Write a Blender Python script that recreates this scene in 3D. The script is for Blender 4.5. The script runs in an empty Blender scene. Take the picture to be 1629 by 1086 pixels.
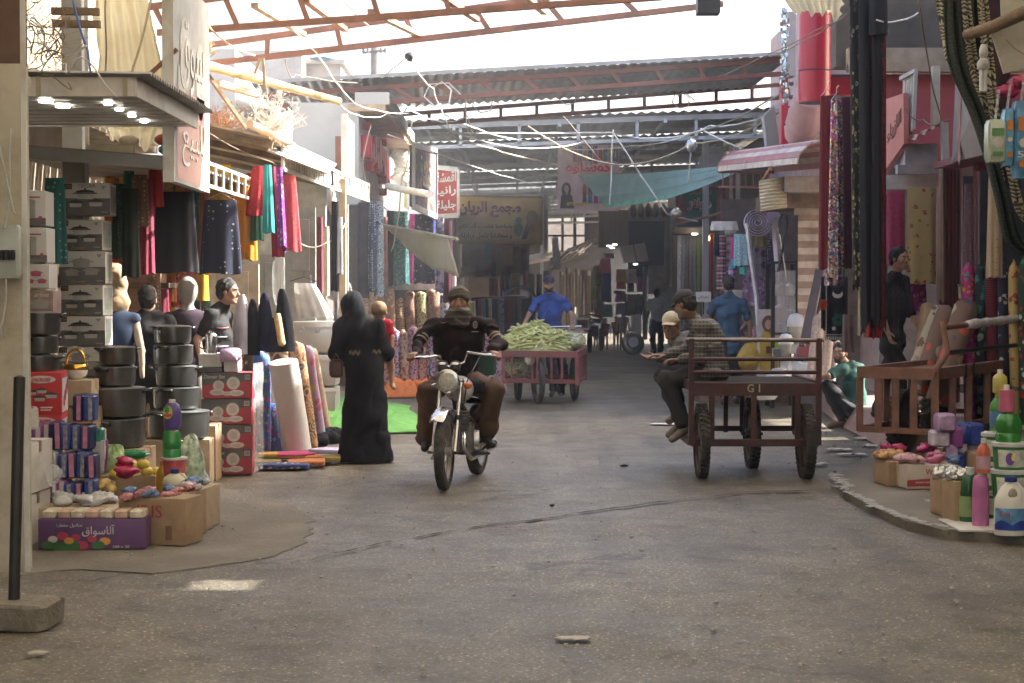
import bpy,math,random
import numpy as np
from mathutils import Vector,Matrix,noise
R=math.radians
rnd=random.Random(7)
S=bpy.context.scene
COL=S.collection
# ---------------------------------------------------------------- camera
F=2600.0;PITCH=math.atan((543-468)/F);CH=1.6
cam_d=bpy.data.cameras.new('camera');cam=bpy.data.objects.new('camera',cam_d);COL.objects.link(cam)
cam_d.sensor_width=36;cam_d.lens=36*F/1629;cam_d.clip_end=900;cam_d.clip_start=.2
cam.location=(0,0,CH);cam.rotation_euler=(R(90)-PITCH,0,0)
cam_d.dof.use_dof=True;cam_d.dof.focus_distance=14.5;cam_d.dof.aperture_fstop=8
S.camera=cam
# ---------------------------------------------------------------- light
SUN_EL,SUN_AZ=38,74
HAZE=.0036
w=bpy.data.worlds.new('World');S.world=w;w.use_nodes=True
nt=w.node_tree;nt.nodes.clear()
so=nt.nodes.new('ShaderNodeOutputWorld');bg=nt.nodes.new('ShaderNodeBackground');sk=nt.nodes.new('ShaderNodeTexSky')
sk.sky_type='NISHITA';sk.sun_disc=False;sk.sun_elevation=R(SUN_EL);sk.sun_rotation=R(SUN_AZ)
sk.dust_density=10.0;sk.air_density=1.0;sk.ozone_density=.6;sk.altitude=300
bg.inputs['Strength'].default_value=.15
nt.links.new(sk.outputs[0],bg.inputs[0]);nt.links.new(bg.outputs[0],so.inputs[0])
sd=bpy.data.lights.new('sun','SUN');sun=bpy.data.objects.new('sun',sd);COL.objects.link(sun)
sd.energy=3.6;sd.angle=R(.5);sd.color=(1,.97,.91)
sun.rotation_euler=Vector((-math.sin(R(SUN_AZ))*math.cos(R(SUN_EL)),-math.cos(R(SUN_AZ))*math.cos(R(SUN_EL)),-math.sin(R(SUN_EL)))).to_track_quat('-Z','Y').to_euler()
sun.location=(0,0,30)
S.view_settings.view_transform='Standard';S.view_settings.look='None';S.view_settings.gamma=1
S.view_settings.exposure=2.5
S.render.engine='CYCLES';S.cycles.use_denoising=True;S.cycles.max_bounces=7;S.cycles.diffuse_bounces=4
S.cycles.volume_bounces=0;S.cycles.transparent_max_bounces=12;S.cycles.sample_clamp_indirect=6;S.cycles.caustics_reflective=False;S.cycles.caustics_refractive=False
S.cycles.blur_glossy=.5
def P(px,py,Y):
 """world point at depth Y that the photo pixel (px, py) of 1629x1086 looks at"""
 x=(px-814.5)/F;z=(543-py)/F
 dy=math.cos(PITCH)+z*math.sin(PITCH);dz=-math.sin(PITCH)+z*math.cos(PITCH)
 t=Y/dy
 return Vector((x*t,Y,CH+dz*t))
def G(px,py,z0=0.0):
 x=(px-814.5)/F;z=(543-py)/F
 dy=math.cos(PITCH)+z*math.sin(PITCH);dz=-math.sin(PITCH)+z*math.cos(PITCH)
 t=(z0-CH)/dz
 return Vector((x*t,dy*t,z0))
def ZP(py,Y):return P(814,py,Y).z
def XP(px,Y):return P(px,468,Y).x
# ---------------------------------------------------------------- materials
MATS={}
def col4(c):return(c[0],c[1],c[2],1)
def mat(name,c,rough=.75,metal=0,var=.25,vs=6,bump=.0,bs=60,trans=0,alpha=1,emit=0,spec=.5,dirt=None,ds=2.5,sheen=0,thin=0):
 """plain surface colour with soft variation, optional second 'dirt' colour in patches and fine relief"""
 if name in MATS:return MATS[name]
 m=bpy.data.materials.new(name);MATS[name]=m;m.use_nodes=True
 n=m.node_tree.nodes;l=m.node_tree.links;b=n['Principled BSDF']
 b.inputs['Roughness'].default_value=rough;b.inputs['Metallic'].default_value=metal
 b.inputs['Specular IOR Level'].default_value=spec;b.inputs['Transmission Weight'].default_value=trans
 b.inputs['Alpha'].default_value=alpha
 if sheen:b.inputs['Sheen Weight'].default_value=sheen
 tc=n.new('ShaderNodeTexCoord')
 nz=n.new('ShaderNodeTexNoise');nz.inputs['Scale'].default_value=vs;nz.inputs['Detail'].default_value=5
 l.new(tc.outputs['Object'],nz.inputs['Vector'])
 rp=n.new('ShaderNodeValToRGB');l.new(nz.outputs['Fac'],rp.inputs['Fac'])
 rp.color_ramp.elements[0].position=.3;rp.color_ramp.elements[1].position=.7
 rp.color_ramp.elements[0].color=col4([x*(1-var)for x in c]);rp.color_ramp.elements[1].color=col4([min(1,x*(1+var))for x in c])
 src=rp.outputs[0]
 if dirt:
  n2=n.new('ShaderNodeTexNoise');n2.inputs['Scale'].default_value=ds;n2.inputs['Detail'].default_value=8;n2.inputs['Roughness'].default_value=.65
  l.new(tc.outputs['Object'],n2.inputs['Vector'])
  r2=n.new('ShaderNodeValToRGB');l.new(n2.outputs['Fac'],r2.inputs['Fac'])
  r2.color_ramp.elements[0].position=.45;r2.color_ramp.elements[1].position=.68
  r2.color_ramp.elements[0].color=(0,0,0,1);r2.color_ramp.elements[1].color=(1,1,1,1)
  mx=n.new('ShaderNodeMix');mx.data_type='RGBA';l.new(r2.outputs[0],mx.inputs[0]);l.new(src,mx.inputs[6]);mx.inputs[7].default_value=col4(dirt)
  src=mx.outputs[2]
 l.new(src,b.inputs['Base Color'])
 if emit:l.new(src,b.inputs['Emission Color']);b.inputs['Emission Strength'].default_value=emit
 if bump:
  n3=n.new('ShaderNodeTexNoise');n3.inputs['Scale'].default_value=bs;n3.inputs['Detail'].default_value=6
  l.new(tc.outputs['Object'],n3.inputs['Vector'])
  bp=n.new('ShaderNodeBump');bp.inputs['Strength'].default_value=bump;bp.inputs['Distance'].default_value=.02
  l.new(n3.outputs['Fac'],bp.inputs['Height']);l.new(bp.outputs[0],b.inputs['Normal'])
 if thin:
  tr=n.new('ShaderNodeBsdfTranslucent');l.new(src,tr.inputs[0]);ms=n.new('ShaderNodeMixShader');ms.inputs[0].default_value=thin
  l.new(b.outputs[0],ms.inputs[1]);l.new(tr.outputs[0],ms.inputs[2]);l.new(ms.outputs[0],n['Material Output'].inputs[0])
 return m
def pat(name,kind,base,cols,scale=20,rough=.85,size=.3,asp=(1,1,1),thin=0,warp=0,var=.15):
 """woven or printed fabric: kind = dots | flower | blob | stripe | ring | leaf | zebra | check | sequin"""
 if name in MATS:return MATS[name]
 m=bpy.data.materials.new(name);MATS[name]=m;m.use_nodes=True
 n=m.node_tree.nodes;l=m.node_tree.links;b=n['Principled BSDF'];b.inputs['Roughness'].default_value=rough
 tc=n.new('ShaderNodeTexCoord');mp=n.new('ShaderNodeMapping');mp.inputs['Scale'].default_value=asp
 l.new(tc.outputs['Object'],mp.inputs['Vector']);vec=mp.outputs[0]
 if warp:
  nz=n.new('ShaderNodeTexNoise');nz.inputs['Scale'].default_value=scale*.5;l.new(vec,nz.inputs['Vector'])
  mxv=n.new('ShaderNodeMix');mxv.data_type='VECTOR';mxv.inputs[0].default_value=warp;l.new(vec,mxv.inputs[4]);l.new(nz.outputs['Color'],mxv.inputs[5]);vec=mxv.outputs[1]
 def ramp(src,stops,const=True):
  r=n.new('ShaderNodeValToRGB');l.new(src,r.inputs['Fac'])
  if const:r.color_ramp.interpolation='CONSTANT'
  e=r.color_ramp.elements
  while len(e)<len(stops):e.new(.5)
  for k,(p_,c_)in enumerate(stops):e[k].position=p_;e[k].color=col4(c_)
  return r.outputs[0]
 def mix(f,a,b_):
  mx=n.new('ShaderNodeMix');mx.data_type='RGBA';l.new(f,mx.inputs[0])
  if isinstance(a,(tuple,list)):mx.inputs[6].default_value=col4(a)
  else:l.new(a,mx.inputs[6])
  if isinstance(b_,(tuple,list)):mx.inputs[7].default_value=col4(b_)
  else:l.new(b_,mx.inputs[7])
  return mx.outputs[2]
 def less(src,t):
  q=n.new('ShaderNodeMath');q.operation='LESS_THAN';l.new(src,q.inputs[0]);q.inputs[1].default_value=t;return q.outputs[0]
 if kind in('dots','flower','ring','leaf','sequin','blob'):
  v=n.new('ShaderNodeTexVoronoi');v.inputs['Scale'].default_value=scale;l.new(vec,v.inputs['Vector'])
  if kind=='dots':v.inputs['Randomness'].default_value=.35
  sep=n.new('ShaderNodeSeparateColor');l.new(v.outputs['Color'],sep.inputs[0])
  cc=ramp(sep.outputs[0],[(k/len(cols),c)for k,c in enumerate(cols)])
  if kind=='ring':
   wv=n.new('ShaderNodeMath');wv.operation='FRACT';m2=n.new('ShaderNodeMath');m2.operation='MULTIPLY';m2.inputs[1].default_value=3.2
   l.new(v.outputs['Distance'],m2.inputs[0]);l.new(m2.outputs[0],wv.inputs[0])
   out=mix(less(wv.outputs[0],.5),base,cc)
  elif kind=='sequin':
   out=cc;b.inputs['Roughness'].default_value=.25;b.inputs['Metallic'].default_value=.6
  elif kind=='blob':
   out=mix(less(v.outputs['Distance'],size),base,cc)
  elif kind in('flower','leaf'):
   nz2=n.new('ShaderNodeTexNoise');nz2.inputs['Scale'].default_value=scale*2.6;nz2.inputs['Detail'].default_value=1;l.new(vec,nz2.inputs['Vector'])
   ad=n.new('ShaderNodeMath');ad.operation='MULTIPLY_ADD';l.new(nz2.outputs['Fac'],ad.inputs[0]);ad.inputs[1].default_value=.7;ad.inputs[2].default_value=-.35
   a2=n.new('ShaderNodeMath');a2.operation='ADD';l.new(ad.outputs[0],a2.inputs[0]);l.new(v.outputs['Distance'],a2.inputs[1])
   bb=mix(less(a2.outputs[0],size),base,cc)
   out=mix(less(a2.outputs[0],size*.35),bb,[min(1,x*.5+.02)for x in cols[-1]])
  else:out=mix(less(v.outputs['Distance'],size),base,cc)
 elif kind=='stripe':
  sx=n.new('ShaderNodeSeparateXYZ');l.new(vec,sx.inputs[0]);q=n.new('ShaderNodeMath');q.operation='MULTIPLY';l.new(sx.outputs[2],q.inputs[0]);q.inputs[1].default_value=scale
  fr=n.new('ShaderNodeMath');fr.operation='FRACT';l.new(q.outputs[0],fr.inputs[0])
  allc=[base]+list(cols);out=ramp(fr.outputs[0],[(k/len(allc),c)for k,c in enumerate(allc)])
 elif kind=='zebra':
  wv=n.new('ShaderNodeTexWave');wv.inputs['Scale'].default_value=scale;wv.inputs['Distortion'].default_value=16;wv.inputs['Detail'].default_value=2;wv.inputs['Detail Scale'].default_value=.8;wv.bands_direction='Z';l.new(vec,wv.inputs['Vector'])
  out=mix(less(wv.outputs['Fac'],size),base,cols[0])
 else:
  sx=n.new('ShaderNodeSeparateXYZ');l.new(vec,sx.inputs[0]);out=None;fs=[]
  for ax in(0,2):
   q=n.new('ShaderNodeMath');q.operation='MULTIPLY';l.new(sx.outputs[ax],q.inputs[0]);q.inputs[1].default_value=scale
   fr=n.new('ShaderNodeMath');fr.operation='FRACT';l.new(q.outputs[0],fr.inputs[0]);fs.append(less(fr.outputs[0],size))
  out=mix(fs[0],base,cols[0]);out=mix(fs[1],out,cols[-1])
 nz=n.new('ShaderNodeTexNoise');nz.inputs['Scale'].default_value=5;l.new(tc.outputs['Object'],nz.inputs['Vector'])
 hv=n.new('ShaderNodeHueSaturation');mr=n.new('ShaderNodeMapRange');mr.inputs[3].default_value=1-var;mr.inputs[4].default_value=1+var
 l.new(nz.outputs['Fac'],mr.inputs[0]);l.new(mr.outputs[0],hv.inputs['Value']);l.new(out,hv.inputs['Color'])
 l.new(hv.outputs[0],b.inputs['Base Color'])
 if thin:
  tr=n.new('ShaderNodeBsdfTranslucent');l.new(hv.outputs[0],tr.inputs[0]);ms=n.new('ShaderNodeMixShader');ms.inputs[0].default_value=thin
  l.new(b.outputs[0],ms.inputs[1]);l.new(tr.outputs[0],ms.inputs[2]);l.new(ms.outputs[0],n['Material Output'].inputs[0])
 return m
# ---------------------------------------------------------------- mesh builder (all coordinates are world coordinates)
class MB:
 def __init__(s):s.v=[];s.f=[];s.m=[]
 def add(s,vs,fs,mi=0):
  o=len(s.v);s.v+=[tuple(p)for p in vs];s.f+=[tuple(i+o for i in f)for f in fs];s.m+=[mi]*len(fs);return s
 def box(s,c,d,rz=0,mi=0,M=None,taper=1):
  """box centred on c, dims d"""
  x,y,z=d[0]/2,d[1]/2,d[2]/2
  M=M or Matrix.Rotation(rz,3,'Z');c=Vector(c)
  vs=[c+M@Vector((sx*x*(taper if sz>0 else 1),sy*y*(taper if sz>0 else 1),sz*z))for sz in(-1,1)for sy in(-1,1)for sx in(-1,1)]
  return s.add(vs,[(0,2,3,1),(4,5,7,6),(0,1,5,4),(2,6,7,3),(1,3,7,5),(0,4,6,2)],mi)
 def rbox(s,c,d,r=.02,rz=0,mi=0,M=None,puff=0):
  """softly rounded / puffed box"""
  M=M or Matrix.Rotation(rz,3,'Z');c=Vector(c);n=4;vs=[];fs=[];idx={}
  def pt(i,j,k):
   key=(i,j,k)
   if key in idx:return idx[key]
   t=[(-1,-.84,0,.84,1)[q]for q in key];p=[0,0,0]
   for a in range(3):
    h=d[a]/2;b1,b2=t[(a+1)%3],t[(a+2)%3]
    edge=max(abs(b1),abs(b2));sh=0
    p[a]=t[a]*h
    if abs(t[a])==1:p[a]+=t[a]*(puff*(1-b1*b1)*(1-b2*b2)-(r*.6 if edge==1 else 0))
   idx[key]=len(vs);vs.append(c+M@Vector(p));return idx[key]
  for a in range(3):
   for sgn in(0,n):
    for i in range(n):
     for j in range(n):
      q=[]
      for(u,v_)in((i,j),(i+1,j),(i+1,j+1),(i,j+1)):
       key=[0,0,0];key[a]=sgn;key[(a+1)%3]=u;key[(a+2)%3]=v_;q.append(pt(*key))
      fs.append(tuple(q if sgn else q[::-1]))
  return s.add(vs,fs,mi)
 def bar(s,p,q,w,h=None,mi=0,up=(0,0,1)):
  p,q=Vector(p),Vector(q);h=h or w;d=q-p;L=d.length
  if L<1e-6:return s
  d.normalize();u=Vector(up)
  if abs(d.dot(u))>.98:u=Vector((0,1,0))
  x=d.cross(u).normalized();z=x.cross(d)
  return s.box((p+q)/2,(w,L,h),M=Matrix((x,d,z)).transposed(),mi=mi)
 def tube(s,pts,r,n=6,mi=0,cap=True,closed=False):
  pts=[Vector(p)for p in pts];k=len(pts);rr=r if isinstance(r,(list,tuple))else[r]*k;o=[];fs=[]
  for i,p in enumerate(pts):
   a,b=(pts[i-1],pts[(i+1)%k])if closed else(pts[max(i-1,0)],pts[min(i+1,k-1)])
   d=(b-a).normalized()if(b-a).length>1e-9 else Vector((0,0,1))
   if i==0:u=Vector((0,0,1))if abs(d.z)<.9 else Vector((1,0,0));u=(u-d*u.dot(d)).normalized()
   else:u=(u-d*u.dot(d)).normalized()
   v=d.cross(u)
   for j in range(n):
    t=2*math.pi*j/n;o.append(p+(u*math.cos(t)+v*math.sin(t))*rr[i])
  for i in range(k if closed else k-1):
   for j in range(n):a=i*n;b=((i+1)%k)*n;fs.append((a+j,a+(j+1)%n,b+(j+1)%n,b+j))
  if cap and not closed:fs+=[tuple(range(n))[::-1],tuple((k-1)*n+j for j in range(n))]
  return s.add(o,fs,mi)
 def lathe(s,prof,c=(0,0,0),n=20,mi=0,M=None,sy=1):
  """profile [(r, z), ...] turned round the local z axis"""
  M=M or Matrix.Identity(3);c=Vector(c);o=[];fs=[]
  for r,z in prof:
   for j in range(n):t=2*math.pi*j/n;o.append(c+M@Vector((r*math.cos(t),r*sy*math.sin(t),z)))
  for i in range(len(prof)-1):
   for j in range(n):a=i*n;fs.append((a+j,a+(j+1)%n,a+n+(j+1)%n,a+n+j))
  if prof[0][0]>1e-4:fs.append(tuple(range(n))[::-1])
  if prof[-1][0]>1e-4:fs.append(tuple((len(prof)-1)*n+j for j in range(n)))
  return s.add(o,fs,mi)
 def grid(s,fn,nu,nv,mi=0,closeu=False):
  o=[fn(i/nu,j/nv)for j in range(nv+1)for i in range(nu+(0 if closeu else 1))]
  W=nu if closeu else nu+1
  fs=[(j*W+i,j*W+(i+1)%W,(j+1)*W+(i+1)%W,(j+1)*W+i)for j in range(nv)for i in range(nu)]
  return s.add(o,fs,mi)
 def slab(s,pts,th,mi=0):
  """quad pts (4, ccw) given thickness th along its normal"""
  p=[Vector(q)for q in pts];nrm=(p[1]-p[0]).cross(p[-1]-p[0]).normalized()*th;k=len(p)
  return s.add(p+[q-nrm for q in p],[tuple(range(k)),tuple(range(k,2*k))[::-1]]+[(i,i+k,(i+1)%k+k,(i+1)%k)for i in range(k)],mi)
 def ell(s,c,r,n=10,mi=0,M=None):
  k=n//2+1
  M=(M or Matrix.Identity(3))@Matrix.Diagonal((r[0],r[1],r[2]))
  return s.lathe([(max(math.sin(math.pi*i/k),1e-5),-math.cos(math.pi*i/k))for i in range(k+1)],c,n,mi,M)
 def build(s,name,mt,parent=None,smooth=None,solid=0,sub=0,bevel=0):
  me=bpy.data.meshes.new(name)
  off=Vector((0,0,0));ws=s.v
  if parent is not None:
   q=parent;chain=[]
   while q is not None:chain.append(q);q=q.parent
   Mx=Matrix.Identity(4)
   for q in reversed(chain):Mx=Mx@q.matrix_basis
   if Mx!=Matrix.Identity(4):Mi=Mx.inverted();ws=[Mi@Vector(p)for p in ws]
  elif ws:
   a=np.array(ws);lo,hi=a.min(0),a.max(0);off=Vector(((lo[0]+hi[0])/2,(lo[1]+hi[1])/2,lo[2]));ws=(a-np.array(off)).tolist()
  me.from_pydata([tuple(p)for p in ws],[],s.f)
  for q in(mt if isinstance(mt,(list,tuple))else[mt]):me.materials.append(q)
  if any(s.m):me.polygons.foreach_set('material_index',s.m)
  if smooth is not None:
   me.shade_smooth()
   if smooth<180:me.set_sharp_from_angle(angle=R(smooth))
  o=bpy.data.objects.new(name,me);COL.objects.link(o);o.location=off
  if parent is not None:o.parent=parent
  if bevel:b=o.modifiers.new('b','BEVEL');b.width=bevel;b.segments=2;b.limit_method='ANGLE'
  if solid:b=o.modifiers.new('s','SOLIDIFY');b.thickness=solid;b.offset=0
  if sub:b=o.modifiers.new('u','SUBSURF');b.levels=b.render_levels=sub
  return o
def tag(o,label,cat,group=None):
 o['label']=label;o['category']=cat
 if group:o['group']=group
 return o
def thing(name,label,cat,loc=(0,0,0),rz=0,group=None):
 o=bpy.data.objects.new(name,None);COL.objects.link(o);o.empty_display_size=.2
 o.location=loc;o.rotation_euler=(0,0,rz);return tag(o,label,cat,group)
def struct(o,kind='structure'):o['kind']=kind;return o
KIDS={}
def copy_tree(o,parent=None):
 c=o.copy();COL.objects.link(c)
 if parent is not None:c.parent=parent
 for ch in[q for q in list(S.objects)if q.parent is o]if o.name not in KIDS else KIDS[o.name]:copy_tree(ch,c)
 return c
def dup(o,loc,rz=None,label=None,group=None,scale=None,mats=None):
 KIDS.clear()
 for q in list(S.objects):
  if q.parent is not None:KIDS.setdefault(q.parent.name,[]).append(q)
 KIDS.setdefault(o.name,[])
 for q in list(KIDS.values()):
  for z in q:KIDS.setdefault(z.name,[])
 c=copy_tree(o);c.location=loc
 if rz is not None:c.rotation_euler=(0,0,rz)
 if scale is not None:c.scale=scale if isinstance(scale,(tuple,list))else(scale,)*3
 if label:c['label']=label
 if group:c['group']=group
 return c
def relink(o,mt):
 """own mesh with another first material"""
 o.data=o.data.copy();o.data.materials[0]=mt;return o
def cable(name,pts,r=.008,sag=.0,label=None,cat='cable',mt=None,parent=None,group=None,n=14,wob=0):
 pts=[Vector(p)for p in pts];out=[]
 for a,b in zip(pts[:-1],pts[1:]):
  for i in range(n):t=i/n;p=a.lerp(b,t);p.z-=sag*4*t*(1-t);p.x+=wob*noise.noise(p*2);p.z+=wob*noise.noise(p*2+Vector((9,9,9)));out.append(p)
 out.append(pts[-1]);o=MB().tube(out,r,5).build(name,mt or mat('black_cable',(.03,.03,.035),.5),parent,smooth=180)
 if label:tag(o,label,cat,group)
 return o
# ---------------------------------------------------------------- lettering (Arabic letters joined by hand)
AR={'ا':(0xfe8d,2),'أ':(0xfe83,2),'إ':(0xfe87,2),'آ':(0xfe81,2),'ب':(0xfe8f,4),'ة':(0xfe93,2),'ت':(0xfe95,4),'ث':(0xfe99,4),'ج':(0xfe9d,4),'ح':(0xfea1,4),'خ':(0xfea5,4),
 'د':(0xfea9,2),'ذ':(0xfeab,2),'ر':(0xfead,2),'ز':(0xfeaf,2),'س':(0xfeb1,4),'ش':(0xfeb5,4),'ص':(0xfeb9,4),'ض':(0xfebd,4),'ط':(0xfec1,4),'ع':(0xfec9,4),'غ':(0xfecd,4),
 'ف':(0xfed1,4),'ق':(0xfed5,4),'ك':(0xfed9,4),'ل':(0xfedd,4),'م':(0xfee1,4),'ن':(0xfee5,4),'ه':(0xfee9,4),'و':(0xfeed,2),'ي':(0xfef1,4),'ى':(0xfeef,2),'ە':(0x06d5,0),'ک':(0xfb8e,4),'ی':(0xfbfc,4)}
def shape(t):
 out=''
 for k,ch in enumerate(t):
  if ch=='ـ' or ch not in AR:out+=ch;continue
  b,nf=AR[ch]
  pv=t[k-1]if k else ' ';nx=t[k+1]if k+1<len(t)else ' '
  jp=pv=='ـ' or(pv in AR and AR[pv][1]==4);jn=nf==4 and(nx in AR or nx=='ـ')
  if nf==0:out+=chr(b);continue
  if nf==2:out+=chr(b+(1 if jp else 0));continue
  out+=chr(b+(3 if jp and jn else 1 if jp else 2 if jn else 0))
 return out[::-1]
def text(s,mt,c,wid,hgt=None,right=(1,0,0),up=(0,0,1),parent=None,name='lettering',bold=.0,ext=.003,arab=False,edge=None,shear=0):
 """raised print centred on c, fitted to width wid (and height hgt), lying in the plane right x up"""
 cu=bpy.data.curves.new('t','FONT');cu.body=shape(s)if arab else s;cu.offset=bold;cu.extrude=.01;cu.resolution_u=3;cu.shear=shear
 o=bpy.data.objects.new('t',cu);COL.objects.link(o);dg=bpy.context.evaluated_depsgraph_get();dg.update()
 me=bpy.data.meshes.new_from_object(o.evaluated_get(dg));bpy.data.objects.remove(o);bpy.data.curves.remove(cu)
 co=np.empty(len(me.vertices)*3);me.vertices.foreach_get('co',co);co=co.reshape(-1,3)
 if not len(co):return None
 lo,hi=co.min(0),co.max(0);k=wid/(hi[0]-lo[0]);kh=k if hgt is None else hgt/(hi[1]-lo[1])
 right=Vector(right).normalized();up=Vector(up).normalized();nr=right.cross(up);c=Vector(c)
 x=(co[:,0]-(lo[0]+hi[0])/2)*k;y=(co[:,1]-(lo[1]+hi[1])/2)*kh;z=np.sign(co[:,2])*ext
 A=np.outer(x,right)+np.outer(y,up)+np.outer(z,nr)+np.array(c)
 b=MB();b.v=A.tolist();b.f=[tuple(p.vertices)for p in me.polygons];b.m=[0]*len(b.f);bpy.data.meshes.remove(me)
 return b.build(name,mt,parent)
# ---------------------------------------------------------------- bodies: blended volumes turned into one closed skin
class SDF:
 def __init__(s,lo,hi,h):
  s.h=h;s.lo=np.array(lo,float)-3*h;s.n=np.ceil((np.array(hi)+3*h-s.lo)/h).astype(int)+1
  s.d=np.full(s.n,.12,np.float32)
 def blk(s,a,b,pad):
  i0=np.maximum(((np.minimum(a,b)-pad-s.lo)/s.h).astype(int),0);i1=np.minimum(((np.maximum(a,b)+pad-s.lo)/s.h).astype(int)+2,s.n)
  if(i1<=i0).any():return None,None
  g=np.meshgrid(*[s.lo[k]+s.h*np.arange(i0[k],i1[k])for k in range(3)],indexing='ij',sparse=True)
  return(slice(i0[0],i1[0]),slice(i0[1],i1[1]),slice(i0[2],i1[2])),g
 def mix(s,sl,e,k,sub=False):
  d=s.d[sl]
  if sub:s.d[sl]=np.maximum(d,-e);return
  e=np.minimum(e,.12)
  if k<=0:s.d[sl]=np.minimum(d,e);return
  h=np.clip(.5+.5*(d-e)/k,0,1);s.d[sl]=d*(1-h)+e*h-k*h*(1-h)
 def cap(s,a,b,ra,rb=None,k=.02,flat=None,sub=False):
  """tapered limb from a to b; flat = (axis, factor) thins it across that axis"""
  a=np.array(a,float);b=np.array(b,float);rb=ra if rb is None else rb
  sl,g=s.blk(a,b,max(ra,rb)*(1.3 if flat else 1)+.07)
  if sl is None:return s
  ab=b-a;L2=max((ab*ab).sum(),1e-9);p=[g[i]-a[i]for i in range(3)]
  t=np.clip((p[0]*ab[0]+p[1]*ab[1]+p[2]*ab[2])/L2,0,1)
  q=[p[i]-t*ab[i]for i in range(3)];d2=q[0]**2+q[1]**2+q[2]**2
  if flat is not None:
   ax=np.array(flat[0],float);ax/=np.linalg.norm(ax);m=q[0]*ax[0]+q[1]*ax[1]+q[2]*ax[2]
   d2=d2+m*m*(flat[1]**2-1);e=(np.sqrt(d2)-(ra+(rb-ra)*t))/max(1,flat[1]**.5)
  else:e=np.sqrt(d2)-(ra+(rb-ra)*t)
  s.mix(sl,e,k,sub);return s
 def ell(s,c,r,M=None,k=.02,sub=False):
  c=np.array(c,float);r=np.array(r,float);mr=r.max();sl,g=s.blk(c,c,mr+.07)
  if sl is None:return s
  p=[g[i]-c[i]for i in range(3)]
  if M is not None:M=np.array(M);p=[M[0][i]*p[0]+M[1][i]*p[1]+M[2][i]*p[2]for i in range(3)]
  k0=np.sqrt((p[0]/r[0])**2+(p[1]/r[1])**2+(p[2]/r[2])**2);k1=np.sqrt((p[0]/r[0]**2)**2+(p[1]/r[1]**2)**2+(p[2]/r[2]**2)**2)+1e-6
  s.mix(sl,k0*(k0-1)/k1,k,sub);return s
 def cut(s,p,nrm):
  """drop what lies on the side of the plane that nrm points to"""
  nrm=np.array(nrm,float);nrm/=np.linalg.norm(nrm);g=np.meshgrid(*[s.lo[k]+s.h*np.arange(s.n[k])for k in range(3)],indexing='ij',sparse=True)
  s.d=np.maximum(s.d,sum((g[i]-p[i])*nrm[i]for i in range(3))).astype(np.float32);return s
 def fold(s,amp=.006,fr=22,seed=0,dirv=None):
  r=np.random.RandomState(seed);g=np.meshgrid(*[s.lo[k]+s.h*np.arange(s.n[k])for k in range(3)],indexing='ij',sparse=True)
  tot=0
  for q in range(4):
   v=r.randn(3);v/=np.linalg.norm(v)
   if dirv is not None:v=v*.35+np.array(dirv)*r.choice([-1,1]);v/=np.linalg.norm(v)
   u=r.randn(3)*fr*.35;f=fr*r.uniform(.6,1.7)
   tot=tot+(amp/2)*np.sin(f*(g[0]*v[0]+g[1]*v[1]+g[2]*v[2])+1.5*np.sin(u[0]*g[0]+u[1]*g[1]+u[2]*g[2])+q).astype(np.float32)
  s.d+=np.clip(tot,-amp,amp*.35);return s
 def mesh(s):
  d=s.d;d[0]=d[-1]=.1;d[:,0]=d[:,-1]=.1;d[:,:,0]=d[:,:,-1]=.1
  ins=d<0;nx,ny,nz=d.shape
  acc=np.zeros((nx-1,ny-1,nz-1,3),np.float32);cnt=np.zeros((nx-1,ny-1,nz-1),np.float32)
  edges=[]
  for ax in range(3):
   a=[slice(None)]*3;b=[slice(None)]*3;a[ax]=slice(0,-1);b[ax]=slice(1,None)
   A,B=d[tuple(a)],d[tuple(b)];ch=(ins[tuple(a)]!=ins[tuple(b)]);I=np.argwhere(ch)
   t=A[ch]/(A[ch]-B[ch]);pos=I.astype(np.float32).copy();pos[:,ax]+=t;edges.append((I,ins[tuple(a)][ch]))
   o1,o2=[k for k in range(3)if k!=ax]
   for u in(0,-1):
    for v in(0,-1):
     J=I.copy();J[:,o1]+=u;J[:,o2]+=v;J=np.clip(J,0,np.array([nx,ny,nz])-2)
     np.add.at(acc,tuple(J.T),pos);np.add.at(cnt,tuple(J.T),1)
  m=cnt>0;idx=np.full(cnt.shape,-1);idx[m]=np.arange(m.sum());V=acc[m]/cnt[m][:,None]*s.h+s.lo
  fs=[]
  for ax,(I,si)in enumerate(edges):
   o1,o2=(ax+1)%3,(ax+2)%3;q=[]
   for u,v in((0,0),(-1,0),(-1,-1),(0,-1)):
    J=I.copy();J[:,o1]+=u;J[:,o2]+=v;J=np.clip(J,0,np.array([nx,ny,nz])-2);q.append(idx[tuple(J.T)])
   Q=np.stack(q,1);Q[~si]=Q[~si][:,::-1];fs.append(Q)
  Fc=np.concatenate(fs);Fc=Fc[(Fc>=0).all(1)]
  return V,Fc
 def build(s,name,mt,parent,world=True):
  V,Fc=s.mesh();me=bpy.data.meshes.new(name);me.from_pydata(V.tolist(),[],Fc.tolist());me.materials.append(mt);me.shade_smooth()
  o=bpy.data.objects.new(name,me);COL.objects.link(o);o.parent=parent;return o
def skin(c=(.42,.24,.15)):return mat('skin_%02d%02d%02d'%tuple(int(x*99)for x in c),c,.55,var=.1,vs=14,bump=.12,bs=160)
def v3(*a):return np.array(a,float)
def nrm(v):v=np.array(v,float);return v/(np.linalg.norm(v)+1e-9)
def frame(f,up=(0,0,1)):
 f=nrm(f);r=nrm(np.cross(f,up));u=np.cross(r,f);return r,f,u
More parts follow.
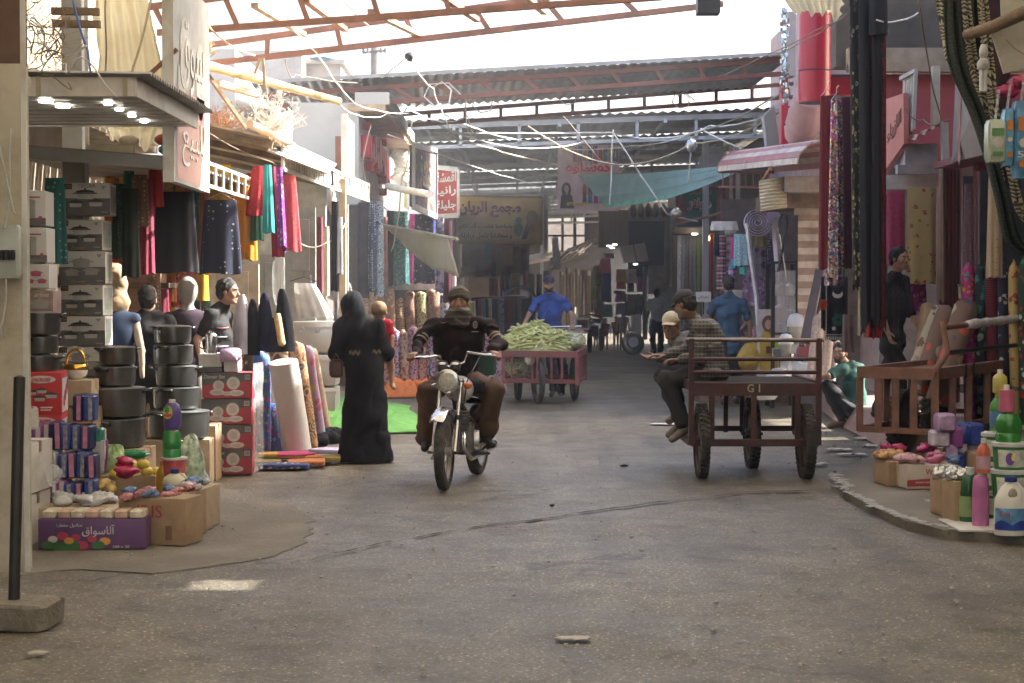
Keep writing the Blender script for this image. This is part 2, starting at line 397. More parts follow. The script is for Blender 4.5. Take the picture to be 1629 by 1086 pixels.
def hand(s,w,dr,pn,curl=.5,th=1,z=1.0,spread=.25):
 """palm and five bent fingers: w wrist, dr direction of the hand, pn the way the palm faces, curl 0..1.6, th = side the thumb is on"""
 dr=nrm(dr);pn=nrm(pn-dr*np.dot(pn,dr));sd=np.cross(dr,pn)*th;w=np.array(w,float)
 for o in(-.027,-.009,.009,.027):s.cap(w+sd*o*.6*z,w+(dr*.085+sd*o)*z,.014*z,.0125*z,.012)
 for k,(o,L)in enumerate(((.031,.07),(.0105,.08),(-.0105,.074),(-.031,.058))):
  p=w+(dr*.085+sd*o)*z;a=curl*.55;d=nrm(dr+sd*o*6*spread)
  for q,(fr,r0,r1)in enumerate(((.45,.0105,.0095),(.32,.0095,.0085),(.26,.0085,.007))):
   dd=d*math.cos(a)+pn*math.sin(a);e=p+dd*L*fr*z*1.05;s.cap(p,e,r0*z,r1*z,.004);p=e;a+=curl*(.95+.1*k)
 p=w+(sd*.028+dr*.02)*z;d=nrm(dr*.55+sd*(.75-.3*curl)+pn*(.15+.4*curl));e=p+d*.045*z;s.cap(p,e,.0145*z,.012*z,.01)
 d=nrm(dr*.8+sd*(.3-.55*curl)+pn*(.1+.6*curl));s.cap(e,e+d*.035*z,.0115*z,.0095*z,.006)
def head_sdf(s,c,f,up,z=1.0,neck=None,nr=.055,beard=0):
 r,f,u=frame(f,up);M=np.array([r,f,u]);c=np.array(c,float)
 MT=M.T
 Q=lambda x,y,zz:c+(r*x+f*y+u*zz)*z
 s.ell(Q(0,-.012,.03),np.array((.074,.094,.088))*z,MT,.02)
 s.ell(Q(0,.02,-.03),np.array((.060,.068,.085))*z,MT,.03)
 s.cap(Q(-.018,.06,-.098),Q(.018,.06,-.098),.019*z,.019*z,.025)
 s.cap(Q(-.05,-.005,-.065),Q(-.015,.055,-.095),.02*z,.017*z,.02);s.cap(Q(.05,-.005,-.065),Q(.015,.055,-.095),.02*z,.017*z,.02)
 s.cap(Q(-.035,.074,.022),Q(.035,.074,.022),.0125*z,k=.014)
 for sg in(-1,1):
  s.ell(Q(sg*.031,.088,-.002),np.array((.018,.012,.011))*z,MT,sub=True)
  s.ell(Q(sg*.031,.073,-.002),np.array((.014,.013,.011))*z,MT,k=.005)
  s.ell(Q(sg*.045,.055,-.03),np.array((.02,.02,.022))*z,MT,k=.02)
  s.ell(Q(sg*.077,-.008,-.012),np.array((.009,.019,.031))*z,MT,k=.006)
 s.cap(Q(0,.082,.012),Q(0,.106,-.03),.0085*z,.0125*z,.010)
 s.ell(Q(0,.098,-.036),np.array((.019,.013,.010))*z,MT,k=.008)
 s.ell(Q(0,.083,-.062),np.array((.026,.011,.0065))*z,MT,k=.006);s.ell(Q(0,.081,-.073),np.array((.022,.011,.0075))*z,MT,k=.006)
 if neck is not None:s.cap(Q(0,-.02,-.06),neck,nr*z,(nr-.008)*z,.03)
 return Q,MT
def person(label,loc,rz,J,skinc=(.36,.21,.13),top=None,legs=None,hair=None,shoes=None,h=.010,z=1.0,head_f=(0,-1,0),head_up=(0,0,1),sleeve=.42,hands=None,beard=None,
  group=None,scarf=None,waist=.0,bulk=1.0,cap_=None,cat='person',barefoot=False,hairlen=0,long=None,topfold=.011,face=True,chest_f=(0,-1,0),moust=None):
 """J: joints in metres, person facing -Y, origin between the feet"""
 root=thing('person',label,cat,loc,rz,group);root.scale=(z,z,z)
 J={k:v3(*v)for k,v in J.items()}
 pts=np.array(list(J.values()));lo=pts.min(0)-.16;hi=pts.max(0)+.16;hi[2]=max(hi[2],J['head'][2]+.17)
 cf=nrm(chest_f);pel,ch,nk=J['pelvis'],J['chest'],J['neck'];hd=J['head']
 spine=nrm(ch-pel);side=nrm(J['shR']-J['shL']);fr_=nrm(np.cross(spine,side));fr_=fr_ if np.dot(fr_,cf)>0 else-fr_
 MT=np.array([side,fr_,np.cross(side,fr_)]).T
 hs=nrm(J['hipR']-J['hipL']);hf=nrm(np.cross(hs,spine));hf=hf if np.dot(hf,cf)>0 else-hf;MH=np.array([hs,hf,np.cross(hs,hf)]).T
 def torso(s,g,up=True,lowr=1.0):
  w_=np.linalg.norm(J['shR']-J['shL'])/2
  s.ell(ch-spine*.02,(w_*.86*bulk+g,.112*bulk+g,.19+g),MT,.03)
  s.cap(J['shL'],J['shR'],.048+g*.8,k=.05)
  s.cap(J['shL']+spine*.015,nk+spine*.005,.04+g,.048+g,k=.045);s.cap(J['shR']+spine*.015,nk+spine*.005,.04+g,.048+g,k=.045)
  s.ell((ch+pel)/2,(.135*bulk+g,.10*bulk+g,.17+g),MT,.05);s.ell(pel+spine*.03,(.143*bulk+g,.11*bulk+g,.12+g),MH,.05)
 def arm(s,q,g,t,k=.03,el=1.0):
  a,b,c=J['sh'+q],J['el'+q],J['wr'+q];L1,L2=np.linalg.norm(b-a),np.linalg.norm(c-b);T=t*(L1+L2)
  if T<=L1:s.cap(a,a+(b-a)*T/L1,.047+g,.047+(.039-.047)*T/L1+g*1.3,k)
  else:
   s.cap(a,b,.047+g,.039+g,k);f=min(1,(T-L1)/L2);s.cap(b,b+(c-b)*f,.042+g,.042-.014*f+g,.02)
 def leg(s,q,g,t=1.0,wide=0):
  a,b,c=J['hip'+q],J['kn'+q],J['an'+q]
  s.cap(a,b,.088*bulk+g,.056+g+wide*.5,.04);e=b+(c-b)*t;s.cap(b,e,.057+g+wide*.5,.057+(.037-.057)*t+g+wide,.03)
  s.ell(b+(c-b)*.28-nrm(np.cross(nrm(c-b),hs))*0,(.055+g,.058+g,.12),None,.03)
 s=SDF(lo,hi,h)
 Q,MTh=head_sdf(s,hd,head_f,head_up,1.0,nk)
 torso(s,-.024)
 for q in 'LR':
  arm(s,q,-.016,1.0);leg(s,q,-.016)
  if not top or sleeve<.9:
   a_,b_,c_=J['sh'+q],J['el'+q],J['wr'+q];a_=a_+(b_-a_)*(.75 if top and sleeve>.3 else.15);s.cap(a_,b_,.038,.036,.02).cap(b_,c_,.037,.026,.02)
  an,to=J['an'+q],J['to'+q]
  s.cap(an-(0,0,.02),to,.036,.026,.02,flat=((0,0,1),1.15));s.cap(an-nrm(to-an)*.03-v3(0,0,.03),an,.032,.034,.02)
  if hands:hh=hands.get(q)
  else:hh=None
  a,b=J['el'+q],J['wr'+q];d=nrm(b-a)
  hd_,pn,curl,th=hh if hh else(d,(-1 if q=='R' else 1,0,0)if abs(d[0])<.8 else(0,0,-1),.5,1 if q=='L' else-1)
  hand(s,b,hd_,v3(*pn),curl,th)
 s.build('body',skin(skinc),root)
 hr,hf_,hu=frame(head_f,head_up)
 if face:_eyes(root,Q)
 if top:
  s=SDF(lo,hi,h);torso(s,.008)
  for q in 'LR':
   if sleeve>0:arm(s,q,.010,sleeve)
  if waist:s.ell(pel-spine*waist*.5,(.16*bulk,.128*bulk,waist*.9+.05),MH,.05)
  s.fold(topfold*1.25,26,3);s.cap(nk+spine*.045,nk+spine*.16,.045,.07,sub=True)
  s.build('shirt',top,root)
 if legs:
  mt_,t_,wide=legs;s=SDF(lo,hi,h)
  s.ell(pel,(.15*bulk,.118*bulk,.11),MH,.03)
  for q in 'LR':leg(s,q,.010,t_,wide)
  s.fold(.015,26,5);s.build('trousers',mt_,root)
 if shoes and not barefoot:
  s=SDF(lo,hi,h)
  for q in 'LR':
   an,to=J['an'+q],J['to'+q];f=nrm(to-an)
   s.cap(an-v3(0,0,.028),to+f*.012,.043,.036,.02,flat=((0,0,1),1.1));s.cap(an-f*.035-v3(0,0,.035),an-v3(0,0,.01),.04,.042,.02)
  s.build('shoes',shoes,root)
 if hair:
  s=SDF(hd-.16,hd+.17,min(h,.0085));s.ell(Q(0,-.018,.036),(.082,.1,.094),MTh,.0);s.ell(Q(0,-.045,-.005),(.077,.07,.09),MTh,.02)
  if hairlen:s.ell(Q(0,-.05,-.05),(.08,.06,.1+hairlen),MTh,.03)
  s.cut(Q(0,.066,.06),tuple(hf_*.93-hu*.38));s.cut(Q(0,.02,-.05-hairlen),tuple(-hu+hf_*.6));s.fold(.007,110,2);s.build('hair',hair,root)
 if beard:
  s=SDF(hd-.17,hd+.17,min(h,.008));s.ell(Q(0,.022,-.035),(.066,.073,.088),MTh,0);s.cap(Q(-.02,.062,-.102),Q(.02,.062,-.102),.022,k=.03)
  s.cut(Q(0,.06,-.045),tuple(hu*.9+hf_*.45));s.ell(Q(0,.095,-.067),(.02,.02,.008),MTh,sub=True);s.cut(Q(0,-.01,0),tuple(-hf_))
  s.build('beard',beard,root)
 if moust:toworld(MB().tube([Q(-.026,.083,-.058),Q(0,.096,-.05),Q(.026,.083,-.058)],[.004,.007,.004],6),root).build('moustache',moust,root,smooth=180)
 if cap_:
  s=SDF(hd-.2,hd+.22,min(h,.0085));s.ell(Q(0,-.012,.05),(.087,.104,.088),MTh,0);s.cut(Q(0,.0,.038),tuple(-hu-hf_*.12));o=s.build('cap',cap_,root)
  b=MB();b.grid(lambda u,v:Q(*(lambda a,rr:(math.sin(a)*.078*(1-.15*rr),.072*math.cos(a)*1+rr*.075*math.cos(a)**.5 if math.cos(a)>0 else 0,.052-.022*rr-.02*abs(math.sin(a))**2))((u-.5)*2.5,v)),12,5)
  toworld(b,root).build('peak',cap_,o,smooth=180,solid=.005)
 return root,Q,J
def _eyes(root,Q):
 W=wm(root)
 for sg in(-1,1):
  b=MB().ell(Q(sg*.031,.0775,-.001),(.0135,.0115,.008),8);ir=MB().ell(Q(sg*.031,.0865,-.001),(.0062,.005,.0062),8)
  br=MB().tube([Q(sg*.012,.092,.017),Q(sg*.03,.091,.024),Q(sg*.05,.078,.017)],[.004,.005,.0035],5)
  for q in(b,br,ir):q.v=[tuple(W@Vector(p))for p in q.v]
  e=b.build('eye',mat('eye_white',(.4,.37,.33),.3),root,smooth=180);ir.build('iris',mat('iris',(.015,.01,.008),.2),e,smooth=180)
  br.build('eyebrow',mat('brow_hair',(.02,.014,.012),.9),root,smooth=180)
def wm(o):
 M=o.matrix_basis.copy();p=o.parent
 while p is not None:M=p.matrix_basis@M;p=p.parent
 return M
def toworld(mb,root):
 W=wm(root);mb.v=[tuple(W@Vector(p))for p in mb.v];return mb
def stand(H=1.75,hipw=.09,shw=.172,step=0,lean=0,armL=None,armR=None):
 """joints of a standing adult facing -Y; viewer's left is -X = the person's right, named by axis: L = -X, R = +X"""
 k=H/1.75
 J=dict(pelvis=(0,.0,.95),chest=(0,-lean*.6,1.27),neck=(0,-.01-lean,1.47),head=(0,-.03-lean*1.2,1.63),
   shL=(-shw,-lean*.8,1.42),shR=(shw,-lean*.8,1.42),hipL=(-hipw,0,.9),hipR=(hipw,0,.9),
   knL=(-.1,-.02-step*.5,.49),knR=(.1,-.02+step*.5,.49),anL=(-.1,.02-step,.085),anR=(.1,.02+step,.085),
   toL=(-.12,-.13-step,.035),toR=(.12,-.13+step,.035))
 aL=armL or((-.24,.03,1.13),(-.25,-.04,.88));aR=armR or((.24,.03,1.13),(.25,-.04,.88))
 J.update(elL=aL[0],wrL=aL[1],elR=aR[0],wrR=aR[1])
 return{a:tuple(np.array(b)*k)if a!='x' else b for a,b in J.items()}
# ================================================================ setting
M_=mat
conc=mat('concrete',(.26,.24,.21),.85,var=.2,vs=3,bump=.5,bs=40,dirt=(.13,.11,.09),ds=1.3)
steel_red=mat('red_oxide_steel',(.23,.085,.06),.6,var=.25,vs=8,bump=.2,bs=90,dirt=(.12,.05,.04),ds=4)
steel_brown=mat('brown_steel',(.30,.14,.085),.65,var=.2,vs=5,dirt=(.18,.10,.07),ds=4)
whitep=mat('white_paint',(.66,.65,.62),.5,var=.08,vs=4,dirt=(.45,.42,.36),ds=3)
cream=mat('cream_paint',(.52,.48,.38),.6,var=.1,vs=3,dirt=(.3,.25,.17),ds=2.5,bump=.1)
greypanel=mat('grey_panel',(.42,.43,.43),.5,var=.08,vs=2,dirt=(.3,.3,.29),ds=2)
galv=mat('galvanised_sheet',(.38,.39,.40),.45,.55,var=.15,vs=3,dirt=(.22,.2,.18),ds=2)
wood=mat('old_wood',(.24,.17,.11),.8,var=.35,vs=9,bump=.4,bs=60,dirt=(.12,.085,.06),ds=4)
card=mat('cardboard',(.36,.25,.155),.85,var=.12,vs=7,bump=.1,dirt=(.28,.19,.12),ds=6)
cardl=mat('pale_cardboard',(.46,.36,.25),.85,var=.1,vs=7,dirt=(.36,.27,.18),ds=6)
whitecard=mat('white_carton',(.62,.60,.57),.7,var=.08,vs=5,dirt=(.48,.45,.42),ds=5)
black=mat('black_cloth',(.010,.010,.014),.95,var=.4,vs=8,spec=.2)
navy=mat('navy_cloth',(.013,.016,.04),.95,var=.4,vs=8,spec=.2)
rubber=mat('rubber',(.03,.028,.026),.85,var=.3,vs=12,bump=.3,bs=50,dirt=(.10,.085,.07),ds=9)
chrome=mat('chrome',(.62,.62,.62),.18,1,var=.08,vs=9)
alu=mat('aluminium',(.55,.55,.56),.32,.9,var=.1,vs=4)
blackm=mat('black_metal',(.02,.02,.022),.4,.2,var=.3,vs=10)
clearp=mat('clear_plastic',(.8,.82,.82),.12,alpha=.28,spec=.8,var=.05)
plaster=mat('plaster',(.40,.35,.28),.9,var=.15,vs=2.5,bump=.4,bs=25,dirt=(.24,.19,.14),ds=1.4)
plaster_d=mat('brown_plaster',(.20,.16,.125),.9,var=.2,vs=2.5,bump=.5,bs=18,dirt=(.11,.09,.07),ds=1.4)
stone=mat('rubble_stone',(.33,.27,.20),.9,var=.3,vs=7,bump=.9,bs=12,dirt=(.18,.13,.09),ds=3)
# ground ---------------------------------------------------------
def asphalt():
 m=bpy.data.materials.new('asphalt');m.use_nodes=True;n=m.node_tree.nodes;l=m.node_tree.links;b=n['Principled BSDF']
 tc=n.new('ShaderNodeTexCoord')
 def nz(sc,det=6,rough=.6,dist=0):
  q=n.new('ShaderNodeTexNoise');q.inputs['Scale'].default_value=sc;q.inputs['Detail'].default_value=det;q.inputs['Roughness'].default_value=rough;q.inputs['Distortion'].default_value=dist
  l.new(tc.outputs['Object'],q.inputs['Vector']);return q.outputs['Fac']
 def ramp(src,stops):
  r=n.new('ShaderNodeValToRGB');l.new(src,r.inputs['Fac']);e=r.color_ramp.elements
  while len(e)<len(stops):e.new(.5)
  for k,(p,c)in enumerate(stops):e[k].position=p;e[k].color=col4(c)
  return r.outputs[0]
 def mul(a,c,f=1.0,mode='MULTIPLY'):
  x=n.new('ShaderNodeMix');x.data_type='RGBA';x.blend_type=mode;x.inputs[0].default_value=f;l.new(a,x.inputs[6]);l.new(c,x.inputs[7]);return x.outputs[2]
 base=ramp(nz(.42,7,.62,.6),[(.32,(.104,.087,.060)),(.5,(.140,.123,.091)),(.66,(.184,.166,.132))])
 mid=ramp(nz(2.3,6,.7),[(.30,(.55,.53,.50)),(.48,(.95,.95,.94)),(.68,(1.25,1.26,1.27))])
 grit=ramp(nz(55,3,.8),[(.36,(.45,.44,.42)),(.54,(1,1,1)),(.68,(1.9,1.86,1.78))])
 v=n.new('ShaderNodeTexVoronoi');v.inputs['Scale'].default_value=30;l.new(tc.outputs['Object'],v.inputs['Vector'])
 chips=ramp(v.outputs['Distance'],[(.17,(3.4,3.3,3.1)),(.24,(1,1,1))])
# drag marks and tyre tracks along the street
 mp=n.new('ShaderNodeMapping');mp.inputs['Scale'].default_value=(2.2,.13,1);mp.inputs['Rotation'].default_value=(0,0,-.09);l.new(tc.outputs['Object'],mp.inputs['Vector'])
 q=n.new('ShaderNodeTexNoise');q.inputs['Scale'].default_value=1.4;q.inputs['Detail'].default_value=6;l.new(mp.outputs[0],q.inputs['Vector'])
 tr=ramp(q.outputs['Fac'],[(.35,(.80,.78,.75)),(.6,(1.1,1.1,1.1))])
 nd=n.new('ShaderNodeTexNoise');nd.inputs['Scale'].default_value=2.2;nd.inputs['Detail'].default_value=6;l.new(tc.outputs['Object'],nd.inputs['Vector'])
 mv=n.new('ShaderNodeMix');mv.data_type='VECTOR';mv.inputs[0].default_value=.35;l.new(tc.outputs['Object'],mv.inputs[4]);l.new(nd.outputs['Color'],mv.inputs[5])
 ve=n.new('ShaderNodeTexVoronoi');ve.feature='DISTANCE_TO_EDGE';ve.inputs['Scale'].default_value=.75;l.new(mv.outputs[1],ve.inputs['Vector'])
 net=ramp(ve.outputs['Distance'],[(.004,(.42,.40,.38)),(.012,(1,1,1))]);gate=ramp(nz(.6,3),[(.50,(1,1,1)),(.58,(0,0,0))])
 ng=n.new('ShaderNodeMix');ng.data_type='RGBA';l.new(gate,ng.inputs[0]);l.new(net,ng.inputs[6]);ng.inputs[7].default_value=(1,1,1,1)
 oil=ramp(nz(1.7,4,.5,.3),[(.28,(.5,.48,.46)),(.36,(1,1,1))])
 out=mul(mul(mul(mul(mul(mul(base,mid),grit),chips),tr),ng.outputs[2]),oil);l.new(out,b.inputs['Base Color'])
 rr=ramp(nz(1.1,6,.7),[(.35,(.30,.30,.30)),(.65,(.55,.55,.55))]);l.new(rr,b.inputs['Roughness'])
 b.inputs['Specular IOR Level'].default_value=.6
 b1=n.new('ShaderNodeBump');b1.inputs['Strength'].default_value=.6;b1.inputs['Distance'].default_value=.012;l.new(nz(70,4,.8),b1.inputs['Height'])
 b2=n.new('ShaderNodeBump');b2.inputs['Strength'].default_value=.3;b2.inputs['Distance'].default_value=.05;l.new(nz(3.5,5,.6),b2.inputs['Height']);l.new(b1.outputs[0],b2.inputs['Normal']);l.new(b2.outputs[0],b.inputs['Normal'])
 return m
asp=asphalt()
g=MB();g.add([(-400,-60,-.02),(400,-60,-.02),(400,800,-.02),(-400,800,-.02)],[(0,1,2,3)]);struct(g.build('far_ground',mat('earth',(.2,.17,.13),.9,dirt=(.13,.11,.09),ds=.4)))
def zg(x,y):return.006*noise.noise(Vector((x*.5,y*.5,0)))+.004*noise.noise(Vector((x*1.7,y*1.7,3)))
g=MB();g.grid(lambda u,v:(-8+20*u,-8+90*v,zg(-8+20*u,-8+90*v)),90,330);struct(g.build('street_asphalt',asp,smooth=180))
def jag(pts,step=.12,amp=.035,seed=0):
 """closed outline with a ragged edge"""
 out=[];k=len(pts)
 for i in range(k):
  a,b=Vector(pts[i]),Vector(pts[(i+1)%k]);m=max(1,int((b-a).length/step));t=(b-a).normalized()if(b-a).length else Vector((1,0,0));nn=Vector((-t.y,t.x,0))
  for j in range(m):
   p=a.lerp(b,j/m);out.append(p+nn*amp*(noise.noise(p*5+Vector((seed,0,0)))*1.6+noise.noise(p*17)*.7))
 return out
def sheet(name,pts,z,mt,th=.0,amp=.035,seed=0):
 o=jag([(p[0],p[1],0)for p in pts],.12,amp,seed);k=len(o)
 b=MB();vs=[(p.x,p.y,z)for p in o];fs=[tuple(range(k))]
 th=th or.02
 if th:vs+=[(p.x+.01,p.y,z-th)for p in o];fs+=[(i,i+k,(i+1)%k+k,(i+1)%k)for i in range(k)]
 b.add(vs,fs);return struct(b.build(name,mt))
palec=mat('worn_concrete',(.175,.155,.125),.75,var=.3,vs=1.8,bump=.6,bs=30,dirt=(.135,.113,.088),ds=1.1)
sheet('concrete_apron',[G(x,y)for x,y in((495,815),(488,858),(455,880),(330,905),(235,915),(120,905),(-60,930),(-60,760),(330,770),(420,792))],.0085,palec,amp=.06)
# raised pavement on the right, its edge smeared with white paint
rk=[(1330,768),(1345,795),(1385,818),(1440,842),(1500,857),(1560,862),(1640,866),(1700,880)]
kp=[G(x,y)for x,y in rk]
sheet('right_pavement',[*kp,Vector((7,9.6,0)),Vector((7,22,0)),G(1410,700),G(1385,735)],.062,palec,.07,.012)
edge=MB();kk=jag([(p.x,p.y,0)for p in kp],.06,.02,4)[:-20]
pw=mat('smeared_white_paint',(.36,.355,.34),.6,var=.3,vs=14,bump=.3,dirt=(.16,.15,.13),ds=16)
for i,p in enumerate(kk[:-8]):
 for _ in range(4):
  a=p+Vector((.03+rnd.gauss(0,.02),.06+rnd.gauss(0,.06),0));L=.010+.035*rnd.random()**2;t=rnd.random()*3;o=[a+Vector((math.cos(t+q)*L*(.7+.5*rnd.random()),.02+math.sin(t+q)*L*(1.0+.5*rnd.random()),0))for q in(0,1,2.1,3,4,5.1)]
  edge.add([(q.x,q.y,.0665+.0002*(i%9)+.00005*_)for q in o],[tuple(range(6))])
e_=struct(edge.build('kerb_paint',pw),'stuff')
pinkc=mat('pinkish_cement',(.30,.20,.165),.85,var=.2,vs=4,bump=.5,bs=25,dirt=(.2,.15,.12),ds=2)
rp=[G(1376,700),G(1440,738),Vector((4.9,13.9,0)),Vector((7,13.5,0)),Vector((7,24,0)),Vector((4.4,24,0)),Vector((3.95,19.6,0))]
b=MB();top=[Vector((p.x*1.0+.16,p.y+.12,.27))for p in rp];k=len(rp)
b.add([(p.x,p.y,.02)for p in rp]+[tuple(p)for p in top],[(i,(i+1)%k,(i+1)%k+k,i+k)for i in range(k)]+[tuple(range(k,2*k))]);struct(b.build('raised_cement_platform',pinkc,bevel=.03))
# crack across the asphalt
cp=[(497,893),(530,884),(600,868),(690,852),(770,838),(860,828),(940,815),(1030,803),(1110,793),(1200,784),(1300,782)]
b=MB();L_=[];
for(x0,y0),(x1,y1)in zip(cp[:-1],cp[1:]):
 for j in range(10):
  t=j/10;p=G(x0+(x1-x0)*t,y0+(y1-y0)*t);q=.05*noise.noise(p*4)+.03*noise.noise(p*13);L_.append((p+Vector((0,q,0)),.004+.055*abs(noise.noise(p*5))*(noise.noise(p*2.2)>-.25)+.03*max(0,noise.noise(p*1.7))))
for(p,a),(q,c)in zip(L_[:-1],L_[1:]):
 z=.013;b.add([(p.x,p.y-a,z),(q.x,q.y-c,z),(q.x,q.y+c,z),(p.x,p.y+a,z)],[(0,1,2,3)])
struct(b.build('asphalt_crack',mat('crack_dirt',(.07,.058,.045),.95)),'stuff')
# ---------------------------------------------------------------- corrugated sheets and trusses
def corr(name,p0,p1,p2,p3,mt,wave=.076,amp=.014,parent=None,nv=6,sag=0,n_per=4):
 """corrugated sheet p0-p1 (across the ridges) to p3-p2"""
 p0,p1,p2,p3=map(Vector,(p0,p1,p2,p3));nr=(p1-p0).cross(p3-p0).normalized();W=(p1-p0).length;nu=int(W/wave*n_per)
 b=MB();b.grid(lambda u,v:p0.lerp(p1,u).lerp(p3.lerp(p2,u),v)+nr*(amp*math.sin(u*W/wave*2*math.pi)+sag*(noise.noise(Vector((u*4,v*3,W))))),nu,nv)
 return b.build(name,mt,parent,smooth=180)
def truss(a0,a1,b0,b1,mt,w=.05,posts=6,label='',group=None,diag=False):
 """steel truss, top chord a0-a1, bottom chord b0-b1"""
 t=thing('roof_truss',label,'roof truss',(Vector(b0)+Vector(b1))/2,0,group)
 MB().bar(a0,a1,w).build('top_chord',mt,t);MB().bar(b0,b1,w).build('bottom_chord',mt,t)
 a0,a1,b0,b1=map(Vector,(a0,a1,b0,b1))
 for k in range(posts+1):
  f=(k+.15)/(posts+.3);MB().bar(b0.lerp(b1,f),a0.lerp(a1,f),w*.85).build('web_post',mt,t)
  if diag and k<posts and k%2:MB().bar(b0.lerp(b1,f),a0.lerp(a1,f+1/posts),w*.5).build('web_diagonal',mt,t)
 return t
tg='steel trusses across the street'
truss(P(228,12,16),P(1165,-110,16),P(250,52,16),P(1180,-14,16),steel_brown,.06,8,'nearest brown steel truss across the top edge of the view',tg)
truss(P(300,76,19),P(1100,-36,19),P(290,106,19),P(1150,6,19),steel_brown,.065,7,'brown steel truss right behind the nearest one, above the yellow pole',tg)
truss(P(405,153,24.2),P(1262,94,24.2),P(455,174,24.2),P(1262,116,24.2),steel_red,.065,12,'maroon truss under the front edge of the first metal roof',tg)
truss(P(560,188,28.3),P(1262,133,28.3),P(560,206,28.3),P(1262,154,28.3),steel_red,.065,12,'maroon truss at the back edge of the first metal roof, with sky behind',tg)
for k,(x0,y0,x1,y1)in enumerate(((405,8,484,55),(487,0,549,47),(590,18,664,54),(700,-8,760,32),(820,-20,866,20))):
 tag(MB().bar(P(x0,y0,16),P(x1,y1,19),.07,.05).build('roof_purlin',mat('pale_wood',(.40,.30,.19),.8,dirt=(.25,.17,.1))if k%2==0 else steel_brown),['leftmost pale timber purlin between the two near trusses','brown purlin second from the left between the two near trusses','pale timber purlin in the middle between the two near trusses','brown purlin fourth from the left between the two near trusses','pale timber purlin farthest right between the two near trusses'][k],'roof purlin','purlins between the near trusses')
t=thing('street_canopy','grey corrugated roof strip over the street with maroon trusses below it','roof',P(800,120,26))
corr('roof_sheet',P(400,133,24),P(1262,86,24),P(1262,86,24)+Vector((0,4.4,.05)),P(400,133,24)+Vector((-.3,4.4,.05)),galv,parent=t,wave=.15,amp=.02)
MB().bar(P(400,131,23.97),P(1262,84,23.97),.03,.05).build('edge_flashing',galv,t)
# long roof further back
t=thing('street_canopy','long dark corrugated roof covering the far part of the street','roof',(1.5,45,5))
def rz_(x,y):return 4.95+.035*x-(y-30.5)*.002
xs=(-2.6,6.2)
for k in range(9):
 y0=31+k*4.4;corr('roof_sheet',(xs[0],y0,rz_(xs[0],y0)),(xs[1],y0,rz_(xs[1],y0)),(xs[1],y0+4.5,rz_(xs[1],y0)+.03),(xs[0],y0+4.5,rz_(xs[0],y0)+.03),mat('milky_grey_sheet',(.3,.32,.33),.5,thin=.25)if k==4 else galv,parent=t,wave=.2,amp=.02,nv=1)  # roof runs on to shade the far wall; milky row added for daylight
wsteel=mat('grey_white_steel',(.40,.42,.44),.5,.2,var=.15,vs=4)
for k in range(15):
 y0=31.2+k*2.45;MB().bar((xs[0],y0,rz_(xs[0],y0)-.1),(xs[1],y0,rz_(xs[1],y0)-.1),.06,.1).build('purlin',wsteel,t)
 if k%2==0:
  MB().bar((xs[0],y0,rz_(xs[0],y0)-.5),(xs[1],y0,rz_(xs[1],y0)-.5),.06,.07).build('lower_beam',wsteel,t)
  for j in range(8):x=xs[0]+.5+j*1.12;MB().bar((x,y0,rz_(x,y0)-.5),(x,y0,rz_(x,y0)-.12),.06).build('strut',wsteel,t)
for x in(-1.1,.9,2.9,4.9):MB().bar((x,31,rz_(x,31)-.17),(x,66,rz_(x,66)-.17),.06,.07).build('long_beam',wsteel,t)
for k,(px,Y)in enumerate(((742,52),(862,58),(1122,33),(1236,31.4))):
 x=XP(px,Y);tag(MB().box((x,Y,2.45),(.12,.12,4.9)).build('roof_post',wsteel),['thin post behind the yellow banner, far left of the covered street','post at the far end of the covered street, right of the yellow banner','post beside the curtain stall under the far roof','front right post of the far roof'][k],'post')
# roof over the place where the photographer stands, out of view, one piece left out to throw a sun patch
milky=mat('milky_sheet',(.60,.55,.44),.5,var=.1,thin=.26)
t=thing('street_canopy','corrugated metal roof over the near end of the street','roof',(0,4,5.2))
for k in range(7):
 y0=-6+k*3.0
 for(x0,x1)in((-5.2,0),(-.1,4.8),(4.78,6.9)):
  if k==5 and x0>3:corr('roof_sheet',(x0,9,5.32),(x1,9,5.32),(x1,10.7,5.32),(x0,10.7,5.32),milky,parent=t,wave=.2,amp=.02,nv=1);corr('roof_sheet',(5.12,10.7,5.32),(x1,10.7,5.32),(x1,12.1,5.32),(5.12,12.1,5.32),milky,parent=t,wave=.2,amp=.02,nv=1);corr('roof_sheet',(x0,11.0,5.33),(5.14,11.0,5.33),(5.14,12.1,5.33),(x0,12.1,5.33),milky,parent=t,wave=.2,amp=.02,nv=1);continue
  corr('roof_sheet',(x0,y0,5.3),(x1,y0,5.3),(x1,y0+3.1,5.34),(x0,y0+3.1,5.34),milky,parent=t,wave=.2,amp=.02,nv=1)
 if k<6:MB().bar((-5.2,y0,5.15),(6.9,y0,5.15),.06,.1).build('beam',steel_brown,t)
# ================================================================ small makers
class PL:
 """flat print on a plane: centre c, right r, up u; millimetre-thin pieces standing proud"""
 def __init__(s,c,r=(1,0,0),u=(0,0,1)):s.c=Vector(c);s.r=Vector(r).normalized();s.u=Vector(u).normalized();s.n=s.r.cross(s.u);s.b=MB()
 def at(s,x,y,z=.003):return s.c+s.r*x+s.u*y+s.n*z
 def poly(s,pts,z=.003,mi=0):s.b.add([s.at(x,y,z)for x,y in pts],[tuple(range(len(pts)))],mi);return s
 def rect(s,x,y,w,h,z=.003,mi=0):return s.poly([(x-w/2,y-h/2),(x+w/2,y-h/2),(x+w/2,y+h/2),(x-w/2,y+h/2)],z,mi)
 def disc(s,x,y,a,b=None,z=.003,mi=0,n=14,t0=0,t1=360):b=a if b is None else b;return s.poly([(x+a*math.cos(R(t0+(t1-t0)*i/n)),y+b*math.sin(R(t0+(t1-t0)*i/n)))for i in range(n+(t1-t0<360))],z,mi)
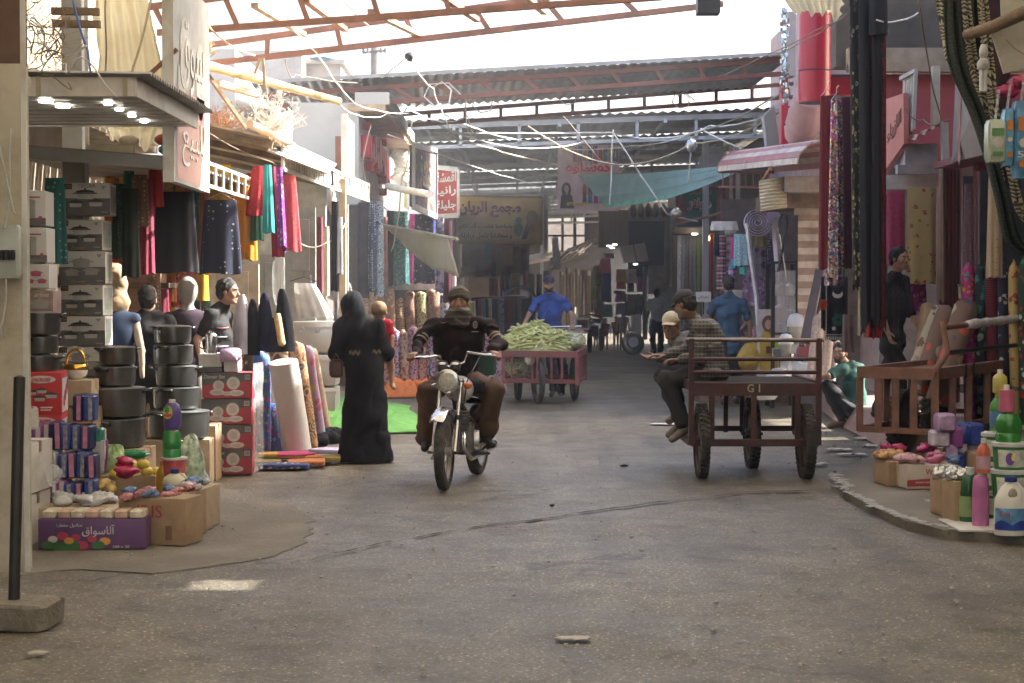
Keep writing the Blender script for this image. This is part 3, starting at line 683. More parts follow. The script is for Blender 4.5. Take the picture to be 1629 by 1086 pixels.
def fab(c,wt,wb,h,dep=.06,pl=7,amp=.25,seed=0,nu=56,nv=9,wave=.0,tilt=0):
 """cloth hanging from the line centred on c: a flattened pleated tube"""
 c=Vector(c);b=MB()
 def fn(u,v):
  a=u*2*math.pi;w_=wt+(wb-wt)*v**.8;r=1+amp*(.25+.75*v)*(math.sin(a*pl+seed+1.3*math.sin(a+seed))*.6+.5*noise.noise(Vector((math.cos(a)*2,math.sin(a)*2,v*1.5+seed))))
  d_=dep*(.35+.65*v**.5)
  return c+Vector((math.cos(a)*w_/2*(1+(r-1)*.35)+wave*math.sin(v*3+seed)+tilt*v,math.sin(a)*d_*r,-h*v-(.012*math.sin(a*3+seed)*h if v>.9 else 0)))
 return b.grid(fn,nu,nv,closeu=True)
def drape(c,w_,h,right=(1,0,0),folds=5,amp=.02,seed=0,nu=30,nv=10,wb=None,hem=.03):
 """single open cloth hanging from a line"""
 c=Vector(c);r=Vector(right).normalized();nn=r.cross(Vector((0,0,1)));wb=wb or w_;b=MB()
 def fn(u,v):
  ww=w_+(wb-w_)*v;k=.3+.7*v
  return c+r*((u-.5)*ww)+nn*(amp*k*math.sin(u*folds*2*math.pi+seed+v*1.2)+.6*amp*noise.noise(Vector((u*6,v*4,seed))))+Vector((0,0,-h*v+hem*v*noise.noise(Vector((u*4,seed,0)))))
 return b.grid(fn,nu,nv)
def hang(px,py,w_,h,Y,mt,label,group=None,cat='garment',name='garment',flare=1.25,dep=.07,pl=7,amp=.25,seed=None,hanger=False,tilt=0,wave=0):
 k=Y/F;sd_=rnd.random()*6 if seed is None else seed
 o=fab(P(px,py,Y),w_*k,w_*k*flare,h*k,dep,pl,amp,sd_,tilt=tilt*k,wave=wave).build(name,mt,None,smooth=180)
 tag(o,label,cat,group)
 if hanger:
  c=P(px,py,Y);b=MB();ww=w_*k*.5;b.tube([c+Vector((-ww,0,-.01)),c+Vector((0,0,.07)),c+Vector((ww,0,-.01))],.005,5);b.tube([c+Vector((0,0,.07)),c+Vector((0,0,.12)),c+Vector((.02,0,.15)),c+Vector((.035,0,.125))],.004,5)
  b.build('hanger',chrome,o)
 return o
def bolt(base,top,r,mt,label,group,seed=0,name='fabric_roll',cat='fabric roll',fold=True,n=18):
 base,top=Vector(base),Vector(top);d=(top-base);L=d.length;d.normalize();x=d.cross(Vector((0,1,0))).normalized();y=d.cross(x);b=MB()
 def fn(u,v):
  a=u*2*math.pi;rr=r*(1+.09*noise.noise(Vector((math.cos(a)*1.5,math.sin(a)*1.5,v*3+seed*5)))+.04*math.sin(a*2+seed))
  if v>.93 and fold:rr*=max(.02,1-((v-.93)/.07)**2)
  if v<.02:rr*=.9
  return base+d*(L*(v+(.0 if not fold else.015*math.sin(a+seed)*v)))+(x*math.cos(a)+y*math.sin(a))*rr
 b.grid(fn,n,24,closeu=True);b.f.append(tuple(range(n))[::-1]);b.m.append(0)
 if not fold:b.f.append(tuple(24*n+j for j in range(n)));b.m.append(0)
 o=b.build(name,mt,None,smooth=60);return tag(o,label,cat,group)
def boxo(c,d,rz,mt,label,cat='box',group=None,name='carton',tape=True,lid=None,puff=0):
 """closed carton standing at c (bottom centre) with seam and tape"""
 c=Vector(c);t=thing(name,label,cat,c,rz,group);m=Matrix.Rotation(rz,3,'Z')
 MB().rbox(c+Vector((0,0,d[2]/2)),d,.006,rz,puff=puff).build('shell',mt,t,smooth=25)
 if tape:MB().box(c+Vector((0,0,d[2]+.0015)),(d[0]*1.0,.045,.003),rz).box(c+m@Vector((d[0]/2+.0015,0,d[2]-.035)),(.003,.045,.07),rz).build('tape',mat('tape',(.34,.25,.16),.3),t)
 return t
def faceplane(t,d,side='front',z=None):
 """print plane on the front (or right) side of a carton made by boxo"""
 m=t.matrix_basis.to_3x3();c=Vector(t.location)+Vector((0,0,d[2]/2))
 if side=='front':return PL(c+m@Vector((0,-d[1]/2,0)),m@Vector((1,0,0)))
 return PL(c+m@Vector((d[0]/2,0,0)),m@Vector((0,1,0)))
def pot(c,r,h,label,group,rz=0,mt=None,handle=True,lid=True):
 mt=mt or mat('anodised_pot',(.17,.175,.17),.30,.85,var=.1,vs=60,dirt=(.15,.15,.148),ds=12)
 c=Vector(c);t=thing('cooking_pot',label,'cooking pot',c,rz,group);hl=mat('pot_handle',(.10,.10,.105),.25,.8)
 MB().lathe([(.001,0),(r*.86,0),(r*.95,h*.06),(r*.99,h*.25),(r,h*.97),(r*1.025,h*.975),(r*1.025,h),(r*.97,h)],c,32).build('body',mt,t,smooth=40)
 if lid:MB().lathe([(r*1.01,h*1.0),(r*1.01,h*1.012+.002),(r*.9,h+.008),(r*.5,h+.014),(.001,h+.016)],c,32).build('lid',mat('lid_metal',(.3,.31,.31),.35,.7),t,smooth=40)
 if handle:
  for sg in(-1,1):
   b=MB();a=.42
   b.tube([c+Matrix.Rotation(rz,3,'Z')@Vector((sg*r*math.cos(q*a)*e,r*math.sin(q*a)*1.0,h*z_))for q,e,z_ in((-1,1.0,.84),(-.95,1.10,.93),(-.6,1.22,.965),(0,1.26,.97),(.6,1.22,.965),(.95,1.10,.93),(1,1.0,.84))],.011,7)
   b.build('handle',hl,t,smooth=180)
 return t
def bottle(c,r,h,mt,label,cap_mt,lab_mt=None,group=None,handle=False,prof=None,rz=0,name='bottle',cat='bottle',sy=.75):
 c=Vector(c);t=thing(name,label,cat,c,rz,group);M=Matrix.Rotation(rz,3,'Z')
 prof=prof or[(.001,0),(r*.9,0),(r,h*.04),(r,h*.55),(r*.92,h*.68),(r*.55,h*.80),(r*.33,h*.85),(r*.33,h*.9)]
 MB().lathe(prof,c,22,M=M,sy=sy).build('body',mt,t,smooth=50)
 zt=prof[-1][1];MB().lathe([(r*.38,zt-.01),(r*.38,h),(.001,h)],c,16,M=M).build('cap',cap_mt,t,smooth=40)
 if lab_mt:MB().lathe([(r*1.015,h*.12),(r*1.02,h*.13),(r*1.02,h*.48),(r*1.015,h*.49)],c,22,M=M,sy=sy*1.01).build('label',lab_mt,t,smooth=50)
 if handle:
  MB().tube([c+M@Vector(q)for q in((r*.35,0,h*.80),(r*.72,0,h*.78),(r*.95,0,h*.66),(r*.85,0,h*.55))],r*.17,8).build('handle',mt,t,smooth=180)
 return t
# ================================================================ left side: posts, awnings, shop fronts
t=thing('steel_column','cream painted steel column at the left edge, its upper part brown','column',P(20,900,9.3)*1.0)
x0=XP(-14,9.3);x1=XP(33,9.3);zc=ZP(100,9.3)
t.location=((x0+x1)/2,9.37,0)
MB().box(((x0+x1)/2,9.4,zc/2),(x1-x0,.16,zc)).build('lower_shaft',cream,t);MB().box(((x0+x1)/2,9.4,(zc+5)/2+.002),(x1-x0-.006,.154,5-zc)).build('upper_shaft',mat('rusty_brown',(.13,.08,.06),.8,var=.3),t)
MB().box((x1+.016,9.33,2.5),(.03,.012,5)).build('flange',whitep,t)
t=thing('electric_box','small grey electric panel with a row of switches, tied to the cream column','electric box',P(12,398,9.25))
c=P(12,400,9.22);MB().rbox(c,(.14,.07,.30),.01).build('case',mat('box_grey',(.42,.45,.42),.5),t,smooth=30)
for k in range(4):MB().box(c+Vector((-.045+.03*k,-.05,-.02)),(.02,.03,.055)).build('switch',blackm,t)
for k,(a,b_)in enumerate((((30,200),(8,360)),((5,215),(25,340)),((16,440),(2,540)))):cable('electric_wire',[P(*a,9.2),P(*b_,9.15)],.006,.08*(-1)**k,['pale wire looping down to the electric box from the right','pale wire looping down to the electric box from the left','thin wire hanging below the electric box'][k],'wire',mat('pale_wire',(.45,.46,.44),.5),wob=.1)
# tangled wire bundle and dried twigs beside the column top
wires_=[mat('pale_wire',(.45,.46,.44),.5),mat('brown_wire',(.2,.15,.11),.7),mat('white_wire',(.7,.7,.68),.5)]
for k in range(16):
 a=P(rnd.uniform(20,110),rnd.uniform(8,120),10+rnd.random());pts=[a]
 for j in range(7):pts.append(pts[-1]+Vector((rnd.uniform(-.13,.13),rnd.uniform(-.05,.05),rnd.uniform(-.14,.12))))
 tag(MB().tube([Vector(p)for p in pts for _ in(0,)],.007,5).build('loose_cable',wires_[k%3],smooth=180,sub=1),'one of the looped cables tangled above the white awning','cable','tangled cables above the white awning')
tw=MB()
for k in range(110):
 a=P(rnd.uniform(42,112),rnd.uniform(20,125),11.6+rnd.random()*.5);tw.tube([a,a+Vector((rnd.uniform(-.16,.16),rnd.uniform(-.1,.1),rnd.uniform(-.2,.2)))],.003,3)
o=tag(tw.build('dried_creeper',mat('dry_twig',(.30,.23,.17),.9)),'dry brown creeper twigs behind the tangled cables above the awning','creeper');o['kind']='stuff'
cable('electric_wire',[P(116,0,11),P(140,80,11),P(147,128,11)],.008,.03,'blue wire running down to the white awning','wire',mat('blue_wire',(.08,.2,.6),.5))
t=thing('steel_column','grey cream column behind the white awning, above the cookware boxes','column',(XP(123,13.95),13.95,0))
MB().box((XP(121,13.95),13.95,2.2),(.17,.17,4.4)).build('shaft',greypanel,t);MB().box((XP(142,13.9),13.87,2.2),(.03,.02,4.4)).build('edge_strip',whitep,t)
for k,(x,y)in enumerate(((120,18),(122,38))):tag(MB().box(P(x,y,12),(.34,.06,.05),rz=.1).build('timber_batten',wood),['upper timber batten on the column above the awning','lower timber batten on the column above the awning'][k],'batten')
# first awning with lamps
ax0,ax1,ay0,ay1,az=-4.3,-2.53,11.0,13.15,ZP(152,11.0)
t=thing('shop_awning','white boxed awning with small round lamps above the cookware boxes','awning',(-3.4,12,az))
MB().box(((ax0+ax1)/2,(ay0+ay1)/2,az+.02),(ax1-ax0-.04,ay1-ay0-.04,.02)).build('soffit',mat('soffit_white',(.55,.54,.52),.35),t)
for k in range(1,9):MB().box(((ax0+ax1)/2,ay0+k*.24,az+.006),(ax1-ax0-.06,.008,.006)).build('soffit_joint',greypanel,t)
MB().box(((ax0+ax1)/2,ay0,az+.06),(ax1-ax0,.03,.13)).build('front_fascia',whitep,t);MB().box((ax1,(ay0+ay1)/2,az+.06),(.03,ay1-ay0,.13)).build('street_fascia',whitep,t)
for k in range(3):MB().box((ax0+.55+k*.58,ay0-.02,az+.06),(.03,.012,.135)).build('fascia_batten',cream,t)
corr('awning_roof',(ax0,ay0-.05,az+.17),(ax0,ay1+.05,az+.17),(ax1+.12,ay1+.05,az+.14),(ax1+.12,ay0-.05,az+.14),galv,.08,.02,t)
for k,(x,y,r_)in enumerate(((73,161,.05),(100,169,.05),(172,165,.03),(190,174,.03),(210,184,.03),(229,193,.03))):
 d=(az-.002-CH);q=P(x,y,12);s_=d/(q.z-CH);p=Vector((q.x*s_,12*s_,az+.004));MB().lathe([(r_,0),(r_,-.012),(r_*.8,-.014),(.001,-.014)],p,14).build('lamp',mat('lamp_glow',(1,.93,.8),emit=5,var=0),t)
# hanging translucent corrugated sheet with ragged top
def ragsheet(name,corners,mt,label,cat,seed=0,wave=.1,amp=.02):
 p0,p1,p2,p3=[P(*c)for c in corners];nr=(p1-p0).cross(p3-p0).normalized();b=MB();W=(p1-p0).length
 b.grid(lambda u,v:p0.lerp(p1,u).lerp(p3.lerp(p2,u),v)+nr*(amp*math.sin(u*W/wave*6.283)+.04*noise.noise(Vector((u*3,v*3,seed))))+Vector((.05*noise.noise(Vector((v*7,seed,u)))*(1 if u in(0,1)else 0),0,.10*noise.noise(Vector((u*6,seed,1)))*(1 if v in(0,1)else 0))),70,14)
 return tag(b.build(name,mt,smooth=180),label,cat)
yel=mat('yellowed_sheet',(.80,.74,.52),.5,var=.08,thin=.7,dirt=(.66,.58,.36),ds=3)
ragsheet('plastic_sheet',((150,-20,13.6),(236,0,13.6),(280,205,13.6),(160,200,13.6)),yel,'yellowed translucent corrugated sheet hanging above the white awning','plastic sheet')
ragsheet('plastic_sheet',((163,186,13.9),(262,200,13.9),(250,236,13.9),(175,222,13.9)),yel,'lower piece of yellowed sheet under the awning end','plastic sheet',3)
tag(MB().bar(P(205,148,13),P(282,78,13),.03).build('awning_stay',steel_brown),'brown steel stay slanting up from the white awning','stay')
# signboard facing the street, seen steeply
sx=-2.72;ya,yb=13.0,14.55;zt,zb=4.15,2.5
t=thing('shop_sign','faded grey and pink shop signboard on edge above the left awning','sign',(sx,13.8,zb))
MB().box((sx,(ya+yb)/2,(zt+zb)/2),(.07,yb-ya,zt-zb)).build('panel',mat('faded_grey_print',(.42,.43,.42),.55,var=.1,vs=2,dirt=(.55,.55,.52),ds=3),t)
MB().box((sx,ya-.01,(zt+zb)/2),(.09,.03,zt-zb+.02)).build('edge_frame',whitep,t)
pl=PL((sx+.037,(ya+yb)/2,(zt+zb)/2),(0,1,0));pl.rect(.02,-.42,1.35,.75,.002);pl.b.build('pink_field',mat('faded_pink',(.55,.36,.33),.6,var=.1),t)
pl=PL((sx+.037,(ya+yb)/2,(zt+zb)/2),(0,1,0));pl.disc(-.3,.25,.22,.3,.002);pl.disc(.35,.1,.2,.34,.002);pl.rect(-.45,0,.3,.25,.004);pl.b.build('pale_print',mat('pale_print',(.6,.6,.58),.6),t)
text('سوق',mat('white_print',(.72,.72,.7),.6),(sx+.045,13.75,3.55),1.0,.6,(0,1,0),parent=t,arab=True);text('للبيع',mat('white_print',(.7,.7,.7),.6),(sx+.045,13.8,2.85),1.0,.4,(0,1,0),parent=t,arab=True)
# second awning: grey flat canopy with white bracket edge
t=thing('shop_awning','grey flat canopy under the signboard with white bracket rail on its edge','awning',(-3.4,15,2.7))
MB().slab([(-4.4,13.3,2.85),(-2.75,13.3,2.72),(-2.65,17,2.72),(-4.4,17,2.85)],.03).build('canopy_board',mat('canopy_grey',(.33,.30,.26),.8,var=.2,dirt=(.2,.18,.15)),t)
MB().bar((-4.4,13.28,2.78),(-2.75,13.28,2.66),.04,.1).build('front_edge',greypanel,t)
for z_ in(2.56,2.76):MB().bar((-2.72,13.3,z_),(-2.62,17,z_),.03,.03).build('edge_rail',whitep,t)
for k in range(11):y=13.4+k*.35;MB().bar((-2.715+.009*k,y,2.56),(-2.715+.009*k,y,2.76),.02,.05).build('edge_bracket',whitep,t)
MB().box((XP(178,13.4),13.4,ZP(240,13.4)),(.38,.1,.09)).build('paper_roll',mat('paper_cream',(.6,.55,.4),.8),t)
for k,c_ in enumerate(((.45,.12,.09),(.12,.3,.3),(.5,.45,.35))):tag(MB().ell(P((262,268,205)[k],(222,238,224)[k],13.6),(.09,.06,.05),9).build('bundled_cloth',mat('bundle%d'%k,c_,.9),smooth=180),['red net bundle on the canopy edge by the sign','teal rag on the canopy edge under the sign','brown bundle of cord on the canopy'][k],'bundle')
# third awning, slatted, with white lattice rail
t=thing('shop_awning','slatted wooden awning with a white ornamental lattice edge over the dresses','awning',(-3.2,18.5,2.95))
for k in range(26):
 y=16.0+k*.27;MB().slab([(-4.3,y,3.55),(-2.37+.05*k/6,y,3.14),(-2.37+.05*k/6,y+.24,3.14),(-4.3,y+.24,3.55)],.02).build('slat',mat('reed_slat',(.35,.25,.16),.85,var=.3,vs=9,dirt=(.5,.42,.3),ds=3),t)
for y in(16.1,18,20,22.4):MB().bar((-4.3,y,3.48),(-2.35,y,3.06),.05,.07).build('rafter',wood,t)
e0,e1,e2=Vector((-2.38,17.0,0)),Vector((-2.2,20.0,0)),Vector((-2.0,22.8,0))
for a,b_ in((e0,e1),(e1,e2)):
 for z_ in(2.9,3.12):MB().bar(a+Vector((0,0,z_)),b_+Vector((0,0,z_)),.04,.035).build('lattice_rail',whitep,t)
 L=(b_-a).length;n_=int(L/.3)
 for k in range(n_+1):
  p=a.lerp(b_,k/n_);MB().bar(p+Vector((0,0,2.9)),p+Vector((0,0,3.12)),.03).build('lattice_bar',whitep,t)
  if k<n_:
   q=a.lerp(b_,(k+.5)/n_);MB().tube([q+Vector((0,.1*math.cos(s_),3.01+.08*math.sin(s_)))for s_ in(0,.8,1.6,2.4,3.2,4,4.8,5.6)],.012,5,closed=True).build('lattice_ring',whitep,t)
tag(corr('roof_sheet',P(425,238,16.7),P(470,232,18.5),P(535,262,20),P(520,275,17.6),whitep,.12,.02),'white corrugated strip lying on the lattice awning','roof sheet')
# dried white bush and rubble on the roofs
def bush(px,py,Y,r_,n_,mt,label,up=1.0):
 b=MB();c=P(px,py,Y)
 for k in range(n_):
  a=rnd.uniform(0,6.28);el=rnd.uniform(.1,1.4);d=Vector((math.cos(a)*math.cos(el),math.sin(a)*math.cos(el)*.7,math.sin(el)*up));L=r_*rnd.uniform(.5,1.05);p=[c,c+d*L*.5+Vector((0,0,-.03)),c+d*L]
  b.tube(p,[.008,.005,.003],4)
  for j in range(9):
   q=c+d*L*rnd.uniform(.35,1);e=Vector((rnd.gauss(0,1),rnd.gauss(0,1),rnd.gauss(0,1)+.4)).normalized()*r_*rnd.uniform(.08,.24);b.tube([q,q+e],[.004,.002],3)
   for m_ in range(3):
    s_=q+e*rnd.uniform(.4,1);w_=Vector((rnd.gauss(0,1),rnd.gauss(0,1),rnd.gauss(0,1)))*.016;b.add([s_,s_+w_,s_+w_+Vector((rnd.gauss(0,.012),0,rnd.gauss(0,.012)))],[(0,1,2)])
 t=thing('dry_bush',label,'dry bush',c);b.build('branches',mt,t);return t
bush(425,208,19,.52,46,mat('bleached_twig',(.62,.58,.50),.85),'bleached dry bush on the roof above the lattice awning',1.1)
bush(352,205,18,.35,26,mat('rust_twig',(.40,.22,.12),.9),'rust coloured dry twigs on the roof left of the white bush')
bush(322,90,17,.22,20,mat('straw',(.45,.33,.18),.9),'straw tuft stuck by the top of the signboard')
t=thing('bamboo_pole','thick yellow bamboo pole jutting over the lattice awning','pole',P(436,130,18))
a,b_=P(326,103,16.6),P(539,161,19.3);b=MB();b.tube([a.lerp(b_,k/12)for k in range(13)],[.052-.0008*k+(.004 if k%3==0 else 0)for k in range(13)],12);b.build('culm',mat('bamboo',(.50,.41,.20),.5,var=.2,vs=5,dirt=(.30,.22,.10),ds=4),t,smooth=60)
for k,(x0_,y0_,x1_,y1_)in enumerate(((414,92,405,117),(418,92,422,142))):tag(MB().bar(P(x0_,y0_,17.6),P(x1_,y1_,17.6),.028).build('hanging_stick',mat('pale_wood',(.4,.3,.19))),['short stick hanging above the yellow pole','longer stick hanging in front of the yellow pole'][k],'stick')
tag(MB().bar(P(330,118,16.8),P(390,202,17.2),.035).build('leaning_stick',wood),'thin timber leaning behind the signboard above the awning','stick')
tag(MB().bar(P(345,132,17.5),P(408,150,18),.09,.07).build('timber_beam',mat('bleached_wood',(.5,.38,.28),.8,dirt=(.28,.2,.15))),'short weathered beam under the yellow pole','beam')
tag(MB().tube([P(398,197,17.4),P(466,232,18.6)],.045,10).build('roof_pipe',mat('bleached_wood',(.5,.38,.28)),smooth=60),'pale pipe lying along the lattice awning roof','pipe')
# ---- walls of the left row
def wallbox(name,label,cat,c,d,mt,rz=0):return tag(MB().box(c,d,rz).build(name,mt),label,cat)
t=thing('shop_building','open fronted homeware shop on the left with brown plaster walls','building',(-5.2,10,0))
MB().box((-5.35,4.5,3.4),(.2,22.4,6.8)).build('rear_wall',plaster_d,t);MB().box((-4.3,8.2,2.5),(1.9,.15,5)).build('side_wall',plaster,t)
MB().box((-4.62,12.9,3.9),(1.3,.2,1.9)).build('upper_wall',stone,t)
t=thing('shop_building','clothes shop behind the hanging dresses with pale walls and doors','building',(-5,18,0))
MB().box((-5.0,19.7,1.7),(.2,8.0,3.4)).build('rear_wall',plaster,t);MB().box((-4.66,17.6,4.2),(.5,5.6,1.7)).build('upper_wall',stone,t)
MB().box((-3.9,22.9,1.7),(2.6,.15,3.4)).build('side_wall',mat('pale_wall',(.52,.50,.46),.8,dirt=(.4,.37,.32)),t)
pd=mat('grey_door_paint',(.38,.39,.38),.5,dirt=(.3,.3,.28))
for k,(xa,xb,ya_,yb_,m_)in enumerate(((330,412,420,560,mat('door_cream',(.55,.48,.38),.6)),(414,452,405,560,pd),(455,502,330,560,pd))):
 Y_=19.5-k*.1;p0,p1=P(xa,yb_,Y_),P(xb,ya_,Y_);w_,h_=p1.x-p0.x,p1.z-p0.z;d_=MB().box(((p0.x+p1.x)/2,Y_,(p0.z+p1.z)/2),(w_,.05,h_)).build('door',m_,t)
 for q in(.27,.74):MB().box(((p0.x+p1.x)/2,Y_-.03,p0.z+h_*q),(w_*.62,.02,h_*.36)).build('door_panel',m_,d_,bevel=.008)
 MB().box((p1.x-.05,Y_-.05,p0.z+h_*.5),(.025,.03,.12)).build('handle',chrome,d_)
# grey white block with ribbed sign box and red raised letters
t=thing('shop_building','grey white rendered block with a ribbed sign box carrying raised red letters','building',(-3.2,27,0))
gw=mat('grey_render',(.47,.48,.46),.75,var=.06,vs=1.5,dirt=(.40,.40,.38),ds=1)
xa,xb=XP(466,24),XP(571,24)
MB().box(((xa+xb)/2,24.15,(ZP(325,24)+ZP(163,24))/2),(xb-xa,.3,ZP(163,24)-ZP(325,24))).build('end_wall',gw,t)
MB().box((xa-1.0,27.4,2.6),(.3,6.6,5.2)).build('rear_wall',gw,t)
zt_,zb_=ZP(178,24),ZP(300,24);n_=14
for k in range(n_):y=24.32+k*.42;MB().box((xb-.03+.0*k,y+.2,(zt_+zb_)/2+.03*0),(.05,.40,zt_-zb_)).build('sign_rib',mat('ribbed_white',(.50,.51,.52),.4,dirt=(.42,.43,.43)),t)
MB().box((xb+.12,27.1,zt_+.06),(.55,6.3,.1)).build('eaves',mat('eaves_tan',(.45,.33,.22),.8),t);MB().box((xb+.2,27.1,zt_+.2),(.5,6.2,.18)).build('eaves_cap',gw,t)
rl=mat('raised_red_letter',(.50,.03,.06),.35);zc_=ZP(240,25.6)
for k in range(9):
 y=24.6+k*.44;hh=(.42,.26,.5,.34,.62,.3,.55,.7,.5)[k];zz=zc_+(-.02,-.05,.02,-.12,.0,.08,-.05,-.1,-.12)[k]
 b=MB();b.box((xb+.07,y,zz),(.14,.3,hh*.8)).box((xb+.07,y+.2,zz-.12),(.13,.2,.13))
 if k in(0,3,7):b.box((xb+.07,y+.05,zz+hh*.4+.14),(.12,.13,.12))
 if k in(1,5,7):b.box((xb+.07,y,zz-hh*.4-.13),(.12,.16,.12))
 b.build('red_letter',rl,t,bevel=.012)
tag(MB().box((XP(541,22.8),22.8,(ZP(222,22.8)+ZP(300,22.8))/2),(.09,.3,.75)).build('wall_plaque',mat('plaque_brown',(.25,.13,.10))),'narrow brown plaque on the grey white block','plaque')
t=thing('poster_board','upright yellow poster board with white edge beside the ribbed sign box','sign',P(558,290,22.5))
x_=XP(549,22.4);zz0,zz1=ZP(292,22.4),ZP(184,22.4)
MB().box((x_+.005,22.95,(zz0+zz1)/2),(.05,1.1,zz1-zz0)).build('board',mat('yellow_print',(.62,.55,.25),.6,var=.2,vs=3),t);MB().box((x_+.0,22.38,(zz0+zz1)/2),(.09,.05,zz1-zz0+.05)).build('edge_frame',whitep,t)
pl=PL((x_+.032,22.95,(zz0+zz1)/2),(0,1,0));[pl.rect(-.2+.3*(k%2),.35-.22*k,.5,.1,.003,k%2)for k in range(4)];pl.b.build('poster_print',[mat('print_blue',(.15,.2,.4)),mat('print_pink',(.6,.25,.35))],t)
t=thing('air_duct','ribbed cream ventilation duct curving down beside the red letters','duct',P(632,290,30.5))
pts=[P(622,232,30.2),P(636,245,30.2),P(643,262,30.2),P(640,280,30.2),P(628,294,30.2)];pp=[pts[min(int(i/6),3)].lerp(pts[min(int(i/6),3)+1],(i%6)/6)for i in range(25)]
MB().tube(pp,[.15+(.012 if i%2 else 0)for i in range(25)],16).build('hose',mat('duct_cream',(.55,.52,.44),.7),t,smooth=30)
# perpendicular signs further down
def psign(x0,y0t,y0b,Y0,x1,y1t,y1b,Y1,mt,label,name='shop_sign',frame_=whitep,th=.07):
 a,b_,c_,d_=P(x0,y0b,Y0),P(x1,y1b,Y1),P(x1,y1t,Y1),P(x0,y0t,Y0);t=thing(name,label,'sign',(a+b_)/2);MB().slab([a,b_,c_,d_],th).build('panel',mt,t)
 f_=MB()
 for p,q in((a,b_),(b_,c_),(c_,d_),(d_,a)):MB().bar(p,q,.05,.09).build('frame_bar',frame_,t)
 return t,PL((a+b_+c_+d_)/4,b_-a)
t,pl=psign(658,230,328,26,694,240,345,29,pat('dark_collage','blob',(.12,.10,.12),[(.2,.05,.06),(.25,.2,.2),(.1,.12,.2),(.3,.28,.1)],5,size=.45),'brown picture signboard hung edge-on between the duct and the red sign')
text('اقمشة',mat('print_cream',(.6,.5,.45)),pl.at(0,.1,.02),1.6,.5,pl.r,parent=t,arab=True)
t,pl=psign(649,238,330,30.2,656,242,330,31,mat('green_yellow',(.55,.6,.2)),'narrow yellow green sign edge behind the brown picture signboard')
t,pl=psign(688,265,345,31.4,729,270,342,31.2,mat('sign_red',(.45,.04,.05),.5,var=.12),'red shop sign with white Arabic words beside the yellow banner')
wl=mat('letter_white',(.75,.75,.73),.5)
for k,s_ in enumerate(('اقمشة','رانيا','جليلة')):text(s_,wl,pl.at(.02,.29-.27*k,.012),.42,.2,pl.r,parent=t,arab=True,bold=.02)
# yellow banner across the street
Yb=45;t=thing('banner','yellow cloth banner with purple Arabic headline hung across the street','banner',P(785,388,Yb));c=P(784,350,Yb);W_,H_=172*Yb/F,74*Yb/F
a,b_=P(700,311,Yb),P(863,313,Yb);a2,b2=P(706,386,Yb),P(862,389,Yb)
MB().grid(lambda u,v:a.lerp(b_,u).lerp(a2.lerp(b2,u),v)+Vector((0,.03*math.sin(u*9)*v+.03*noise.noise(Vector((u*5,v*3,0))),0)),24,8).build('cloth',mat('banner_yellow',(.80,.65,.26),.8,var=.1,vs=2,thin=.4),t,smooth=180,solid=.01)
for p,q in((a,b_),(a2,b2),(a,a2),(b_,b2)):MB().bar(p+Vector((0,-.02,0)),q+Vector((0,-.02,0)),.035).build('frame_bar',mat('brown_wood',(.3,.2,.12)),t)
pur=mat('letter_purple',(.22,.02,.09),.6);dk=mat('letter_dark',(.04,.03,.04),.6)
cc=P(779,333,Yb)+Vector((0,-.12,0));text('مجمع الريان',pur,cc,1.72,.46,parent=t,arab=True,bold=.045)
text('بضاعتنا تناسب أذواقكم',dk,P(773,360,Yb)+Vector((0,-.12,0)),1.45,.19,parent=t,arab=True,bold=.02);text('و سعادتنا تكمل بزيارتكم',dk,P(771,376,Yb)+Vector((0,-.12,0)),1.5,.19,parent=t,arab=True,bold=.02)
pl=PL(P(832,352,Yb)+Vector((0,-.11,0)));pl.disc(.25,.1,.16,.2);pl.poly([(-.05,-.5),(.1,-.5),(.3,.1),(.15,.15)],.004);pl.disc(-.12,-.22,.13,.2,.005,1);pl.disc(-.12,.02,.09,.1,.005,1);pl.b.build('vase_print',[mat('print_brown',(.15,.1,.06)),mat('print_teal',(.05,.25,.22))],t)
tag(MB().box(P(868,352,46),(.12,.2,1.6)).build('banner_post',wsteel),'pale square post at the right end of the yellow banner','post')
# torn white cloth canopy
t=thing('cloth_canopy','torn white cloth canopy slung from a pole above the fabric rolls','canopy',P(665,390,25))
def cv(u,v):
 a=P(606,358,26).lerp(P(712,378,24.2),u);b_=P(634,378,26).lerp(P(731,442,24),u);p=a.lerp(b_,v);p.z+=-.22*math.sin(math.pi*min(1,u*1.1))*v*.6+.05*noise.noise(Vector((u*6,v*4,2)));p.y+=.12*math.sin(u*9+v*3);return p
MB().grid(cv,26,10).build('cloth',mat('dirty_white_cloth',(.62,.58,.48),.85,var=.1,thin=.3,dirt=(.45,.4,.3),ds=3),t,smooth=180,solid=.006);MB().tube([P(604,357,26),P(728,380,24)],.025,7).build('pole',cream,t,smooth=60)
tag(MB().tube([P(616,296,24.5),P(682,309,23)],.05,12).build('white_pipe',whitep,smooth=60),'white plastic pipe jutting out below the ribbed sign box','pipe')
tag(MB().tube([P(553,325,20.4),P(553,462,20.4)],.012,6).build('thin_white_pole',whitep),'thin white pole hanging from the lattice awning corner','pole')
tag(MB().box(P(545,395,20.6),(.085,.09,1.75)).build('timber_post',mat('raw_timber',(.5,.38,.24),.8)),'raw timber post holding the end of the lattice awning','post')
MB_=P(592,500,30);t=thing('shop_building','draped fabric shop behind the standing rolls, dark inside','building',(-3.6,31,0))
MB().box((-3.2,32.0,1.9),(.2,12,3.8)).build('rear_wall',mat('dim_wall',(.16,.14,.13),.9),t);MB().box((-2.4,35.5,1.6),(1.8,.15,3.2)).build('end_wall',mat('dim_wall',(.16,.14,.13),.9),t)
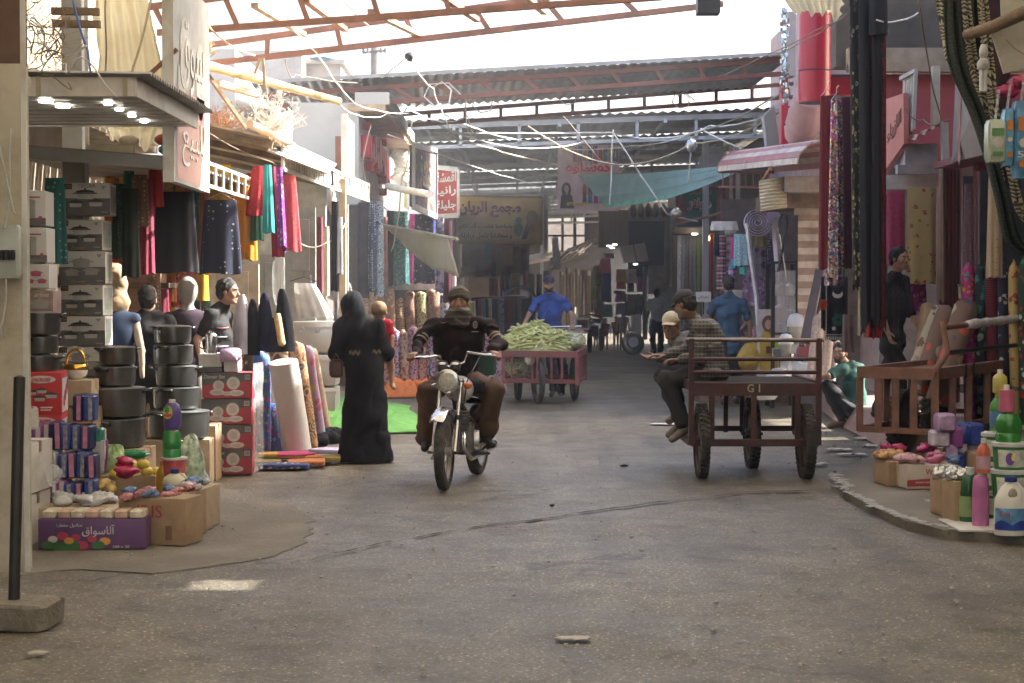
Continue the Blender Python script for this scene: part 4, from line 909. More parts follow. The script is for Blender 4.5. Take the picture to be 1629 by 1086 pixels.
# ================================================================ left side goods
def spread_fab(pts,h,mt,label,seed=0,cat='cloth',name='folded_cloth'):
 """cloth spread on the ground inside the corner points"""
 a,b_,c_,d_=[Vector(p)for p in pts];b=MB()
 def fn(u,v):
  p=a.lerp(b_,u).lerp(d_.lerp(c_,u),v);e=min(u,1-u,v,1-v)*5;e=min(1,e)
  p.x+=.09*noise.noise(Vector((u*3,v*3,seed)));p.y+=.09*noise.noise(Vector((u*3,v*3,seed+5)))
  p.z=.02+h*e*(.5+.5*abs(noise.noise(Vector((u*5,v*5,seed+9))))+.35*noise.noise(Vector((u*14,v*14,seed))));return p
 b.grid(fn,40,24);return tag(b.build(name,mt,None,smooth=180,solid=.012),label,cat)
# ---- white cartons at the bottom left corner of the shop
for k,(z,dx)in enumerate(((0,0),(.53,.015))):
 boxo((XP(5,10.35)+dx,10.45,.01+z*.62),(.37,.5,.325),R(-3),whitecard,['lower white carton behind the dark pole','upper white carton behind the dark pole, bags lying on it'][k],'carton','white cartons behind the pole')
t=thing('bollard','dark steel pole standing in a rough concrete block at the lower left','bollard',G(22,990));p=G(42,985)
bx=MB();Yc=7.95;xl,xr=XP(-90,7.75),XP(90,7.75)
for k,(z0,z1,s_)in enumerate(((.0,.165,1),)):
 bx.rbox(((xl+xr)/2-.02,7.84,.062),(xr-xl-.04,.33,.125),.03,R(-2),puff=.008)
bx.v=[(x+.012*noise.noise(Vector((x*9,y*9,z*9))),y+.02*noise.noise(Vector((x*7,y*7,z*7+3))),z+.01*noise.noise(Vector((x*8,y*8,5))))for x,y,z in bx.v]
bx.build('concrete_block',mat('rough_concrete',(.21,.185,.145),.9,var=.2,vs=6,bump=.9,bs=30,dirt=(.14,.12,.09),ds=4),t,smooth=40)
MB().tube([P(22,962,7.84),P(26,800,7.86),P(31,600,7.93),P(31,597,7.93)],[.028,.028,.029,.012],10).build('pole',mat('dark_pole',(.045,.043,.04),.5,.4,var=.2,bump=.2,bs=80),t,smooth=60)
# ---- stacked printed boxes
grey_band=mat('carton_print_grey',(.14,.14,.14),.6);white_band=mat('carton_print_white',(.60,.59,.57),.55,var=.04);pot_print=mat('print_pot_grey',(.34,.33,.32),.5);pot_dk=mat('print_dark',(.05,.05,.055),.5);gold=mat('print_gold',(.35,.25,.08),.5);pinkp=mat('print_magenta',(.45,.08,.18),.6)
def potprint(pl,x,y,s_,pots,lids,z=.004):
 pl.poly([(x-s_,y+s_*.25),(x-s_*.85,y-s_*.45),(x+s_*.85,y-s_*.45),(x+s_,y+s_*.25)],z,pots);pl.disc(x,y+s_*.28,s_*1.08,s_*.30,z+.001,lids,t0=0,t1=180);pl.rect(x,y+s_*.66,s_*.22,s_*.2,z+.001,lids);pl.rect(x,y+s_*.2,s_*2.7,s_*.12,z+.0015,lids)
def cookbox(px,py,w_,h_,Y,label,title,kind,rz=R(4),dep=.28,group='printed cookware boxes in a tall stack'):
 k=Y/F;W,H=w_*k,h_*k;b=P(px,py+h_/2,Y);t=boxo((b.x,Y+dep/2,b.z),(W,dep,H*.985),rz,white_band,label,'box',group,'cookware_box',tape=False)
 pl=faceplane(t,(W,dep,H*.985));pl.rect(0,-H*.23,W*.99,H*.5,.001,0)
 big=.19*W;cols={'grey':(2,3),'pale':(2,2),'red':(4,4)}[kind]
 potprint(pl,-.02*W,.12*H,big,*cols);potprint(pl,-.22*W,-.16*H,big*.72,*cols);potprint(pl,.2*W,-.13*H,big*.76,*cols)
 pl.rect(-.38*W,.38*H,W*.17,H*.17,.003,3);pl.poly([(.3*W,.4*H),(.42*W,.4*H),(.36*W,.29*H)],.003,1);pl.rect(.38*W,-.4*H,W*.14,.012,.003,1)
 pl.b.build('front_print',[grey_band,pot_print,pot_print if kind=='pale' else mat('print_pot_white',(.5,.49,.46),.4),pot_dk,pinkp],t)
 text('ZN',gold,pl.at(-.38*W,.38*H,.006),W*.12,H*.09,pl.r,parent=t)
 if title=='OSCAR':text(title,grey_band,pl.at(.02*W,.4*H,.004),W*.36,H*.1,pl.r,parent=t)
 elif title:text(title,gold,pl.at(-.08*W,-.42*H,.004),W*.32,H*.12,pl.r,parent=t,shear=.3)
 q=faceplane(t,(W,dep,H*.985),'right');q.rect(0,0,dep*.8,H*.8,.001,0);q.rect(0,-.2*H,dep*.6,H*.2,.002,1);q.b.build('side_print',[mat('side_silver',(.5,.52,.53),.25),mat('side_green',(.25,.35,.25))],t)
 return t
ords=['topmost','second','third','fourth','fifth','sixth']
for k,(px,py,w_,h_,ti,kd)in enumerate(((136,316,75,52,'OSCAR','grey'),(130,373,68,49,'Flower','grey'),(130,425,74,53,'Flower','pale'),(131,477,70,50,'Flower','grey'),(129,526,76,49,'','grey'),(130,575,76,49,'Flower','pale'),(131,626,76,53,'','grey'),(131,679,76,53,'','grey'))):
 cookbox(px,py,w_,h_,13.45,(ords[k]if k<5 else['sixth','seventh','lowest'][k-5])+' box of the tall grey and white cookware stack, counting from the top',ti,kd,R((3,-2,2,-3,1,-1,2,0)[k]),group='grey and white cookware boxes in a stack')
for k,(px,py,w_,h_,kd)in enumerate(((50,330,42,57,'c'),(52,389,42,57,'c'),(56,439,42,40,'red'),(60,480,46,38,'brown'))):
 Y=11.9;kk=Y/F;W,H=w_*kk,h_*kk;b=P(px,py+h_/2,Y)
 t=boxo((b.x,Y+.14,b.z),(W,.28,H*.98),R(3),white_band if kd!='brown' else mat('print_brownish',(.30,.22,.19),.6),['topmost box with a pressure cooker picture beside the cream column','second box with a pressure cooker picture beside the cream column','box with pink pots printed on it, under the pressure cooker boxes','brown box with a pale bowl picture, lowest of the stack by the cream column'][k],'box','boxes stacked beside the cream column','cookware_box',tape=False)
 pl=faceplane(t,(W,.28,H*.98))
 if kd=='c':pl.rect(.0,-.38*H,W,H*.2,.001,0);pl.rect(-.12*W,-.05*H,W*.45,H*.45,.003,1);pl.rect(-.2*W,-.05*H,W*.16,H*.45,.004,2);pl.disc(-.12*W,.18*H,W*.26,H*.06,.005,1);pl.rect(0,.3*H,W*.6,H*.04,.004,3);pl.disc(.3*W,-.28*H,W*.08,W*.08,.003,3)
 elif kd=='red':potprint(pl,0,.1*H,.2*W,3,3);potprint(pl,.22*W,-.2*H,.16*W,3,3);potprint(pl,-.25*W,-.2*H,.16*W,3,3)
 else:potprint(pl,.05*W,-.1*H,.3*W,1,1);text('arline',white_band,pl.at(.1*W,.32*H),W*.5,H*.2,pl.r,parent=t,shear=.3)
 pl.b.build('front_print',[grey_band,pot_print,pot_dk,pinkp],t)
for k in range(3):boxo((XP(56,12),12.1,.02+k*.27),(.3,.3,.265),0,cardl,['lowest','middle','upper'][k]+' plain carton under the printed boxes beside the cream column','carton','plain cartons under the printed boxes')
# red boxes with pots on them
redb=mat('carton_red',(.50,.03,.035),.5,var=.08)
for k,(py,h_)in enumerate(((625,69),(690,66))):
 Y=11.3;kk=Y/F;b=P(61,py+h_/2,Y);W,H=62*kk,h_*kk*.98
 t=boxo((b.x,Y+.17,b.z),(W,.34,H),R(8),redb,['upper red cookware box under the three pots by the column','lower red cookware box under the three pots by the column'][k],'box','red cookware boxes','cookware_box',tape=False)
 pl=faceplane(t,(W,.34,H));pl.disc(.0,.33*H,.36*W,.09*H,.002,0)
 for(x,y,s_)in((-.25,.02,.12),(0,.06,.13),(.24,-.05,.15),(-.05,-.12,.14)):potprint(pl,x*W,y*H,s_*W,1,2)
 pl.rect(.12*W,-.33*H,.3*W,.03*H,.003,0);pl.rect(.1*W,-.39*H,.26*W,.03*H,.003,0)
 pl.b.build('front_print',[white_band,mat('print_steel',(.4,.38,.34),.3),pot_dk],t);text('ZACROSS',redb,pl.at(-.02*W,.33*H,.006),.5*W,.09*H,pl.r,parent=t,bold=.02,shear=.2)
 q=faceplane(t,(W,.34,H),'right');q.rect(.0,-.05*H,.3,H*.8,.001,0);[q.disc(-.06+.06*j,(-.2+.13*j)*H,.05,.04,.003,1+j%2)for j in range(4)];q.b.build('side_print',[white_band,redb,mat('print_plum',(.2,.05,.12))],t)
boxo((XP(58,11.4),11.6,0),(.33,.34,P(0,725,11.3).z-.01),0,card,'plain carton under the red cookware boxes','carton')
# pots
def potstack(spec,Y,where,rz0=0):
 n_=len(spec)
 for k,(px,ytop,ybot,w_)in enumerate(spec):
  kk=Y/F;b=P(px,ybot,Y);r=w_*kk/2;h=(ybot-ytop)*kk
  nm={0:'topmost',n_-1:'lowest'}.get(k,ords[k]);pot((b.x,Y,b.z),r,h-.018,nm+' dark cooking pot of the stack '+where,'dark cooking pots '+where,R(rz0+(0,28,-22,38,15)[k]))
potstack(((66,494,532,60),(66,532,562,52),(63,562,591,63)),11.5,'on the red boxes',20)
potstack(((187,549,580,57),(184,580,613,63),(184,613,662,94),(185,662,711,92)),12.85,'left of the man in the black shirt',30)
potstack(((275,516,546,58),(276,546,579,62),(281,579,613,65),(281,613,650,72),(285,650,696,96)),13.7,'right of the man in the black shirt',32)
z1=P(0,711,12.85).z;z2=P(0,696,13.7).z
boxo((XP(188,12.85),12.85,0),(.50,.40,z1),0,card,'brown carton under the left stack of dark pots','carton');boxo((XP(270,13.7),13.65,0),(.42,.45,z2),R(3),cardl,'carton with torn top under the right stack of dark pots','carton')
boxo((XP(318,13.8),13.85,0),(.19,.42,z2-.01),R(3),cardl,'pale carton right of the one under the pots','carton');boxo((XP(338,14.1),14.1,0),(.1,.36,.48),R(2),card,'narrow brown carton beside the dinner set boxes','carton')
boxo((XP(128,12.5),12.5,P(0,640,12.5).z-.02),(.22,.3,.2),R(3),cardl,'small pale carton under the gold and white basket','carton');boxo((XP(128,12.5),12.5,P(0,640,12.5).z-.31),(.26,.3,.28),0,card,'brown carton under the small pale one beside the red boxes','carton')
t=thing('gold_basket','white and gold porcelain basket with a beaded handle on a carton','ornament',P(121,604,12.5));c=P(121,605,12.48);gm=mat('gold',(.75,.45,.08),.2,1)
MB().lathe([(.03,0),(.05,.01),(.085,.05),(.09,.09),(.075,.11)],c,20).build('bowl',mat('porcelain',(.7,.68,.64),.2),t,smooth=60);MB().lathe([(.04,-.012),(.055,-.01),(.05,.012)],c,16).lathe([(.093,.085),(.098,.1),(.08,.125),(.06,.12)],c,20).build('gilding',gm,t,smooth=60)
MB().tube([c+Vector((.075*math.cos(a),0,.11+.13*math.sin(a)))for a in np.linspace(0,math.pi,14)],.009,8).build('handle',gm,t,smooth=60)
for k,a in enumerate(np.linspace(.1,math.pi-.1,16)):MB().ell(c+Vector((.093*math.cos(a),-.02,.11+.15*math.sin(a))),(.007,)*3,6).build('bead',mat('pearl',(.7,.68,.62),.2),t,smooth=180)
# dinner set boxes
dred=mat('carton_dull_red',(.36,.05,.07),.5,var=.06);dgrey=mat('carton_dark_grey',(.10,.10,.10),.5)
for k in range(4):
 y0,y1=((592,634),(634,675),(675,717),(717,759))[k];Y=14.35;kk=Y/F;b=P(359,y1,Y);W,H=80*kk,(y1-y0)*kk*.985
 t=boxo((b.x,Y+.16,max(b.z,.012)),(W,.32,H),R((5,3,6,4)[k]),dred,ords[k].replace('fourth','lowest')+' red and grey dinner set box of the wrapped stack, counting from the top','box','dinner set boxes stacked beside the pots','dinner_set_box',tape=False)
 pl=faceplane(t,(W,.32,H));pl.poly([(-W/2,H/2),(W/2,H/2),(W/2,.2*H),(-W/2,.02*H)],.001,0)
 for(x,y,r_)in((.12,.1,.13),(-.17,.0,.11),(-.2,-.25,.15),(.18,-.28,.15),(.0,-.3,.1)):pl.disc(x*W,y*H,r_*W,r_*W*(.42 if y<-.1 else 1),.002-y*.003,1);pl.disc(x*W,y*H,r_*W*.6,r_*W*(.2 if y<-.1 else.6),.0035-y*.003,2)
 pl.rect(.4*W,.33*H,.11*W,.2*H,.003,2);pl.b.build('front_print',[dgrey,mat('print_plate',(.52,.48,.45),.4),mat('print_plate_in',(.42,.38,.36),.4)],t)
 if k in(0,3):text('Dinner Set',white_band,pl.at(-.25*W,.35*H,.004),.42*W,.14*H,pl.r,parent=t,shear=.2)
 text('18',dgrey,pl.at(.4*W,.33*H,.005),.07*W,.1*H,pl.r,parent=t)
pw_=MB();q0=P(401,690,14.3);pw_.grid(lambda u,v:Vector((q0.x+.03+.035*noise.noise(Vector((u*4,v*9,1)))+.03*u,14.2+u*.35,1.0-v*.95)),8,20);tag(pw_.build('plastic_wrap',clearp,None,smooth=180),'clear plastic wrap hanging off the dinner set boxes','plastic wrap')
zb0=P(0,592,14.35).z
boxo((XP(335,14.4),14.5,zb0),(.21,.28,.045),0,dgrey,'flat dark box on the dinner set stack','box',None,'small_box',tape=False);boxo((XP(334,14.4),14.5,zb0+.046),(.205,.28,.12),R(2),whitecard,'white small appliance box on the dinner set stack under the flask','box',None,'small_box',tape=False);boxo((XP(367,14.4),14.5,zb0),(.13,.25,.12),R(2),whitecard,'white box with green print beside the flask','box',None,'small_box',tape=False)
tag(MB().rbox(P(367,564,14.4),(.16,.2,.11),.03,puff=.006).build('wrapped_pack',mat('lilac_wrap',(.45,.32,.5),.3),smooth=180),'lilac wrapped pack on the white box by the flask','pack')
c=P(336,562,14.3);t=thing('flask','shiny steel flask with curved handle on the small white box','flask',c);MB().lathe([(.05,0),(.055,.01),(.055,.15),(.05,.165),(.03,.18),(.03,.2)],c,20).build('body',chrome,t,smooth=50);MB().tube([c+Vector((-.05,-.02,.03)),c+Vector((-.1,-.03,.06)),c+Vector((-.1,-.03,.11)),c+Vector((-.05,-.02,.14))],.009,7).build('handle',chrome,t,smooth=180)
# ---- wall of small packs
packm=[mat('pack_blue',(.03,.06,.26),.3,var=.3,vs=30),mat('pack_purple',(.22,.05,.22),.3,var=.3,vs=30),mat('pack_white',(.55,.53,.52),.3,var=.1,vs=20),mat('pack_navy',(.02,.025,.10),.3,var=.3,vs=30),mat('pack_pink',(.5,.2,.3),.3,var=.2,vs=20),mat('pack_teal',(.06,.25,.2),.3,var=.2,vs=20)]
protos=[]
for k,m_ in enumerate(packm):
 t=thing('soap_pack','x','pack',(0,0,0));MB().rbox((0,0,.09),(.075,.16,.175),.012,puff=.006).build('wrapper',m_,t,smooth=40)
 MB().box((.012,-.086,.09),(.03,.006,.16)).build('printed_band',(mat('foil_band',(.32,.30,.33),.25,.4,var=.4,vs=40),packm[2],packm[1],packm[4],packm[2],packm[2])[k],t);protos.append(t)
used=[False]*6
PN=['royal blue','purple','white','navy blue','pink','teal']
def pack(k,loc,rz,lab,tiltx=0,s_=1.0):
 if not used[k]:t=protos[k];used[k]=True;t.location=loc;t.rotation_euler=(0,0,rz)
 else:t=dup(protos[k],loc,rz)
 t.scale=(s_*rnd.uniform(.85,1.08),s_,s_*rnd.uniform(.9,1.06));t.rotation_euler=(tiltx,rnd.uniform(-.04,.04),rz);t['label']=lab;t['group']='small packs stacked against the red boxes';return t
rows=[(10.75,0,[(44,4),(62,1),(80,1),(97,2),(113,3),(129,0),(144,3)]),(10.8,.185,[(50,4),(66,1),(82,2),(98,1),(113,0),(128,3),(144,0)]),(10.85,.37,[(52,2),(69,1),(86,2),(101,0),(116,3),(131,0),(146,3)]),(10.9,.555,[(60,1),(76,1),(92,3),(108,0),(122,0),(137,3)]),(10.95,.74,[(128,3),(144,0)])]
for r_,(Y,z,it)in enumerate(rows):
 rn=['bottom','second','third','fourth','top'][r_]
 for j,(px,k)in enumerate(it):
  pack(k,(XP(px,Y),Y+rnd.uniform(-.02,.02),.012+z),R(rnd.uniform(-9,9)),'%s pack, number %s from the left in the %s row of the stacked packs'%(PN[k],'one two three four five six seven'.split()[j],rn),0,1)
for k,(px,py,c_)in enumerate(((150,707,5),(152,725,2),(150,744,2))):pack(c_,P(px,py+8,11.0),R(80),['teal pack lying on top at the right of the stacked packs','upper white pack lying at the right of the stacked packs','lower white pack lying at the right of the stacked packs'][k],0,.9)
for k in range(5):pack((4,1,2,4,2)[k],(XP(12+k*8,10.4),10.35,.68 if k<3 else.74),R(60+20*k),['pink pack lying leftmost on the white cartons','purple pack lying second on the white cartons','white pack lying in the middle on the white cartons','pink pack on top of the heap on the white cartons','white pack at the right edge of the white cartons'][k],0,.9)
def crumple(c,r,mt,label=None,seed=0,name='plastic_bag',cat='plastic bag',amp=.3,n=14,parent=None,group=None):
 c=Vector(c);b=MB()
 b.grid(lambda u,v:c+Vector(((math.cos(u*6.2832)*math.sin(v*3.1416))*r[0],(math.sin(u*6.2832)*math.sin(v*3.1416))*r[1],-math.cos(v*3.1416)*r[2]))*(1+amp*noise.noise(Vector((math.cos(u*6.2832)*2.3,math.sin(u*6.2832)*2.3,v*5+seed)))+amp*.5*noise.noise(Vector((math.cos(u*6.2832)*6,math.sin(u*6.2832)*6,v*13+seed)))),n*2,n,closeu=True)
 o=b.build(name,mt,parent,smooth=180)
 if label:tag(o,label,cat,group)
 return o
def heap(n_,x0,x1,ya,yb,z,r_,mts,label,group,name='wrapped_roll',cat='pack',dz=.03):
 for k in range(n_):
  c=Vector((rnd.uniform(x0,x1),rnd.uniform(ya,yb),z+rnd.uniform(0,dz)));o=crumple(c,(r_*rnd.uniform(1.2,1.8),r_*rnd.uniform(.8,1.2),r_*.7),mts[k%len(mts)],label,rnd.random()*40,name,cat,.55,7,None,group);o.rotation_euler=(0,rnd.uniform(-.3,.3),rnd.uniform(-.8,.8))
crumple(P(8,690,10.2),(.10,.12,.20),clearp,'clear plastic bag bulging beside the dark pole above the packs',3)
# ---- front goods: purple carton, printed carton, bags
Y=10.1;kk=Y/F;c=G(140,884)
pur_b=mat('carton_purple',(.13,.06,.16),.45,var=.15,vs=4)
t=boxo((XP(140,Y),Y+.14,.012),(172*kk,.22,50*kk),R(3),pur_b,'long purple printed carton on the ground, nearest of the left goods','carton',None,'printed_carton',tape=False);pl=faceplane(t,(172*kk,.22,50*kk))
for(x,y,a,m_)in((-.24,-.03,.03,0),(-.18,-.01,.035,1),(-.14,-.04,.03,2),(-.1,-.02,.03,1),(-.27,-.07,.04,3),(-.2,-.08,.05,3),(-.12,-.075,.05,3),(.08,-.045,.035,2),(0,-.03,.03,1),(.04,-.07,.04,3),(-.06,-.07,.04,1)):pl.disc(x,y,a,a*.7,.002+.0004*(m_+int(100*abs(x))%5),m_)
pl.b.build('flower_print',[mat('print_white',(.6,.58,.55),.5),mat('print_rose',(.45,.05,.1),.5),mat('print_orange',(.6,.28,.06),.5),mat('print_leaf',(.05,.15,.05),.5)],t)
text('آلاسواق',white_band,pl.at(.04,.02,.004),.2,.075,pl.r,parent=t,arab=True,bold=.0);text('مناديل معطرة',white_band,pl.at(-.14,.055,.004),.16,.028,pl.r,parent=t,arab=True);text('100 x 20',white_band,pl.at(.18,-.08,.004),.1,.015,pl.r,parent=t)
z=.012+50*kk
for k in range(7):tag(MB().rbox((XP(80+k*23,Y+.12),Y+.14,z+.022),(.085,.19,.045),.01,R(rnd.uniform(-4,4)),puff=.006).build('tissue_pack',mat('pack_cream%d'%(k%2),((.62,.55,.42),(.55,.38,.28))[k%2],.3,var=.3,vs=30),smooth=60),'%s cream wrapped pack from the left on the purple carton'%'first second third fourth fifth sixth seventh'.split()[k],'pack','cream packs on the purple carton')
Y=10.25;W,H,D=118*Y/F,.30,.27;t=boxo((XP(243,Y),Y+.2,.012),(W,D,H),R(-14),card,'open brown carton with printed red letters, full of wrapped rolls','carton',None,'printed_carton',tape=False);pl=faceplane(t,(W,D,H));text('IRIS',dred,pl.at(-.01,.065,.004),.17,.08,pl.r,parent=t);pl.rect(.12,-.07,.045,.09,.002);pl.rect(-.12,-.05,.1,.012,.002);pl.b.build('barcode',mat('print_brown_dark',(.18,.1,.06)),t)
for k in range(3):boxo((XP(295+11*k,10.6+.2*k),10.72+.22*k,.012),(.10,.3,.30-.01*k),R(-14),(card,cardl,cardl)[k],['brown carton just behind the lettered one','pale carton second behind the lettered one','pale carton at the right end of the front row'][k],'carton','cartons behind the lettered carton',tape=False)
bp=[mat('wrap_red',(.42,.17,.17),.25,var=.6,vs=40),mat('wrap_blue',(.13,.2,.36),.25,var=.6,vs=40),mat('wrap_white',(.55,.55,.54),.25,var=.15,vs=30),mat('wrap_yellow',(.60,.42,.12),.3,var=.2,vs=20)]
heap(14,XP(195,10.4),XP(285,10.4),10.3,10.55,.315,.035,bp[:2],'red or blue wrapped roll heaped in the lettered carton','wrapped rolls heaped in the lettered carton');heap(12,XP(292,10.9),XP(322,10.9),10.65,11.2,.31,.032,bp[:3],'small wrapped roll piled on the cartons at the right of the front row','wrapped rolls on the right front cartons')
boxo((XP(118,10.5),10.62,.012),(.62,.34,.22),R(2),cardl,'pale carton of white rolls behind the purple carton','carton',None,tape=False);heap(14,XP(72,10.6),XP(165,10.6),10.5,10.75,.25,.04,[bp[2]],'white wrapped roll in the pale carton behind the purple one','white rolls behind the purple carton');heap(5,XP(110,10.8),XP(185,10.8),10.85,11.0,.30,.05,[bp[3]],'yellow bag of snacks behind the white rolls','yellow bags behind the white rolls','yellow_bag','bag')
crumple(P(85,755,10.5),(.05,.05,.06),clearp,'twisted clear plastic corner above the white rolls',8);crumple(P(152,785,11.2),(.11,.08,.035),black,'crumpled black bag behind the yellow bags',5,amp=.4)
Y=11.6;boxo((XP(205,Y),Y+.1,.012),(.40,.3,P(0,758,Y).z),R(-2),card,'open brown carton holding the yellow melons','carton',None,tape=False)
for k,(x,y)in enumerate(((184,754),(199,752),(217,752),(234,750),(246,750),(209,739),(228,739),(190,750))):tag(MB().ell(P(x,y,Y-.02+.1*(k%3)),(.048,.045,.038),14).build('melon',mat('melon_yellow',(.62,.48,.08),.45,var=.15,vs=9),smooth=180),'small yellow melon, %s in the open carton'%['far left','second from left','middle front','fourth from left','far right','left of the upper two','right of the upper two','half hidden behind the left ones'][k],'melon','yellow melons in the carton')
heap(4,XP(185,10.9),XP(225,10.9),10.95,11.1,.38,.045,[mat('wrap_crimson',(.5,.03,.1),.25,var=.5,vs=25)],'red and white striped long bag propped on the front goods','red striped bags','striped_bag','bag',.1)
crumple(P(180,738,11.8),(.09,.06,.13),mat('green_print_bag',(.3,.45,.2),.3,var=.5,vs=25),'green and clear printed bag left of the melons',2);crumple(P(215,722,12),(.1,.08,.03),mat('bag_green',(.02,.2,.08),.35),'folded dark green bag above the melons',6)
crumple(P(304,745,12.0),(.10,.09,.24),mat('green_white_bag',(.4,.5,.38),.3,var=.7,vs=22),'tall green and white printed bag beside the bottles',1,amp=.15);crumple(P(318,770,12.2),(.07,.07,.11),mat('blue_white_bag',(.3,.42,.55),.3,var=.6,vs=22),'blue and white printed bag right of the bottles',4,amp=.2)
# bottles on the left
gpl=mat('green_liquid',(.03,.22,.05),.15,spec=.7,var=.1);vio=mat('violet_plastic',(.10,.07,.25),.3);creamp=mat('cream_plastic',(.62,.58,.42),.35,var=.05);wcap=mat('white_cap',(.65,.65,.62),.4)
Y=11.4;z0=P(0,727,Y).z
t=thing('plastic_tub','white and red plastic tub under the green bottle','tub',(XP(276,Y),Y,z0-.12));c=Vector((XP(276,Y),Y,z0-.13));MB().lathe([(.07,0),(.085,.12)],c,24).build('tub_body',mat('tub_red',(.5,.1,.1),.4,var=.5,vs=12),t,smooth=50);MB().lathe([(.09,.115),(.092,.13),(.001,.132)],c,24).build('lid',wcap,t,smooth=40)
bottle((XP(272,Y),Y,z0),.062,(727-684)*Y/F+.02,gpl,'ribbed green bottle standing under the violet bottle',mat('pink_cap',(.5,.15,.25),.4),prof=[(.001,0),(.062,0),(.064,.05),(.057,.06),(.064,.07),(.064,.12),(.057,.13),(.06,.17),(.045,.19)],sy=1)
bottle((XP(273,Y),Y,P(0,682,Y).z),.062,.205,vio,'violet bottle with yellow label standing on the green one',wcap,None,prof=[(.001,0),(.05,0),(.062,.02),(.064,.11),(.05,.165),(.028,.185)])
pl=PL((XP(268,Y),Y-.050,P(0,655,Y).z));pl.disc(0,0,.034,.048,.002,0);pl.disc(-.005,.02,.018,.026,.004,1);pl.disc(0,-.02,.03,.012,.005,2);tag(pl.b.build('round_label',[mat('label_yellow',(.6,.5,.08)),mat('label_green',(.05,.25,.08)),mat('label_red',(.5,.08,.08))],None),'yellow picture label on the violet bottle','label')
Y=11.1;bottle((XP(276,Y),Y,P(0,792,Y).z),.082,.20,creamp,'cream jug shaped bottle with blue cap on the front goods',mat('blue_cap',(.02,.04,.2),.4),mat('jug_label',(.25,.4,.3),.4),handle=True)
for k,(px,py,cc_)in enumerate(((257,778,(.55,.32,.03)),(281,775,(.6,.25,.02)))):bottle((XP(px,11.5),11.5,P(0,py,11.5).z-.02),.045,.22,mat('amber_liquid%d'%k,cc_,.2),['amber bottle with orange cap right of the melons','orange bottle behind the cream jug bottle'][k],mat('orange_cap',(.6,.16,.02),.4))
boxo((XP(278,11.3),11.35,.012),(.26,.4,P(0,794,11.1).z-.03),R(-4),cardl,'pale carton under the cream jug bottle','carton',None,tape=False)
# ---- clothes hanging from the awnings
cg='clothes hanging in front of the left shops'
dark=mat('black_skirt',(.010,.010,.018),.92,var=.3,sheen=.05)
hang(278,305,58,128,15.2,dark,'long plain black skirt hanging below the signboard',cg,flare=1.25,hanger=True,dep=.10)
hang(351,318,50,117,15.6,pat('polka_navy','dots',(.014,.018,.045),[(.5,.5,.5)],17,size=.16),'navy skirt with white dots hanging right of the black skirt',cg,flare=1.35,hanger=True,dep=.10)
hang(347,262,40,58,16.4,pat('yellow_skirt','flower',(.62,.38,.02),[(.5,.3,.03)],14),'bright yellow skirt above the dotted one',cg,flare=1.3);hang(331,272,26,50,16.5,mat('teal_skirt',(.02,.19,.16),.9),'teal skirt left of the yellow one',cg)
hang(378,281,34,108,16.6,pat('mustard_dress','flower',(.55,.25,.02),[(.35,.13,.01)],26,size=.2),'mustard yellow printed skirt beside the red dresses',cg,flare=1.5)
hang(396,281,22,132,16.8,mat('mustard_plain',(.50,.24,.02),.9,var=.2,vs=20),'plain mustard long skirt behind the printed one',cg,flare=1.2)
rd=pat('red_dress','dots',(.45,.025,.04),[(.6,.2,.2)],38,size=.22)
hang(412,264,19,78,16.4,rd,'red speckled blouse, leftmost of the bright group',cg,flare=1.7,tilt=-6);hang(425,262,13,108,16.2,mat('turquoise_cloth',(.03,.30,.30),.85,var=.2),'turquoise cloth between the red ones',cg,flare=1.5,tilt=2);hang(408,298,15,84,16.6,pat('green_check','check',(.05,.22,.14),[(.03,.12,.08)],60,size=.4),'green checked cloth behind the red blouse',cg,flare=1.5)
hang(434,265,11,142,16.3,pat('crimson_dress','dots',(.30,.02,.05),[(.5,.15,.15)],45,size=.2),'long crimson dress hanging lowest of the bright group',cg,flare=1.8,tilt=8);hang(444,266,10,126,16.1,pat('violet_print','flower',(.18,.03,.24),[(.5,.35,.5),(.1,.05,.3)],30,size=.35),'violet flowered dress in the bright group',cg,flare=1.4,tilt=5)
hang(460,279,20,120,16.3,pat('coral_dress','dots',(.42,.04,.05),[(.5,.28,.26)],50,size=.24),'coral red dress at the right of the bright group',cg,flare=1.45,tilt=5);hang(450,300,8,100,16.6,mat('royal_cloth',(.04,.06,.3),.9),'royal blue cloth end in the bright group',cg,flare=1.3)
pal=[pat('brown_dot_cloth','dots',(.22,.13,.08),[(.5,.42,.3)],26,size=.25),pat('green_dot_cloth','dots',(.03,.06,.04),[(.3,.32,.28)],45,size=.2),mat('dark_green_dress',(.025,.035,.028),.9),pat('maroon_dot_cloth','dots',(.22,.02,.05),[(.4,.15,.15)],55,size=.2),mat('rust_cloth',(.35,.10,.03),.9),mat('red_cloth',(.42,.03,.03),.9),pat('teal_dot_cloth','dots',(.02,.12,.12),[(.35,.4,.35)],22,size=.18),mat('tan_cloth',(.42,.3,.2),.9)]
for k,(px,py,w_,h_,Y,m_,lab)in enumerate(((190,292,20,118,13.9,1,'dark green dotted dress right of the cookware boxes'),(208,300,22,140,13.7,2,'long blackish green dress in the open shop front'),(222,278,24,82,14.2,0,'brown dotted dress above the man in black'),(232,285,20,150,14.6,3,'maroon dotted dress left of the black skirt'),(205,272,16,60,14.8,6,'teal cloth high in the open shop front'),(247,268,20,60,14.9,5,'red blouse above the black skirt'),(262,285,16,70,15.6,7,'tan cloth behind the black skirt'),(325,285,14,150,15.9,4,'orange cloth between the black and the dotted skirt'),(318,300,10,130,16.2,6,'narrow teal cloth beside the orange one'),(87,283,30,135,12.9,6,'teal dotted cloth between the two box stacks'),(400,275,14,90,17.2,5,'red cloth behind the mustard skirts'))):
 hang(px,py,w_,h_,Y,pal[m_],lab,cg,flare=1.35)
